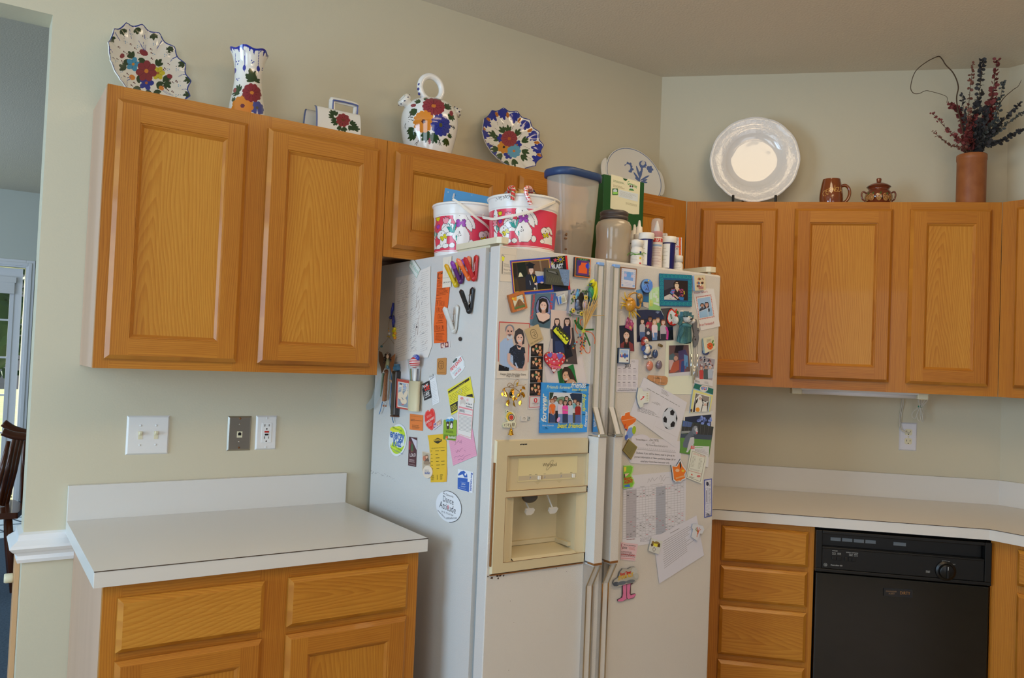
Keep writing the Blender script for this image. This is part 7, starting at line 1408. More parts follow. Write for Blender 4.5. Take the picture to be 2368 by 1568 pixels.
for P in ([(450,420),(400,360),(360,370),(345,410),(380,430)],[(450,420),(470,340),(520,300),(550,320),(530,360)],[(450,440),(330,440),(270,460),(250,500),(300,500),(280,470)],[(450,440),(560,400),(640,400),(675,385)],[(450,440),(440,560),(470,640)],[(460,450),(560,520),(590,600),(580,660)],[(440,450),(370,560),(355,650)],[(420,400),(380,410),(400,440),(430,430)]): b.tube(smooth([Pf(V4,x,y,.012)-o0 for x,y in P],6),.0007,5)
b.build('wire',WIRE,r);b=MB();b.ball(Pf(V4,410,550,.006)-o0,.0055,14,sq=(1,.8,1.2));b.build('magnet',BLK,r)
# ---- sun and bell magnet
o0=Pf(V4,395,1310,.004);r=thing('bell_magnet','flower and sun magnet reading ESPANA with a brass bell hanging below','magnet',o0)
A=Art(V4,'F',0,.005);fl=[(345+(34 if k % 2 else 22)*math.cos(k*PI/6),872+(36 if k % 2 else 24)*math.sin(k*PI/6)) for k in range(12)];A.slab(fl,'#d6c49a','#b09c6c');A.ell(347,880,13,14,'#2a2420');A.line([(347,850),(347,905)],5,'#2a2420');A.line([(328,868),(368,890)],5,'#2a2420');A.done('flower',None,None,RESIN,parent=r).location=-o0
A=Art(V4,'F',0,.006);A.slab([(330,900),(380,870),(440,880),(475,920),(488,1000),(470,1050),(500,1090),(482,1168),(275,1165),(262,1120),(290,1075),(345,1065),(315,1000)],'#d6c49a','#b09c6c');A.ell(385,965,66,82,'#e0ac2a');A.ell(412,985,58,66,'#1c1a18');A.ell(412,985,46,54,'#d8cdb0');A.ell(412,985,38,46,'#c03a28')
for L in ([(310,1100),(282,1105),(285,1140),(312,1138)],[(285,1120),(305,1118)],[(345,1095),(322,1100),(340,1120),(320,1145)],[(355,1150),(358,1095),(380,1100),(360,1125)],[(385,1150),(400,1090),(412,1150)],[(425,1150),(428,1080),(445,1145),(448,1078)],[(455,1150),(462,1078),(478,1148)]): A.line(L,6,'#4a2a1c');A.k-=1
A.k+=1;A.done('plate',None,None,RESIN,parent=r).location=-o0
b=MB();c=Pf(V4,403,1300,.012)-o0;u=1/V4[2]*.00128;b.X=Matrix.Translation(c);b.lathe([(50*u,0),(48*u,6*u),(36*u,35*u),(30*u,70*u),(20*u,95*u),(8*u,105*u),(8*u,120*u),(0,122*u)],28);b.lathe([(50*u,0),(44*u,2*u),(30*u,60*u),(0,70*u)],28);b.build('bell',GOLD,r)
b=MB();b.ball(c+Vector((0,0,-8*u)),11*u,10);b.tube([c+Vector((0,0,60*u)),c],.0008,6);b.build('clapper',WIRE,r);b=MB();b.tube([c+Vector((0,0,120*u)),c+Vector((0,.004,160*u))],.0008,6);b.build('hook',WIRE,r)
A=Art(V4,'F',0,.003);A.slab([(592,962),(706,975),(695,1056),(590,1050)],'#cbb59c');A.ell(645,1005,24,26,'#8a7a66');A.ell(638,1010,11,18,'#cbb59c');A.ell(656,1012,6,14,'#cbb59c');A.done('letter_magnet','tiny cream rectangular magnet with a scribbled figure','magnet')
A=Art(V4,'F',0,.003);A.slab([(714,965),(760,972),(755,1034),(708,1028)],'#b3a896');A.text('E',725,1012,742,1013,'#2a2620',1.2,bold=.04);A.done('letter_magnet','tiny grey letter E magnet beside the cream one','magnet')
# ---- resin flower frame
o0=Pf(V3,1060,880,.004);r=thing('picture_magnet','small resin picture frame with yellow daisies and figurines','photo frame',o0)
A=Art(V3,'F',0,.012);A.slab([(962,555),(1165,590),(1150,872),(935,832)],'#b9a796','#8a7a70');A.poly([(1010,620),(1105,620),(1100,800),(1005,790)],'#3a302c');A.ell(1085,650,30,60,'#241c18');A.done('frame',None,None,RESIN,parent=r).location=-o0
b=MB();q=random.Random(9)
for k in range(46):
    x,y=q.choice([(q.uniform(955,1000),q.uniform(560,850)),(q.uniform(960,1160),q.uniform(555,615)),(q.uniform(945,1150),q.uniform(810,870)),(q.uniform(1110,1165),q.uniform(580,860))]);b.ball(Pf(V3,x,y,.014)-o0,q.uniform(.002,.0038),8,q.choice(['#3f5a3a','#4a6a40','#2f4a34','#5a7a4a','#7a6a8a']),sq=(1,.7,1))
b.build('foliage',RESIN,r)
for x,y,s_ in ((1138,650,.0075),(990,800,.0072),(1000,645,.006),(1085,838,.0072),(1112,820,.005)):
    b=MB();c=Pf(V3,x,y,.018)-o0
    for k in range(9): a=k*2*PI/9;b.ball(c+Vector((math.cos(a)*s_*.62,0,math.sin(a)*s_*.62)),s_*.36,8,'#e2c84a',sq=(1,.45,1))
    b.ball(c+Vector((0,-.0016,0)),s_*.3,8,'#6a4424');b.build('daisy',RESIN,r)
def figure(V,pts,par,o_,nm='figurine',m=RESIN):
    b=MB()
    for x,y,d,rr_,col,sq in pts: b.ball(Pf(V,x,y,d)-o_,rr_,14,col,sq=sq)
    return b.build(nm,m,par)
figure(V3,[(1048,570,.018,.0045,'#4f8ab0',(1,1,1)),(1042,605,.018,.007,'#5a98bc',(.8,.8,1.2)),(1025,640,.017,.005,'#7aaac0',(.8,.7,1.4)),(1040,555,.018,.003,'#3a6a90',(1,1,1))],r,o0,'bird');figure(V3,[(1040,690,.016,.005,'#8a94a8',(1,1,1)),(1035,730,.016,.0085,'#5f6b84',(.8,.8,1.4)),(1045,770,.016,.009,'#4f5a74',(1,.8,.9))],r,o0);figure(V3,[(1130,705,.017,.0042,'#c8a08c',(1,1,1)),(1122,745,.017,.008,'#b8a0b4',(.8,.8,1.3)),(1108,735,.016,.007,'#cdbccb',(.5,.5,1.4)),(1138,770,.017,.006,'#a894a8',(.8,.8,1.2))],r,o0)
# ---- parrot
o0=Pf(V3,1210,690,.004);r=thing('parrot_magnet','carved parrot magnet, yellow and green, beside the freezer handle','magnet',o0)
def blobs(V,L,o_,d0=.01):
    b=MB()
    for x,y,rx,ry,rot,col,dep,dd in L:
        k=.00128/V[2]*1.0;M=Matrix.Rotation(rot,3,'Y');b.ball(Pf(V,x,y,d0+dd)-o_,1,16,col,sq=(rx*k,dep,ry*k),M=M)
    return b
blobs(V3,[(1215,480,36,40,0,'#d8cf1c',.009,.0),(1225,445,14,16,.4,'#d8d42a',.004,0),(1200,452,10,9,0,'#c8cc28',.004,0)],o0).build('head',RESIN,r)
blobs(V3,[(1240,560,24,110,.15,'#d6cc1e',.008,.002),(1255,600,10,90,.1,'#b8c42a',.007,.004),(1228,600,9,80,.2,'#e0d62a',.006,.005)],o0).build('back',RESIN,r)
blobs(V3,[(1200,590,36,75,-.25,'#2f8a5c',.009,.0),(1185,640,24,70,-.2,'#2a6a74',.007,.001),(1250,640,20,45,.2,'#3f9a5a',.006,0),(1180,700,12,50,-.15,'#1f4a66',.005,0)],o0).build('wing',RESIN,r)
blobs(V3,[(1188,495,16,20,.5,'#3a5a4a',.006,.004),(1164,505,10,8,0,'#b8c428',.004,0)],o0).build('beak',RESIN,r);blobs(V3,[(1207,480,6,6,0,'#15201c',.003,.009)],o0).build('eye',RESIN,r)
# ---- straw bundle with ribbons and bead strings
o0=Pf(V3,1110,1320,.004);r=thing('straw_bundle','little straw broom with green and orange ribbons and bead strings','magnet',o0);q=random.Random(17);ST=mat('straw','#d3b06c',.6)
for k in range(26):
    x1_=1105+k*7.6+q.uniform(-10,10);y1_=q.uniform(640,760)-(k*.9 if k>8 else-60+k*4);b=MB();b.tube(smooth([Pf(V3,1118+q.uniform(-8,8),1015,.022+q.uniform(-.003,.003))-o0,Pf(V3,(1118+x1_)/2+q.uniform(-6,6),(1015+y1_)/2,.024+q.uniform(-.004,.004))-o0,Pf(V3,x1_,y1_,.027+q.uniform(-.006,.006))-o0],5),[.0013]*6+[.0009]*5,6);b.build('straw',ST,r)
b=MB();b.tube([Pf(V3,1140,858,.026)-o0,Pf(V3,1250,862,.026)-o0,Pf(V3,1353,856,.03)-o0],.0011,6);b.build('straw',ST,r)
def ribbon(V,pts,w,m,par,o_,nm='ribbon',d=.02):
    P=smooth([Pf(V,x,y,d)-o_ for x,y in pts],6);b=MB();vs=[]
    for i,p in enumerate(P):
        t=(P[min(len(P)-1,i+1)]-P[max(0,i-1)]).normalized();s_=Vector((-t.z,0,t.x)).normalized()
        for a,c in ((-1,0),(1,0),(1,.0009),(-1,.0009)): vs.append(p+s_*(a*w)+Vector((0,-c,0)))
    n=len(P);b.add(vs,[(i*4+k,i*4+(k+1) % 4,(i+1)*4+(k+1) % 4,(i+1)*4+k) for i in range(n-1) for k in range(4)]+[(0,1,2,3),(n*4-1,n*4-2,n*4-3,n*4-4)]);return b.build(nm,m,par)
GR=mat('green_satin','#2c6a34',.5);OR=mat('orange_satin','#d8622a',.5)
for pts in ([(1100,1030),(1050,1000),(1010,930),(1015,920),(1070,980),(1110,1030)],[(1110,1030),(1160,1025),(1228,1022)],[(1110,1035),(1150,1120),(1185,1212)],[(1090,1030),(1050,960),(1050,880)]): ribbon(V3,pts,.0026,GR,r,o0)
for pts in ([(1110,1040),(1100,1120),(1095,1230)],[(1110,1040),(1200,1060),(1240,1130),(1238,1190)],[(1110,1230),(1140,1290),(1180,1290),(1185,1220)],[(1040,1070),(1015,1010),(1030,880)],[(1090,1020),(1070,930),(1095,900)]): ribbon(V3,pts,.0011,OR,r,o0)
A=Art(V3,'F',.023,.003);P=[]
for k in range(10): a=-PI/2+k*PI/5;qq_=30 if k % 2==0 else 14;P.append((1112+qq_*math.cos(a),1040+qq_*math.sin(a)))
A.slab(P,'#b8ac3a');A.done('star',None,None,RESIN,parent=r).location=-o0
for nm,(xa,ya),(xb,yb) in (('bead_string',(1075,1080),(985,1240)),('bead_string',(1085,1110),(1078,1300)),('bead_string',(1130,1120),(1105,1240))):
    b=MB();n=9
    for k in range(n+1):
        t=k/n;b.ball(Pf(V3,xa+(xb-xa)*t+(6 if k % 2 else-6),ya+(yb-ya)*t,.016)-o0,.003,8,'#e87a2c' if k==n else q.choice(['#c8302c','#d8b83a','#3f6a4a','#b89a7a','#4a86a0','#d8602c','#5a3a2c']))
    b.build(nm,RESIN,r)
# ------------------------------------------------------------------ papers and magnets, fresh-food door
c=fz(V5[0]+285/V5[2],V5[1]+428/V5[2]);o0=Vector((c[0],FY-.004,c[1]));r=thing('picture_magnet','small brown framed print at the top left of the right door','picture',o0)
A=Art(V5,'F',0,.007);A.slab([(190,146),(394,170),(383,428),(182,408)],'#8a5636','#6a3e26');A.poly([(200,157),(385,180),(374,417),(192,398)],'#6f4229');A.done('frame',None,None,RESIN,parent=r).location=-o0
A=Art(V5,'F',.0071,.0003);A.slab([(204,160),(382,182),(371,414),(195,395)],'#cbbcb4');A.poly([(232,200),(352,215),(345,325),(228,305)],'#9db0c8');A.ell(292,245,32,36,'#6f96bc');A.poly([(232,270),(348,282),(346,322),(229,303)],'#7f9ac0');A.ell(250,250,18,22,'#b8a0b0');A.ell(335,265,14,20,'#c0a8ac');A.lines([(240,330),(345,345),(338,400),(235,385)],3,'#a09aa8',4,3)
for k in range(9): A.ell(214-k*1.1,180+k*23,5,7,'#a4aac0',n=6);A.ell(366-k*1.2,196+k*23,5,7,'#a4aac0',n=6);A.k-=2
A.k+=2;A.ell(352,385,16,14,'#9ab0cc');A.ell(212,375,12,14,'#9ab0cc');A.done('picture',None,None,PRINT,parent=r).location=-o0
def room(A):
    A.poly([(385,440),(560,400),(560,690),(405,740)],'#33506a');A.poly([(385,440),(470,420),(480,500),(395,520)],'#5f86a0');A.poly([(450,420),(545,405),(545,480),(470,500)],'#2a3a4c');A.poly([(465,515),(545,515),(545,590),(470,580)],'#2a6284');A.poly([(470,585),(540,592),(538,665),(475,640)],'#c0a98e');A.poly([(400,640),(475,645),(535,670),(540,690),(410,735)],'#8a8474');A.line([(470,582),(540,592)],4,'#3a2c24');A.ell(520,445,14,20,'#1c2632')
photo(V5,[(383,440),(562,398),(562,692),(402,742)],.0002,'#33506a','photo','photo of a dim blue room behind the green ticket',room)
def ticket(A):
    A.poly([(545,470),(688,440),(688,692),(540,682)],'#a9c07c');A.poly([(560,600),(688,610),(688,692),(540,682)],'#8fae62')
    for x,y,w_,h_,c_ in ((570,490,30,120,'#cfd8b0'),(610,500,30,60,'#d4dcb4'),(640,470,34,40,'#c4d0a0'),(650,560,30,50,'#d8dcb8')): A.rect(x-w_/2,y-h_/2,x+w_/2,y+h_/2,c_)
    A.rect(556,565,566,640,'#d8b83c');A.rect(576,565,586,640,'#d8b83c');A.poly([(605,590),(688,610),(688,640),(600,610)],'#dcdcc0');A.ell(632,520,14,16,'#e0d8b8')
photo(V5,[(556,425),(690,388),(690,693),(540,683)],.0012,'#b4c88a','card','pale green picture card left of the teal frame',ticket,m=PRINT)
A=Art(V5,'F',.003,.005);A.slab([(522+70*math.cos(t),382+86*math.sin(t)) for t in [k*2*PI/30 for k in range(30)]],'#6a92bc','#2c3c50');A.poly([(462,400),(585,330),(588,400),(555,455),(500,462)],'#5478b0');A.line([(512,345),(530,395),(548,455)],7,'#43302a')
for a in (-2.8,-2.2,-1.2,-.5,.2,2.6): A.line([(512,345),(512+32*math.cos(a),345+28*math.sin(a)+6)],9,'#43302a');A.k-=1
A.k+=1;A.ell(540,317,9,9,'#e0b030');A.line([(500,440),(515,415),(525,440)],6,'#43302a');A.done('round_magnet','round blue beach magnet with a palm tree','magnet',RESIN)
# teal key-pattern frame
c=fz(V5[0]+880/V5[2],V5[1]+642/V5[2]);o0=Vector((c[0],FY-.004,c[1]));r=thing('picture_magnet','teal Greek key frame holding a photo of a smiling seated person','picture',o0)
A=Art(V5,'F',.0022,.003);Q=[(680,228),(1080,250),(1083,645),(686,637)];A.slab(Q,'#17506c');f=A.quadmap(Q);TE='#21867c'
def key(u,v,w_,h_,fl):
    P=[(0,1),(0,0),(1,0),(1,.8),(.3,.8),(.3,.35),(.65,.35),(.65,.55)];A.line([f(u+w_*(1-x if fl else x),v+h_*y) for x,y in P],7,TE);A.k-=1
for k in range(8): key(.015+k*.1235,.02,.1,.115,0);key(.015+k*.1235,.862,.1,.115,1)
for k in range(6): key(.015,.16+k*.116,.085,.095,1);key(.9,.16+k*.116,.085,.095,0)
A.k+=1;A.done('frame',None,None,PRINT,parent=r).location=-o0
A=Art(V5,'F',.0055,.0002);I_=[(733,308),(1030,322),(1030,566),(735,556)];A.slab(I_,'#241d1e');A.poly([(735,310),(880,315),(850,400),(735,440)],'#3c3a40');A.poly([(740,440),(830,400),(840,490),(740,520)],'#22242e');A.poly([(735,520),(815,480),(930,560),(735,556)],'#bfae9c');A.poly([(800,480),(830,430),(880,420),(940,420),(985,500),(985,566),(900,560)],'#231c24');A.poly([(805,470),(835,425),(872,432),(850,500)],'#3d6f9c')
for k in range(36): A.ell(rnd.choice([rnd.uniform(825,870),rnd.uniform(925,975)]),rnd.uniform(425,520),7,6,rnd.choice(['#c04a6a','#b83a8a','#d06a4a']),n=6);A.k-=1
A.k+=1;A.poly([(870,415),(900,400),(925,415),(900,462)],'#c8a080');A.ell(890,362,38,38,'#201818');A.ell(892,378,27,40,'#d6b088');A.poly([(864,368),(880,345),(915,350),(921,372),(895,355)],'#201818');A.ell(884,372,4,3,'#2a1a14');A.ell(903,372,4,3,'#2a1a14');A.ell(893,398,10,4,'#efe0d0');A.poly([(905,520),(980,530),(975,566),(930,560)],'#2f6a98');A.line([(850,490),(910,540)],20,'#c49878');A.line([(982,448),(985,490)],12,'#c8a83a');A.line([(800,545),(815,540),(822,552)],3,'#2a2420');A.done('picture',None,None,GLOSS,parent=r).location=-o0
# crab
o0=Pf(V5,310,800,.004);r=thing('crab_magnet','glossy orange crab magnet beside the door handle','crab figure',o0);CR=mat('crab_glaze',rough=.12,attr=1,coat=.8)
blobs(V5,[(312,620,76,92,0,'#c98a24',.017,.004),(300,560,50,34,0,'#d08a1e',.014,.006)],o0,.0155).build('shell',CR,r)
def leg(pts,r0,c,nm='leg'):
    b=MB();P=smooth([Pf(V5,x,y,d)-o0 for x,y,d in pts],6);b.tube(P,[r0*(1-.65*i/len(P)) for i in range(len(P))],8,c);b.build(nm,CR,r)
YC='#d8b02a'
for pts in ([(262,540,.012),(245,500,.014),(243,462,.012)],[(255,575,.012),(225,550,.014),(203,524,.01)],[(250,610,.012),(220,600,.014),(192,596,.01)],[(258,640,.014),(215,628,.018),(200,660,.012),(198,675,.01)],[(300,700,.014),(298,740,.018),(295,790,.01)],[(320,705,.014),(338,750,.016),(348,790,.01)],[(335,700,.012),(365,750,.014),(392,800,.008)],[(355,690,.012),(400,735,.014),(438,776,.008)]): leg(pts,.0028,YC)
for pts in ([(290,545,.016),(300,500,.02),(350,472,.022),(400,478,.022)],[(370,640,.016),(415,660,.02),(440,620,.022),(430,590,.022)]): leg(pts,.005,'#b8862e','arm')
blobs(V5,[(425,515,34,42,-.3,'#a87e36',.008,.01),(452,520,10,44,-.35,'#b48a40',.006,.01),(440,570,20,40,.1,'#a87e36',.008,.01)],o0,.012).build('claw',CR,r);blobs(V5,[(262,560,7,8,0,'#2a1c14',.003,.014)],o0).build('eye',CR,r)
A=Art(V5,'F',.0022,.002);A.slab([(282,770),(358,852),(330,948),(246,905)],'#9a3a56');[A.ell(300+30*math.cos(k),860+50*math.sin(k*1.7),12,16,['#b8506a','#c08a4a','#7a2c4a','#c87a8a'][k % 4]) for k in range(8)];A.line([(262,890),(305,800)],4,'#c08a5a');A.done('card','small tilted pink and orange card between the crab and the portrait','card')
def girl(A):
    A.poly([(172,882),(350,872),(362,1205),(180,1195)],'#1c1c2c');A.poly([(215,1130),(225,990),(255,940),(290,950),(310,1010),(315,1140)],'#221a18');A.poly([(185,1195),(190,1110),(235,1080),(300,1080),(345,1110),(358,1205)],'#7c2f2c');A.rect(245,1040,280,1090,SK2);A.ell(262,1000,36,52,'#d2a486');A.poly([(225,1000),(235,955),(262,938),(295,965),(300,1010),(288,975),(262,958),(240,975)],'#221a18');A.poly([(240,1060),(262,1120),(290,1060),(300,1195),(225,1195)],'#221a18');A.ell(248,995,6,4,'#2a1c18');A.ell(276,997,6,4,'#2a1c18');A.ell(262,1030,13,5,'#e8dcd0')
photo(V5,[(158,884),(352,868),(368,1215),(176,1204)],.0008,'#d0bca4','photo','portrait of a long-haired person in a dark red top',girl)
def group(A):
    A.poly([(400,690),(830,662),(850,1058),(398,1082)],'#1c1e2e');A.poly([(400,690),(830,662),(835,800),(402,800)],'#23283f');A.poly([(700,672),(830,662),(840,900),(760,900)],'#47413c');A.poly([(780,940),(845,935),(850,1058),(800,1060)],'#191718');A.line([(690,680),(725,755)],4,'#c8c4b8')
    for k in range(9): a=-2.9+k*.3;A.line([(655,730),(655+30*math.cos(a),720+26*math.sin(a))],2,'#8a94a8');A.k-=1
    A.k+=1
    for x,y,rr_,sk,hr,tp,h_,lg,bt in ((558,800,30,'#8a5a44','#2a1c18','#8a2438',5,.2,'#1c1a22'),(655,810,28,SK,'#6a4c34','#2f6a44',7,1.2,'#1d1d26'),(460,830,27,SK,'#4a3426','#a89a90',6.5,1.3,'#4a5a78'),(525,880,26,SK2,'#a02c3c','#33323a',6.5,.4,'#23232b'),(612,835,28,'#d6a88a','#a8784c','#d8b8ac',6.5,1.2,'#5f7694'),(720,840,30,SK,'#7a4228','#b09a94',7,1.2,'#2c2c34')):
        A.who(x,y,rr_,sk,hr,tp,1.35,h_,lg)
        if bt: A.poly([(x-1.15*rr_,y+4.8*rr_),(x+1.15*rr_,y+4.8*rr_),(x+1.1*rr_,1062),(x-1.1*rr_,1066)],bt)
    A.poly([(505,850),(525,830),(548,845),(550,868),(502,870)],'#b02c3c');A.line([(755,900),(775,960),(768,1055)],24,'#c83a78');A.ell(530,975,20,22,'#c8b0a4');A.line([(590,920),(600,1030)],14,'#d8b8ac')
photo(V5,[(393,690),(832,660),(852,1060),(395,1085)],.0006,'#1c1e2e','photo','night photo of a laughing group of friends, one in a pink sleeve',group)
# apple tag
A=Art(V5,'F',.0022,.0016);P=[(865,700),(845,672),(820,664),(795,690),(775,740),(766,800),(780,845),(810,878),(850,888),(885,872),(905,820),(905,760),(893,715)];sh=lambda k: [(835+(x-835)*k,778+(y-778)*k) for x,y in P]
A.slab(P,'#23181a');A.poly(sh(.95),'#cc3424');A.poly(sh(.78),'#cfc3b4');A.poly([(860,755),(885,725),(905,745),(880,770)],'#cc3424');A.poly([(800,850),(830,820),(845,840),(830,870)],'#cc3424');A.poly([(865,720),(878,680),(895,668),(892,715)],'#cc3424');A.ell(902,715,14,22,'#2f6a34',-.3);A.ell(862,812,36,42,'#cfc3b4');A.lines([(790,730),(830,700),(835,800),(795,820)],6,'#a89a8c',2,3);A.text('0',820,800,840,790,'#2f5a2c',1.5,bold=.03);A.done('apple_magnet','apple-shaped white magnet with a red outline','magnet',RESIN)
# plush in a green crown and gown
o0=Pf(V5,990,1115,.004);r=thing('plush_toy','plush white-faced animal in a sea-green crown and gown','plush toy',o0)
b=MB();n,m=26,12;cols=['#4f7f80','#3f6a6e','#5a8c8a']
V_=[]
for i in range(m+1):
    t=i/m;cx,cy=1000+(-12)*t,870+225*t;wx=88+34*t if t<.85 else 117;k=.00128/V5[2]
    row=[]
    for j in range(n): a=2*PI*j/n;q_=1+.1*math.cos(a*7)*t;row.append(Pf(V5,cx,cy+14*math.sin(a*2)*t,.022)-o0+Vector((math.cos(a)*wx*k*q_,math.sin(a)*.017*q_,0)))
    V_.append(row)
for i in range(m):
    for j in range(n): b.add([V_[i][j],V_[i][(j+1) % n],V_[i+1][(j+1) % n],V_[i+1][j]],[(0,1,2,3)],cols[(j*3//n*5+j) % 3],True)
b.add(V_[m],[tuple(range(n))],'#2f5558');b.build('gown',FELT,r)
blobs(V5,[(1010,880,92,34,.1,'#5a8c8c',.018,.012),(935,800,26,90,.1,'#5a8c90',.012,.008),(950,960,22,80,.3,'#3f6a6e',.01,.02)],o0,.016).build('collar',FELT,r)
blobs(V5,[(1020,800,78,50,.42,'#e6ddd0',.02,.018),(1075,825,40,36,.2,'#ebe3d8',.016,.022)],o0,.018).build('head',FELT,r)
blobs(V5,[(1075,800,10,12,0,'#15110f',.006,.042)],o0,.018).build('nose',BLK,r);b=MB();b.tube(smooth([Pf(V5,x,y,.058)-o0 for x,y in ((1010,835),(1040,845),(1070,830),(1078,812))],5),.0006,6);b.build('mouth',BLK,r)
blobs(V5,[(950,725,20,44,.25,'#d8cebf',.008,.012)],o0,.018).build('ear',FELT,r);blobs(V5,[(880,815,26,50,0,'#e2d8ca',.012,.008)],o0,.02).build('paw',FELT,r)
b=MB();CRN='#4a7a86'
P=[(965,760),(968,705),(985,745),(1012,700),(1018,752),(1045,702),(1050,765),(1082,715),(1080,780),(1108,750),(1100,800),(1085,822),(1030,775),(965,768)]
F_=[Pf(V5,x,y,.05)-o0 for x,y in P];Bk=[v+Vector((0,.012,0)) for v in F_];n=len(F_);b.add(F_+Bk,[tuple(range(n)),tuple(range(2*n-1,n-1,-1))]+[(i,n+i,n+(i+1) % n,(i+1) % n) for i in range(n)],CRN);b.build('crown',FELT,r)
b=MB()
for x,y in ((985,762),(1022,765),(1058,775),(1090,792)): b.ball(Pf(V5,x,y,.053)-o0,.0022,8,'#1c2a2e')
b.build('bead',RESIN,r)
# grey cut-out clip and chimes
o0=Pf(V5,1130,1145,.004);r=thing('wind_chime','dark grey cut-out magnet with silver chime tubes hanging from cords','wind chime',o0)
A=Art(V5,'F',.001,.004);A.slab([(1100,795),(1140,805),(1150,850),(1145,905),(1172,915),(1180,945),(1165,985),(1172,1040),(1160,1105),(1130,1148),(1105,1140),(1098,1060),(1112,980),(1095,900)],'#6a6460','#4a4644');A.ell(1125,1055,10,14,'#2a2624');A.ell(1158,945,7,9,'#2a2624');A.ell(1115,1020,6,6,'#2a2624');A.done('plate',None,None,RESIN,parent=r).location=-o0
CO=mat('grey_cord','#4c4640',.8)
for x0,x1,y0,y1,y2,rr_,ins_ in ((1064,1074,1075,1240,1508,.0024,1),(1156,1150,1100,1240,1515,.0024,1),(1098,1104,1130,1370,1605,.0019,1),(1125,1118,1140,1385,1560,.0017,1)):
    b=MB();b.tube([Pf(V5,x0,y0,.008)-o0,Pf(V5,x1,y1,.01)-o0],.0006,6);b.build('cord',CO,r);b=MB();b.tube([Pf(V5,x1,y1,.01)-o0,Pf(V5,x1-2,y2,.01)-o0],rr_,14);b.build('chime_tube',CHROME,r)
# tile with animal face
A=Art(V5,'F',.002,.010);A.slab(roundq([(1110,255),(1246,250),(1256,436),(1120,446)],8),'#cdb286','#8f9aa0');[A.ell(1185+34*math.cos(k*1.3),345+50*math.sin(k*2.1),13,15,['#b8704a','#8a4430','#d8a878','#6a4a3a'][k % 4]) for k in range(16)];A.poly([(1160,290),(1168,275),(1180,300)],'#8a4a30');A.poly([(1200,300),(1212,275),(1218,300)],'#8a4a30');A.ell(1168,352,13,16,'#4a5a78');A.ell(1208,350,11,15,'#3a2a24');A.ell(1188,375,10,12,'#d8c4a8');A.poly([(1160,395),(1225,392),(1225,425),(1165,428)],'#a86a5c');A.done('tile_magnet','cream tile magnet with a brown animal face at the top right','magnet',RESIN)
# festival card
def happy(A):
    A.text("Future Father's",1112,486,1278,466,'#b04a44',.85,bold=.01);Q=[(1137,530),(1318,502),(1358,772),(1172,806)];f=A.quadmap(Q)
    for k in range(15):
        for a,b_ in (((k/14),0),((k/14),1)): x,y=f(a,b_);A.poly([(x-6,y-8),(x+6,y-8),(x,y+9)],'#b8402c');A.k-=1
        for a,b_ in ((0,k/14),(1,k/14)): x,y=f(a,b_);A.poly([(x-6,y-8),(x+6,y-8),(x,y+9)],'#b8402c');A.k-=1
    A.k+=1;I=[f(.06,.06),f(.94,.06),f(.94,.94),f(.06,.94)];A.poly(I,'#9fb0ba');g=A.quadmap(I);A.poly([g(0,.62),g(1,.5),g(1,1),g(0,1)],'#8fa4b0');A.who(1210,632,26,SK2,'#2c2624','#3a3a40',1.4,3.2,.2);A.ell(1212,655,15,12,'#5a4a42');A.who(1265,620,28,'#c08a72','#2a2022','#23252e',1.4,3.2,1.2);A.poly([g(.02,.66),g(.98,.5),g(.98,.55),g(.02,.71)],'#d4d8da');A.poly([g(.6,.6),g(.7,.58),g(.7,1),g(.6,1)],'#c8d0d2');A.poly([g(.02,.72),g(.6,.6),g(.6,.98),g(.06,1)],'#93a8b2');A.text('It so Fantastic!!',1175,888,1358,860,'#b85a50',1.0,bold=.01)
sheet_(V5,[(1085,410),(1355,420),(1434,890),(1194,944)],'F',.0004,'#d4c0ac','card','white card with a red bordered photo of two people by a railing','card',happy)
A=Art(V5,'F',.0,.006);A.slab([(1262+36*math.cos(t),1212+36*math.sin(t)) for t in [k*2*PI/24 for k in range(24)]],'#3a4468');A.done('round_magnet','dark blue round magnet peeping out under the flower tile','magnet',RESIN)
A=Art(V5,'F',.007,.007);A.slab(roundq([(1222,1042),(1354,1008),(1379,1166),(1246,1232)],6),'#cdbb94','#8f968a')
for k in range(12): a=k*PI/6;A.ell(1308+24*math.cos(a),1138+30*math.sin(a),17,10,'#cc4a1c' if k % 2 else '#d8602c',a)
A.ell(1308,1138,11,12,'#8a5a24');A.ell(1340,1085,10,26,'#5a7a3a',.4);A.ell(1352,1120,8,20,'#5a7a3a',.2);A.lines([(1265,1052),(1330,1040),(1330,1085),(1265,1100)],3,'#6a5a40',4,3);A.done('tile_magnet','cream tile magnet with an orange flower near the right edge','magnet',RESIN)
# rag doll
o0=Pf(V5,515,1300,.004);r=thing('doll_magnet','painted doll magnet with red bonnet, blue dress and white apron','doll',o0)
blobs(V5,[(492,1070,50,56,0,'#8e2a24',.012,.0),(470,1105,22,30,.2,'#a4342c',.008,.002)],o0,.0145).build('bonnet',RESIN,r);blobs(V5,[(503,1078,32,36,0,'#e2cdb4',.011,.006)],o0,.0145).build('head',RESIN,r)
blobs(V5,[(492,1078,4,5,0,'#2a1c18',.002,.017),(514,1076,4,5,0,'#2a1c18',.002,.017),(505,1096,9,4,0,'#b84a40',.002,.016)],o0,.0145).build('face',RESIN,r)
blobs(V5,[(512,1150,52,52,0,'#3a5088',.011,.0),(475,1165,18,42,.3,'#3a5088',.009,.002),(555,1150,18,34,-.4,'#44608e',.009,.003),(520,1215,58,50,0,'#3f5684',.012,0)],o0,.0145).build('dress',RESIN,r)
blobs(V5,[(518,1180,44,66,-.08,'#dccfbe',.012,.004),(512,1130,28,26,0,'#cfc8c0',.011,.004)],o0,.0145).build('apron',RESIN,r)
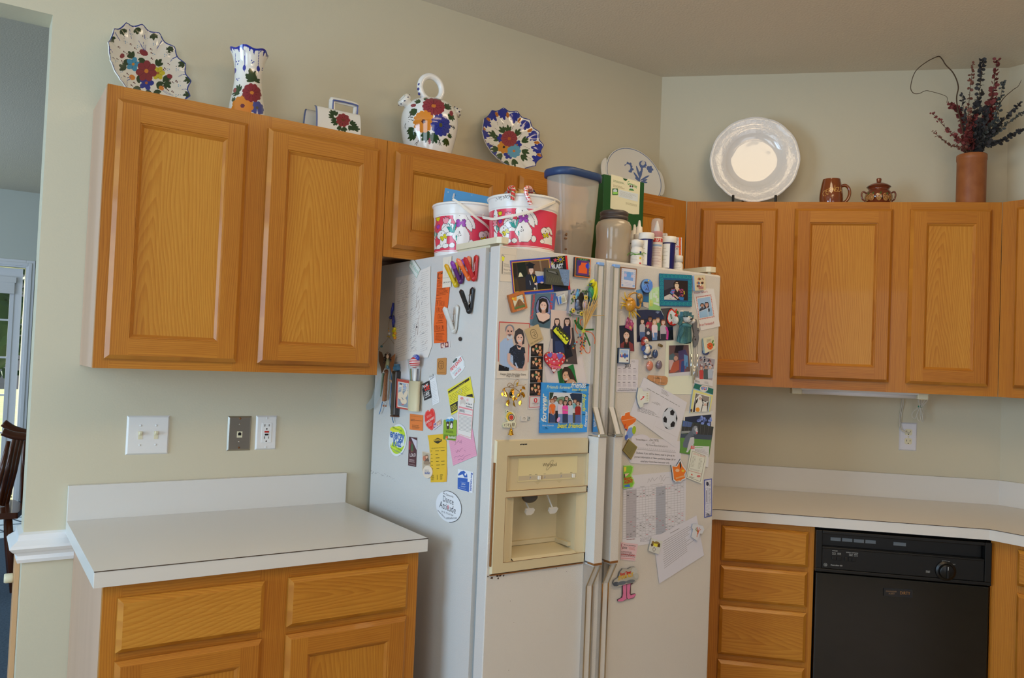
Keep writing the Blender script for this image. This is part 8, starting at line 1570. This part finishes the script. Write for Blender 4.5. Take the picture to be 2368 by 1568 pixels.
blobs(V5,[(500,1272,16,26,.1,'#d8ccc0',.008,.002),(548,1262,16,26,-.1,'#d8ccc0',.008,.002),(508,1296,22,10,0,'#1c1816',.009,.003),(560,1284,20,10,0,'#1c1816',.009,.003)],o0,.0145).build('leg',RESIN,r)
b=MB();b.X=Matrix.Translation(Pf(V5,688,1130,.008)) @ Matrix.Rotation(PI/2+.25,4,'Y');k=.00128/V5[2];b.lathe([(0,30*k),(18*k,30*k),(20*k,26*k),(18*k,-26*k),(20*k,-30*k),(0,-30*k)],24);o=b.build('spool_magnet',mat('old_brass','#a08a5c',.3,metal=.8));recenter(o);tag(o,'small brass cylinder magnet above the glass pebbles','magnet')
for x,y,rx,ry,c_,lb in ((622,1235,45,60,'#2c4a7c','blue glass pebble magnet beside the doll'),(555,1384,54,66,'#cf7d66','pink glass pebble magnet, left of a pair'),(671,1372,50,62,'#75687a','purple-grey glass pebble magnet, right of a pair')):
    b=MB();k=.00128/V5[2];b.ball((0,0,0),1,24,sq=(rx*k,.008,ry*k));o=b.build('glass_pebble',mat('pebble_'+c_[1:],c_,.06,coat=1,spec=.7),None);o.location=Pf(V5,x,y,.0085);tag(o,lb,'magnet','glass pebble magnets')
# beach picture
c=fz(V5[0]+235/V5[2],V5[1]+1360/V5[2]);o0=Vector((c[0],FY-.004,c[1]));r=thing('picture_magnet','little dark blue framed beach scene beside the door handle','picture',o0)
A=Art(V5,'F',.002,.008);A.slab(roundq([(165,1158),(311,1164),(304,1360),(155,1354)],6),'#4a5664','#2c343e');A.done('frame',None,None,RESIN,parent=r).location=-o0
A=Art(V5,'F',.0101,.0002);A.slab([(178,1172),(298,1178),(292,1346),(170,1340)],'#cfc2b0');A.poly([(188,1185),(288,1190),(286,1240),(185,1236)],'#b8c4d0');A.poly([(184,1238),(286,1242),(285,1280),(182,1276)],'#3a5690');A.poly([(182,1276),(285,1280),(283,1335),(180,1330)],'#d4c4a8');A.ell(205,1245,9,22,'#d8a88a');A.ell(206,1268,8,14,'#b83a3a');A.ell(243,1250,10,25,'#6a4a3a');A.ell(243,1275,10,20,'#3a5a8a');A.ell(205,1225,7,8,'#d8c060');A.ell(272,1318,10,10,'#6a3a3a');A.line([(200,1195),(280,1200)],3,'#8a9ab8');A.done('picture',None,None,PRINT,parent=r).location=-o0
def cal(A):
    A.text('2013',242,1404,314,1404,'#2a2624',1.25,bold=.03);A.text('MD',325,1340,368,1340,'#8a7a74',.8);q=0
    for j in range(3):
        for i in range(4):
            x,y=158-j*3+i*63,1418+j*86;A.line([(x,y),(x+32,y)],5,'#4a4040');A.lines([(x,y+10),(x+50,y+10),(x+50,y+60),(x,y+60)],5,'#b39f98',3.5,i+j);
    A.lines([(165,1668),(380,1670),(380,1678),(165,1676)],1,'#4a4646',5);A.text('www.dermadoctors.com (919) 810-5277',150,1695,385,1697,'#3a3c50',1.0,bold=.01)
sheet_(V5,roundq([(150,1300),(414,1306),(402,1712),(130,1710)],8),'F',.0002,'#cfbbae','calendar','white 2013 pocket calendar below the beach picture','calendar',cal)
def baby(A):
    A.poly([(795,1130),(1040,1122),(1062,1502),(790,1520)],'#6a4a44');A.poly([(880,1130),(980,1125),(960,1230),(860,1220)],'#2a2024');A.poly([(800,1250),(850,1225),(890,1290),(850,1320),(795,1310)],'#50605e');A.poly([(795,1310),(850,1310),(870,1400),(800,1440)],'#c09a8c');A.poly([(850,1340),(920,1310),(940,1420),(860,1470),(800,1470)],'#b0543a');A.poly([(910,1200),(1000,1180),(1030,1250),(980,1330),(920,1320)],'#4a3c5a');A.poly([(920,1310),(990,1300),(1000,1470),(920,1475)],'#7a4050');A.poly([(950,1330),(985,1320),(985,1470),(940,1470)],'#33406a');A.poly([(980,1240),(1030,1260),(1035,1400),(985,1380)],'#5f8098');A.poly([(790,1480),(1060,1455),(1062,1502),(790,1520)],'#c4b4a8');A.ell(880,1290,26,30,'#c08a70');A.line([(1018,1340),(1000,1420)],16,'#3a6a8a')
sheet_(V5,[(760,1075),(1100,1072),(1086,1742),(730,1735)],'F',.0002,'#d6c8a4','card','cream card with a blurry photo of a child on a sofa','card',baby)
def crowd(A):
    A.poly([(1178,1262),(1370,1305),(1335,1568),(1112,1526)],'#9a8c86');q=random.Random(31)
    for k in range(46): A.ell(q.uniform(1180,1350),q.uniform(1275,1440),12,12,q.choice(['#c8b8b0','#8a5a54','#b08a80','#6a6a74','#d0c4bc','#a87a70']),n=8);A.k-=1
    A.k+=1;A.who(1200,1410,20,SK,'#8a4a4a','#b8403a',1.3,7,.4);A.who(1255,1400,20,SK2,'#4a4a4c','#4a5450',1.5,7.5,.2);A.who(1310,1400,20,SK,'#b8b0a8','#a8a6a4',1.6,7,.2);A.lines([(1120,1560),(1190,1575),(1185,1600),(1118,1588)],2,'#6a5a50',5,3);A.lines([(1240,1575),(1300,1590),(1295,1620),(1235,1605)],3,'#8a7a70',3,4)
sheet_(V5,[(1172,1252),(1376,1298),(1340,1640),(1105,1600)],'F',.0003,'#cfbcaa','photo','photo of three people before a crowd near the right edge','photo',crowd,m=GLOSS)
A=Art(V6,'F',.001,.0016);A.slab([(525,188),(532,160),(550,148),(755,164),(778,182),(780,225),(768,262),(745,275),(715,274),(655,264),(560,215)],'#b87a4a');A.line([(618,155),(612,240)],4,'#d8b090');A.line([(695,165),(682,272)],4,'#d8b090');A.lines([(600,182),(712,196),(712,200),(600,186)],1,'#4a3420',6);A.ell(657,177,7,8,'#4a3420');A.lines([(580,220),(640,232),(640,245),(580,232)],2,'#6a4a30',3);A.lines([(660,235),(750,245),(750,258),(660,250)],2,'#6a4a30',3);A.done('bandage_magnet','tan bandage-shaped magnet above the soccer flyer','magnet',RESIN)
def soccer(A):
    A.lines([(520,300),(950,545),(945,560),(512,320)],1,'#5a5450',5);A.lines([(705,320),(800,375),(795,425),(695,375)],4,'#6a625c',4,4);A.lines([(655,490),(690,510),(685,545),(560,480)],3,'#6a625c',4,5);A.lines([(405,540),(600,600),(700,690),(395,600)],5,'#6a625c',4,6);A.line([(620,790),(885,920)],2,'#a89a90');A.line([(600,790),(580,890)],2,'#c0b0a4');A.line([(745,430),(600,790)],2,'#c0b0a4')
    A.ell(805,692,96,140,'#b9b1a8');A.ell(795,680,72,112,'#cdc4bb',.1);K='#1c1a1c'
    A.poly([(808,600),(840,578),(865,610),(850,655),(812,645)],K);A.poly([(722,690),(745,658),(770,695),(765,745),(728,735)],K);A.poly([(812,760),(845,722),(872,745),(860,795),(815,800)],K);A.poly([(735,605),(760,570),(785,556),(770,580),(742,610)],K);A.poly([(888,640),(900,690),(892,740),(880,690)],K);A.poly([(738,790),(760,800),(790,826),(760,818)],K)
sheet_(V6,[(480,175),(1022,490),(876,1056),(306,640)],'F',.0012,'#cdbcb0','flyer','creased white flyer with a soccer ball, hung at a slant','paper',soccer)
A=Art(V6,'F',.003,.004);A.slab([(412,306),(455,315),(470,350),(552,352),(548,490),(478,500),(470,545),(432,558),(405,500),(392,420)],'#cfc2a8','#5a6064');A.poly([(425,395),(500,400),(490,480),(430,470)],'#d8ccb4');A.line([(440,460),(480,425)],12,'#c8403c');A.ell(475,420,14,10,'#c8403c');A.line([(428,470),(425,398)],3,'#b0a48a');A.lines([(515,370),(535,372),(535,475),(515,470)],5,'#a88a3c',6,3);A.done('shirt_magnet','cream shirt-shaped magnet holding the soccer flyer','magnet',RESIN)
A=Art(V6,'F',.0,.002);A.slab([(300,600),(312,650),(388,690),(382,730),(350,765),(382,790),(380,840),(355,885),(310,915),(275,965),(240,950),(245,870),(255,820),(215,740),(190,690),(200,655),(235,650),(245,620)],'#d5c5b0');A.poly([(302,610),(310,655),(385,692),(378,728),(340,760),(290,790),(270,860),(240,800),(200,720),(195,690),(205,660),(240,655),(250,622)],'#dc641e');A.line([(200,722),(380,688)],5,'#e8b088');A.ell(310,870,44,70,'#7b8cb0',.3);A.ell(358,835,24,52,'#9aa81e',.1);A.ell(262,925,20,34,'#4a5a9a',.2);A.poly([(238,770),(255,755),(250,800),(232,815)],'#c03a1c');A.ell(258,830,12,10,'#4a2c6a');A.done('balloon_magnet','die-cut magnet of orange, green and blue balloons beside the handle','magnet',RESIN)
A=Art(V6,'F',.0035,.004);A.slab([(295,952),(401,1048),(322,1206),(222,1092)],'#9a8248','#6a5020');A.poly([(297,968),(386,1050),(318,1185),(236,1090)],'#8c7a48');A.line([(250,1080),(300,1130),(330,1080)],3,'#75653a');A.done('brass_magnet','square brass magnet turned on its corner','magnet',mat('brass_print',rough=.3,metal=.5,attr=1))
def home(A):
    A.text('Tyrone Simpson:',378,962,525,972,'#2a2624',.9,bold=.03);A.text('334-3978,',535,974,668,984,'#4a4440',1.0);A.line([(378,968),(525,980)],2.5,'#3a3430');A.text('OY:',580,1008,618,1010,'#5a544e',.9);A.text('My Home Base Instructor is:',505,1030,778,1052,'#4a4440',1.0);A.line([(400,1076),(880,1118)],2.5,'#5a504a')
    for x in range(410,860,26): A.line([(x,1075+(x-400)*.085),(x+8,1050+(x-400)*.085),(x+16,1072+(x-400)*.085)],2.5,'#a3968e');A.k-=1
    for x in range(380,560,24): A.line([(x,1005),(x+8,988),(x+18,1002)],2.5,'#b0a49c');A.k-=1
    A.k+=1;A.text('Students: if you will be absent, need to give us im-',384,1130,868,1168,'#5a504a',1.05,bold=.005);A.text('portant information or have questions, please call or',362,1180,876,1216,'#5a504a',1.05,bold=.005);A.text('email your home base instructor only.',438,1236,800,1256,'#5a504a',1.05,bold=.005)
    A.ell(450,950,100,60,'#cdbab0');A.k-=1;A.text('Tyrone Simpson:',378,962,525,972,'#2a2624',.9,bold=.03)
sheet_(V6,[(330,908),(952,978),(940,1282),(318,1250),(300,1232)],'F',.0004,'#cfbcb0','notice','white notice about the home base instructor under the soccer flyer','paper',home)
A=Art(V6,'F',.002,.003);A.slab([(232,1282),(320,1276),(352,1290),(345,1350),(325,1400),(352,1450),(366,1500),(340,1550),(250,1568),(228,1568)],'#9fc05c');A.poly([(232,1290),(318,1284),(340,1300),(330,1360),(310,1400),(340,1460),(352,1500),(330,1545),(232,1560)],'#74a82e');A.poly([(232,1300),(262,1295),(258,1350),(232,1360)],'#d8b83a');A.poly([(245,1380),(300,1375),(255,1420),(240,1400)],'#d8a888');A.poly([(232,1385),(245,1390),(240,1440),(230,1440)],'#23222a');A.text('BRAVO',232,1465,328,1455,'#b8281c',1.2,bold=.05);A.text('AGENT',234,1510,345,1490,'#b8281c',1.2,bold=.05);A.poly([(232,1530),(300,1510),(310,1550),(240,1545)],'#3a64a8');A.done('cutout_magnet','lime green die-cut magnet with red lettering by the handle','magnet',RESIN)
A=Art(V6,'F',.003,.004);S_P=[(940,1198),(968,1275),(1022,1345),(995,1395),(1010,1445),(960,1465),(945,1490),(900,1480),(878,1490),(845,1460),(838,1370),(822,1275),(888,1285)];A.slab(S_P,'#d0c6b8','#4a4a4c');A.poly([(925+(x-925)*.86,1375+(y-1375)*.86) for x,y in S_P],'#dc6a1c');A.poly([(925,1240),(940,1225),(950,1290),(935,1330)],'#2a2a24');A.line([(880,1440),(985,1410)],20,'#e89a5c');A.line([(890,1475),(940,1462)],12,'#e8a46c');A.ell(900,1340,26,20,'#e8b080');A.ell(970,1345,18,14,'#d8b02c');A.done('star_magnet','orange star-shaped magnet with a white rim','magnet',RESIN)
def menu(A):
    I=[(1088,1098),(1250,1160),(1186,1480),(1022,1418)];A.frame(I,4,'#5a4a3a');A.text('Club Kitty Specials',1092,1135,1240,1178,'#c06a5c',1.1,shear=.3);A.lines([(1095,1155),(1138,1170),(1108,1310),(1058,1290)],9,'#6a5c4c',3.5,3);A.lines([(1175,1180),(1220,1195),(1190,1330),(1150,1318)],9,'#6a5c4c',3.5,4);A.lines([(1060,1310),(1195,1345),(1192,1365),(1058,1328)],2,'#8a7c68',3);A.text('For Service Call Carolina Art',1042,1345,1202,1390,'#b84a3c',.8,bold=.02);A.poly([(1068,1398),(1080,1378),(1094,1402)],'#cc4a2c');A.ell(1165,1412,24,14,'#c86a5c');A.lines([(1050,1410),(1120,1430),(1118,1445),(1048,1425)],3,'#7a6c58',3)
sheet_(V6,[(1068,1080),(1272,1165),(1206,1508),(1008,1428)],'F',.0032,'#d4c5a8','menu','cream menu card with a dark border pinned at a slant','card',menu)
sheet_(V6,[(1070,1035),(1300,1040),(1285,1300),(1060,1260)],'F',.0022,'#cfbfae','flyer','white flyer with a red number 11 behind the menu card','paper',lambda A: (A.poly([(1070,1032),(1114,1035),(1112,1072),(1066,1070)],'#c8382c'),A.text('11',1076,1062,1104,1063,'#e8d8c8',1.3,bold=.05),A.lines([(1118,1048),(1225,1052),(1225,1062),(1118,1060)],1,'#6aa04a',8),A.lines([(1118,1072),(1290,1085),(1285,1150),(1118,1100)],5,'#8a7c70',3,4)))
def dog(A):
    A.poly([(968,718),(1350,797),(1295,1170),(932,1120)],'#3f5a2c');A.poly([(968,718),(1350,797),(1335,920),(948,870)],'#2c2a28');A.poly([(972,718),(1090,742),(1070,800),(962,790)],'#4a5a80')
    for k in range(14): A.line([(1000+k*24,735+k*4),(990+k*24,880+k*3)],4,'#3c3834' if k % 2 else '#57504a');A.k-=1
    A.k+=1;A.poly([(945,850),(1060,845),(1060,870),(945,880)],'#8a8478');A.poly([(945,880),(1335,900),(1320,960),(938,945)],'#3a4048');A.poly([(935,930),(1320,960),(1295,1170),(932,1120)],'#5a8030');A.poly([(970,1000),(1000,920),(1060,850),(1110,830),(1100,940),(1080,1010),(1020,1060),(970,1050)],'#5a5c62');A.poly([(1060,930),(1110,920),(1110,1000),(1060,1070),(1035,1105),(1015,1100),(1040,1000)],'#b8aca0');A.ell(1120,840,38,52,'#6a6a6e',-.2);A.ell(1128,815,26,34,'#8a8684',-.2);A.ell(1140,838,16,30,'#c8bcb0',-.2);A.ell(1142,870,9,16,'#c85a5a');A.poly([(1090,790),(1110,780),(1105,810)],'#4a4a4e');A.poly([(1140,785),(1158,790),(1150,812)],'#4a4a4e');A.ell(1125,820,4,4,'#1c1816');A.ell(1148,825,4,4,'#1c1816');A.ell(1148,845,6,5,'#1c1816');A.line([(1075,910),(1115,925)],7,'#2a2a30');A.ell(1022,1105,14,9,'#c8bcb0')
photo(V6,[(965,714),(1353,796),(1296,1178),(928,1122)],.0012,'#3f5a2c','photo','photo of a sitting grey and white dog on a lawn',dog)
photo(V6,[(970,600),(1350,596),(1325,800),(985,820)],.0002,'#cdbda6','photo','dark photo of a tree at dusk behind the dog photo',lambda A: (A.poly([(995,672),(1325,640),(1320,800),(990,815)],'#1b2034'),[A.ell(1200+rnd.uniform(-60,120),720+rnd.uniform(-60,60),14,16,rnd.choice(['#7a84b0','#525c88','#8a94c0']),n=8) for k in range(26)]))
def bunny(A):
    A.poly([(1122,252),(1350,322),(1345,392),(1098,310)],'#24604c');A.ell(1232,318,52,42,'#cfc0ae');A.ell(1232,318,44,34,'#d8b83a');A.ell(1232,318,40,31,'#d8ccc0');A.text('RESCUE',1196,326,1270,336,'#3a5a9a',1.5,bold=.04);A.ell(1240,326,9,9,'#c83a34');A.lines([(1215,288),(1255,298),(1255,302),(1215,293)],1,'#c83a34',5)
    A.poly([(1098,325),(1345,400),(1308,605),(1058,618)],'#d4c070');A.poly([(1125,365),(1305,415),(1282,606),(1085,614)],'#cfc0ae');A.poly([(1132,378),(1298,422),(1276,604),(1092,612)],'#3a302c');A.poly([(1140,380),(1298,422),(1292,480),(1130,450)],'#8a7868')
    W2='#d6c6b0';A.poly([(1130,440),(1150,420),(1200,420),(1215,500),(1190,606),(1118,610)],W2);A.ell(1180,430,26,34,W2);A.ell(1184,440,15,20,'#c89a80');A.poly([(1160,430),(1135,460),(1125,520),(1150,480)],'#1c1818');A.poly([(1200,430),(1225,470),(1220,520),(1205,470)],'#1c1818');A.ell(1152,580,26,28,'#dc8a2c');A.poly([(1215,530),(1270,530),(1270,604),(1200,606)],W2);A.ell(1245,510,24,26,W2);A.ell(1246,518,15,18,SK);A.ell(1232,485,20,9,W2,.3);A.ell(1266,485,18,9,W2,-.3)
    A.line([(1318,410),(1285,604)],10,'#8aa0b0');A.line([(1090,330),(1055,618)],10,'#8aa0b0');A.ell(1072,590,12,20,'#5a3a2c')
photo(V6,[(1120,248),(1352,320),(1310,606),(1052,620)],.0016,'#8aa0b0','picture_magnet','house-shaped frame with two small people dressed as white rabbits',bunny,m=PRINT,cat='picture')
def sched(A):
    q=[(190,335),(835,260),(838,775),(185,858)];f=A.quadmap(q)
    A.poly([f(.05,.02),f(.22,.02),f(.22,1),f(.05,1)],'#ad9c94');A.poly([f(.54,.02),f(.70,.02),f(.70,1),f(.54,1)],'#a39a96')
    for k in range(21): A.line([f(0,k/20),f(1,k/20)],2,'#8f857f');A.k-=1
    for k in range(20): A.line([f(k/19,0),f(k/19,1)],2,'#a39890');A.k-=1
    A.k+=1;rr_=random.Random(41)
    for k in range(120):
        i,j=rr_.randrange(1,19),rr_.choice([1,2,3,12,13,14,15,16,17,18,19,rr_.randrange(20)]);a=f((i+.2)/19,(j+.5)/20);b_=f((i+.8)/19,(j+.5)/20);A.line([a,b_],6,rr_.choice(['#6a625e','#7a726c','#b86a6a','#8a807a']));A.k-=1
    A.k+=1
    for P in ([(450,260),(465,215),(480,250),(500,205),(520,240),(560,200)],[(575,225),(590,180),(605,215),(635,175)],[(590,250),(600,215),(620,245),(645,200),(685,200)]): A.line(P,3,'#9a8e88')
    A.text('2012 Swim Practice Group Schedule',480,290,612,268,'#4a4440',.8);A.lines([(370,300),(420,294),(420,298),(370,304)],1,'#5a5450',3);A.lines([(225,862),(320,852),(320,864),(225,872)],1,'#7a4a44',8);A.lines([(370,850),(515,820),(510,880),(365,895)],4,'#8a807a',4,3)
    for cx,cy in ((425,610),(395,705),(455,695)): A.line([(cx+20*math.cos(t),cy+18*math.sin(t)) for t in [k*.6 for k in range(12)]],2,'#6a625e')
sheet_(V7,[(192,190),(862,128),(850,850),(355,930),(180,912)],'F',.0001,'#cdbcb0','schedule','big white timetable grid with handwriting on the lower door','paper',sched)
sheet_(V7,[(165,893),(348,915),(316,1096),(160,1078)],'F',.0008,'#d2a79c','card','pink printed card with black and red text under the timetable','card',lambda A: (A.line([(180,905),(170,920),(180,965),(172,970)],6,'#8a2430'),A.text('QUICK',180,958,232,966,'#2a2020',1.2,bold=.03),A.lines([(195,918),(330,935),(330,940),(195,924)],1,'#3a2a28',6),A.lines([(240,935),(328,950),(322,985),(255,975)],3,'#c04a40',4,3),A.lines([(165,985),(322,1000),(320,1060),(165,1045)],5,'#5a3a34',5,4),A.line([(165,1022),(318,1038)],5,'#c04a40'),A.line([(165,1062),(310,1075)],4,'#c04a40')))
def letter(A):
    A.lines([(690,795),(790,742),(795,748),(695,802)],1,'#4a4440',5);A.lines([(610,880),(915,700),(965,930),(620,1190)],13,'#7a706a',3.5,5,False);A.line([(820,1000),(815,1195)],2,'#bcaca0')
sheet_(V7,[(510,850),(972,610),(1052,1034),(574,1336)],'F',.0014,'#cbbab0','letter','typed white letter hung at a slant on the lower door','paper',letter)
A=Art(V7,'F',.003,.004);A.slab([(930,700),(975,698),(1000,712),(1040,718),(1056,760),(1030,806),(1008,800),(985,878),(965,872),(916,838),(935,755),(922,745)],'#d0c3b6','#8a8480');P=(985,770);[A.line([(985,790),(985+35*math.cos(a),770+38*math.sin(a))],6,c_) for a,c_ in ((-2.6,'#7a7a2c'),(-2.1,'#8a6a2c'),(-1.6,'#b8402c'),(-1.0,'#c8502c'),(-.4,'#c86a3c'))];A.line([(985,780),(975,840)],6,'#c8642c');A.line([(995,775),(985,810)],6,'#b83a2c');A.done('shirt_magnet','white shirt-shaped magnet with red branches at the letter corner','magnet',RESIN)
A=Art(V7,'F',.003,.003);A.slab(roundq([(490,850),(613,886),(570,1024),(457,985)],8),'#c8bba6','#8a8478');A.poly([(488,920),(500,880),(525,880),(560,890),(582,905),(580,940),(550,945),(520,930)],'#8a6a34');A.poly([(515,905),(560,915),(550,945),(512,935)],'#d8c03a');A.poly([(485,915),(500,905),(508,935),(490,940)],'#4a3420');A.poly([(560,915),(585,910),(580,950),(560,945)],'#4a3420');A.line([(510,995),(505,965),(520,945),(535,970),(520,995)],4,'#4a4038');A.ell(525,880,10,12,'#d8ccb8');A.done('square_magnet','small square magnet with a brown and yellow print on the timetable','magnet',RESIN)
A=Art(V7,'F',.0,.0006);A.slab([(1052,228),(1136,214),(1136,614),(1056,636)],'#4a5088');A.poly([(1060,238),(1129,225),(1129,606),(1064,625)],'#cbbcb2');A.frame([(1066,320),(1092,315),(1092,478),(1068,482)],2,'#6a6a8a');A.line([(1066,578),(1128,562)],2.5,'#5a5a80');A.line([(1066,490),(1128,474)],2.5,'#5a5a80');A.lines([(1098,320),(1126,312),(1126,470),(1100,474)],12,'#6a6470',4,3,False);A.line([(1080,470),(1078,340)],6,'#4a4450');A.ell(1088,272,14,22,'#3a3440');A.line([(1072,250),(1110,290)],5,'#3a3440');A.lines([(1108,240),(1126,236),(1126,300),(1108,304)],4,'#6a6470',4,4);A.lines([(1068,500),(1125,485),(1125,550),(1068,565)],5,'#8a8490',3,5);A.text('1961',1122,574,1072,590,'#3a3440',1.3,bold=.03);A.done('sticker','narrow blue bordered sticker reading 1961 at the right door edge','sticker')
# storm-cloud feet magnet
c=Pf(V7,230,1525,.004);r=thing('novelty_magnet','grey cloud magnet with two bare pink legs, lowest on the door','magnet',c)
A=Art(V7,'F',.001,.004);A.slab([(162,1345),(185,1350),(182,1470),(168,1490),(130,1508),(135,1525),(175,1526),(222,1510),(228,1495),(240,1505),(300,1492),(326,1455),(320,1442),(270,1450),(272,1350),(300,1330)],'#4a3030');SKN='#cf6a80'
A.poly([(185,1345),(225,1345),(222,1460),(226,1500),(180,1525),(136,1524),(132,1510),(180,1485),(190,1440)],SKN);A.poly([(230,1345),(268,1335),(258,1440),(270,1462),(318,1442),(325,1455),(300,1485),(240,1502),(230,1480)],SKN);A.line([(150,1512),(175,1506)],2,'#a84a60');A.line([(295,1456),(318,1448)],2,'#a84a60');A.done('legs','bare pink legs',None,RESIN,parent=r).location=-c
A=Art(V7,'F',.003,.006);A.slab([(82,1335),(95,1300),(140,1270),(155,1215),(185,1178),(240,1182),(275,1160),(315,1158),(338,1190),(335,1220),(356,1250),(350,1290),(310,1310),(285,1330),(220,1340),(150,1368),(105,1366)],'#a4957f','#5a5450');A.ell(115,1340,34,24,'#45484c');A.ell(175,1330,50,20,'#5a5c5c',-.2);A.ell(265,1312,50,18,'#66645e',-.2);A.ell(310,1200,32,36,'#b8aa94');A.ell(330,1250,24,30,'#b0a28c');A.text('Root Timer',158,1255,275,1228,'#b8281c',1.5,bold=.06);A.text('STEAM ALIT',138,1300,298,1255,'#c8962c',1.4,bold=.05);A.done('cloud','grey storm cloud',None,RESIN,parent=r).location=-c
# ------------------------------------------------------------------ wooden chair seen through the opening
DY=2.9
def dq(px,py,dy=0): return hit(px,py,(0,1,0),(0,DY+dy,0))
WD=mat('dark_stained_wood','#5a2c14',.25,coat=.4);s0=dq(0,1172);cb=Vector((s0.x-.12,DY,0));zs=s0.z
r=thing('spindle_chair','dark stained wooden spindle-back chair beyond the left opening','chair',cb)
b=MB();b.prism([(-.24,-.2),(.2,-.22),(.25,0),(.2,.22),(-.24,.2)],zs-.035,zs);b.build('seat',WD,r,bevel=.01)
for px0,py0,px1,py1,nm,dy in ((8,978,66,1003,'crest_rail',.19),(6,998,66,1011,'crest_rail',-.19)):
    b=MB();P=smooth([dq(px0,py0,dy)-cb,dq((px0+px1)/2-6,(py0+py1)/2+2,dy)-cb,dq(px1,py1,dy)-cb]);b.tube(P,.026,10,flat=.7);b.build(nm,WD,r)
for k,(xa,ya,xb,yb,dy) in enumerate(((20,1020,-14,1165,-.17),(34,1012,0,1168,-.1),(44,1010,6,1170,0),(52,1010,14,1170,.1),(58,1010,52,1168,.17))):
    b=MB();b.tube([dq(xa,ya,dy)-cb,dq((xa+xb)/2,(ya+yb)/2,dy)-cb,dq(xb,yb,dy)-cb],[.011,.016,.012],8);b.build('spindle',WD,r)
for sx in (-.2,.16):
    for sy in (-.17,.17): b=MB();b.tube([(sx,sy,zs-.03),(sx*1.1,sy*1.08,zs*.5),(sx*1.22,sy*1.2,.001)],[.017,.021,.013],10);b.build('leg',WD,r)
# ------------------------------------------------------------------ put every empty at the base of its thing
bpy.context.view_layer.update()
for o in list(C.objects):
    if o.type != 'EMPTY' or o.parent or o.location.length>1e-6 or o.rotation_euler.z: continue
    P=[c.matrix_world @ Vector(v) for c in o.children_recursive if c.type=='MESH' for v in c.bound_box]
    if not P: continue
    t=Vector(((min(p.x for p in P)+max(p.x for p in P))/2,(min(p.y for p in P)+max(p.y for p in P))/2,min(p.z for p in P)))
    o.location=t
    for c in o.children: c.location=c.location-t
# ------------------------------------------------------------------ light
def area(name,loc,tgt,sx,sy,power,col):
    l=bpy.data.lights.new(name,'AREA');l.shape='RECTANGLE';l.size=sx;l.size_y=sy;l.energy=power;l.color=col
    o=bpy.data.objects.new(name,l);C.objects.link(o);o.location=loc;o.rotation_euler=(Vector(tgt)-Vector(loc)).to_track_quat('-Z','Y').to_euler();return o
area('window_light',(-1.45,-2.75,1.9),(.7,0,1.5),1.0,1.4,21,(.72,.87,1))
area('side_window_light',(-2.9,-1.15,1.45),(.95,-.5,1.1),1.3,1.7,88,(.5,.74,1))
area('ceiling_light',(1.35,-2.25,2.745),(1.35,-2.2,0),.75,.5,6,(1,.74,.46))
area('ceiling_fill',(.75,-2.7,2.5),(.75,-2.6,3),.9,.5,25,(1,.72,.44))  # unseen upward fill, added to brighten the ceiling
area('platter_reflection_light',(1.83,-1.23,2.745),(1.83,-1.23,0),.55,.55,7,(1,.78,.5))  # unseen, added for the platter's warm reflection and to lift the right worktop
area('back_fill_light',(-.3,-4.9,1.45),(2.2,-.6,1.1),1.5,1.6,18,(.9,.93,1))  # added frontal fill from behind the camera, not a built window
area('dining_window_light',(-2.2,3.4,1.7),(.6,4.2,1.3),1.6,1.6,45,(.62,.78,1))
s=bpy.data.lights.new('sun','SUN');s.energy=14;s.angle=.01;s.color=(1,.95,.86);so=bpy.data.objects.new('sun',s);C.objects.link(so)
so.rotation_euler=Vector((.28,-.75,-.9)).to_track_quat('-Z','Y').to_euler()
w=bpy.data.worlds.new('daylight');bpy.context.scene.world=w;w.use_nodes=True;w.node_tree.nodes['Background'].inputs[0].default_value=(.86,.92,1,1);w.node_tree.nodes['Background'].inputs[1].default_value=.2
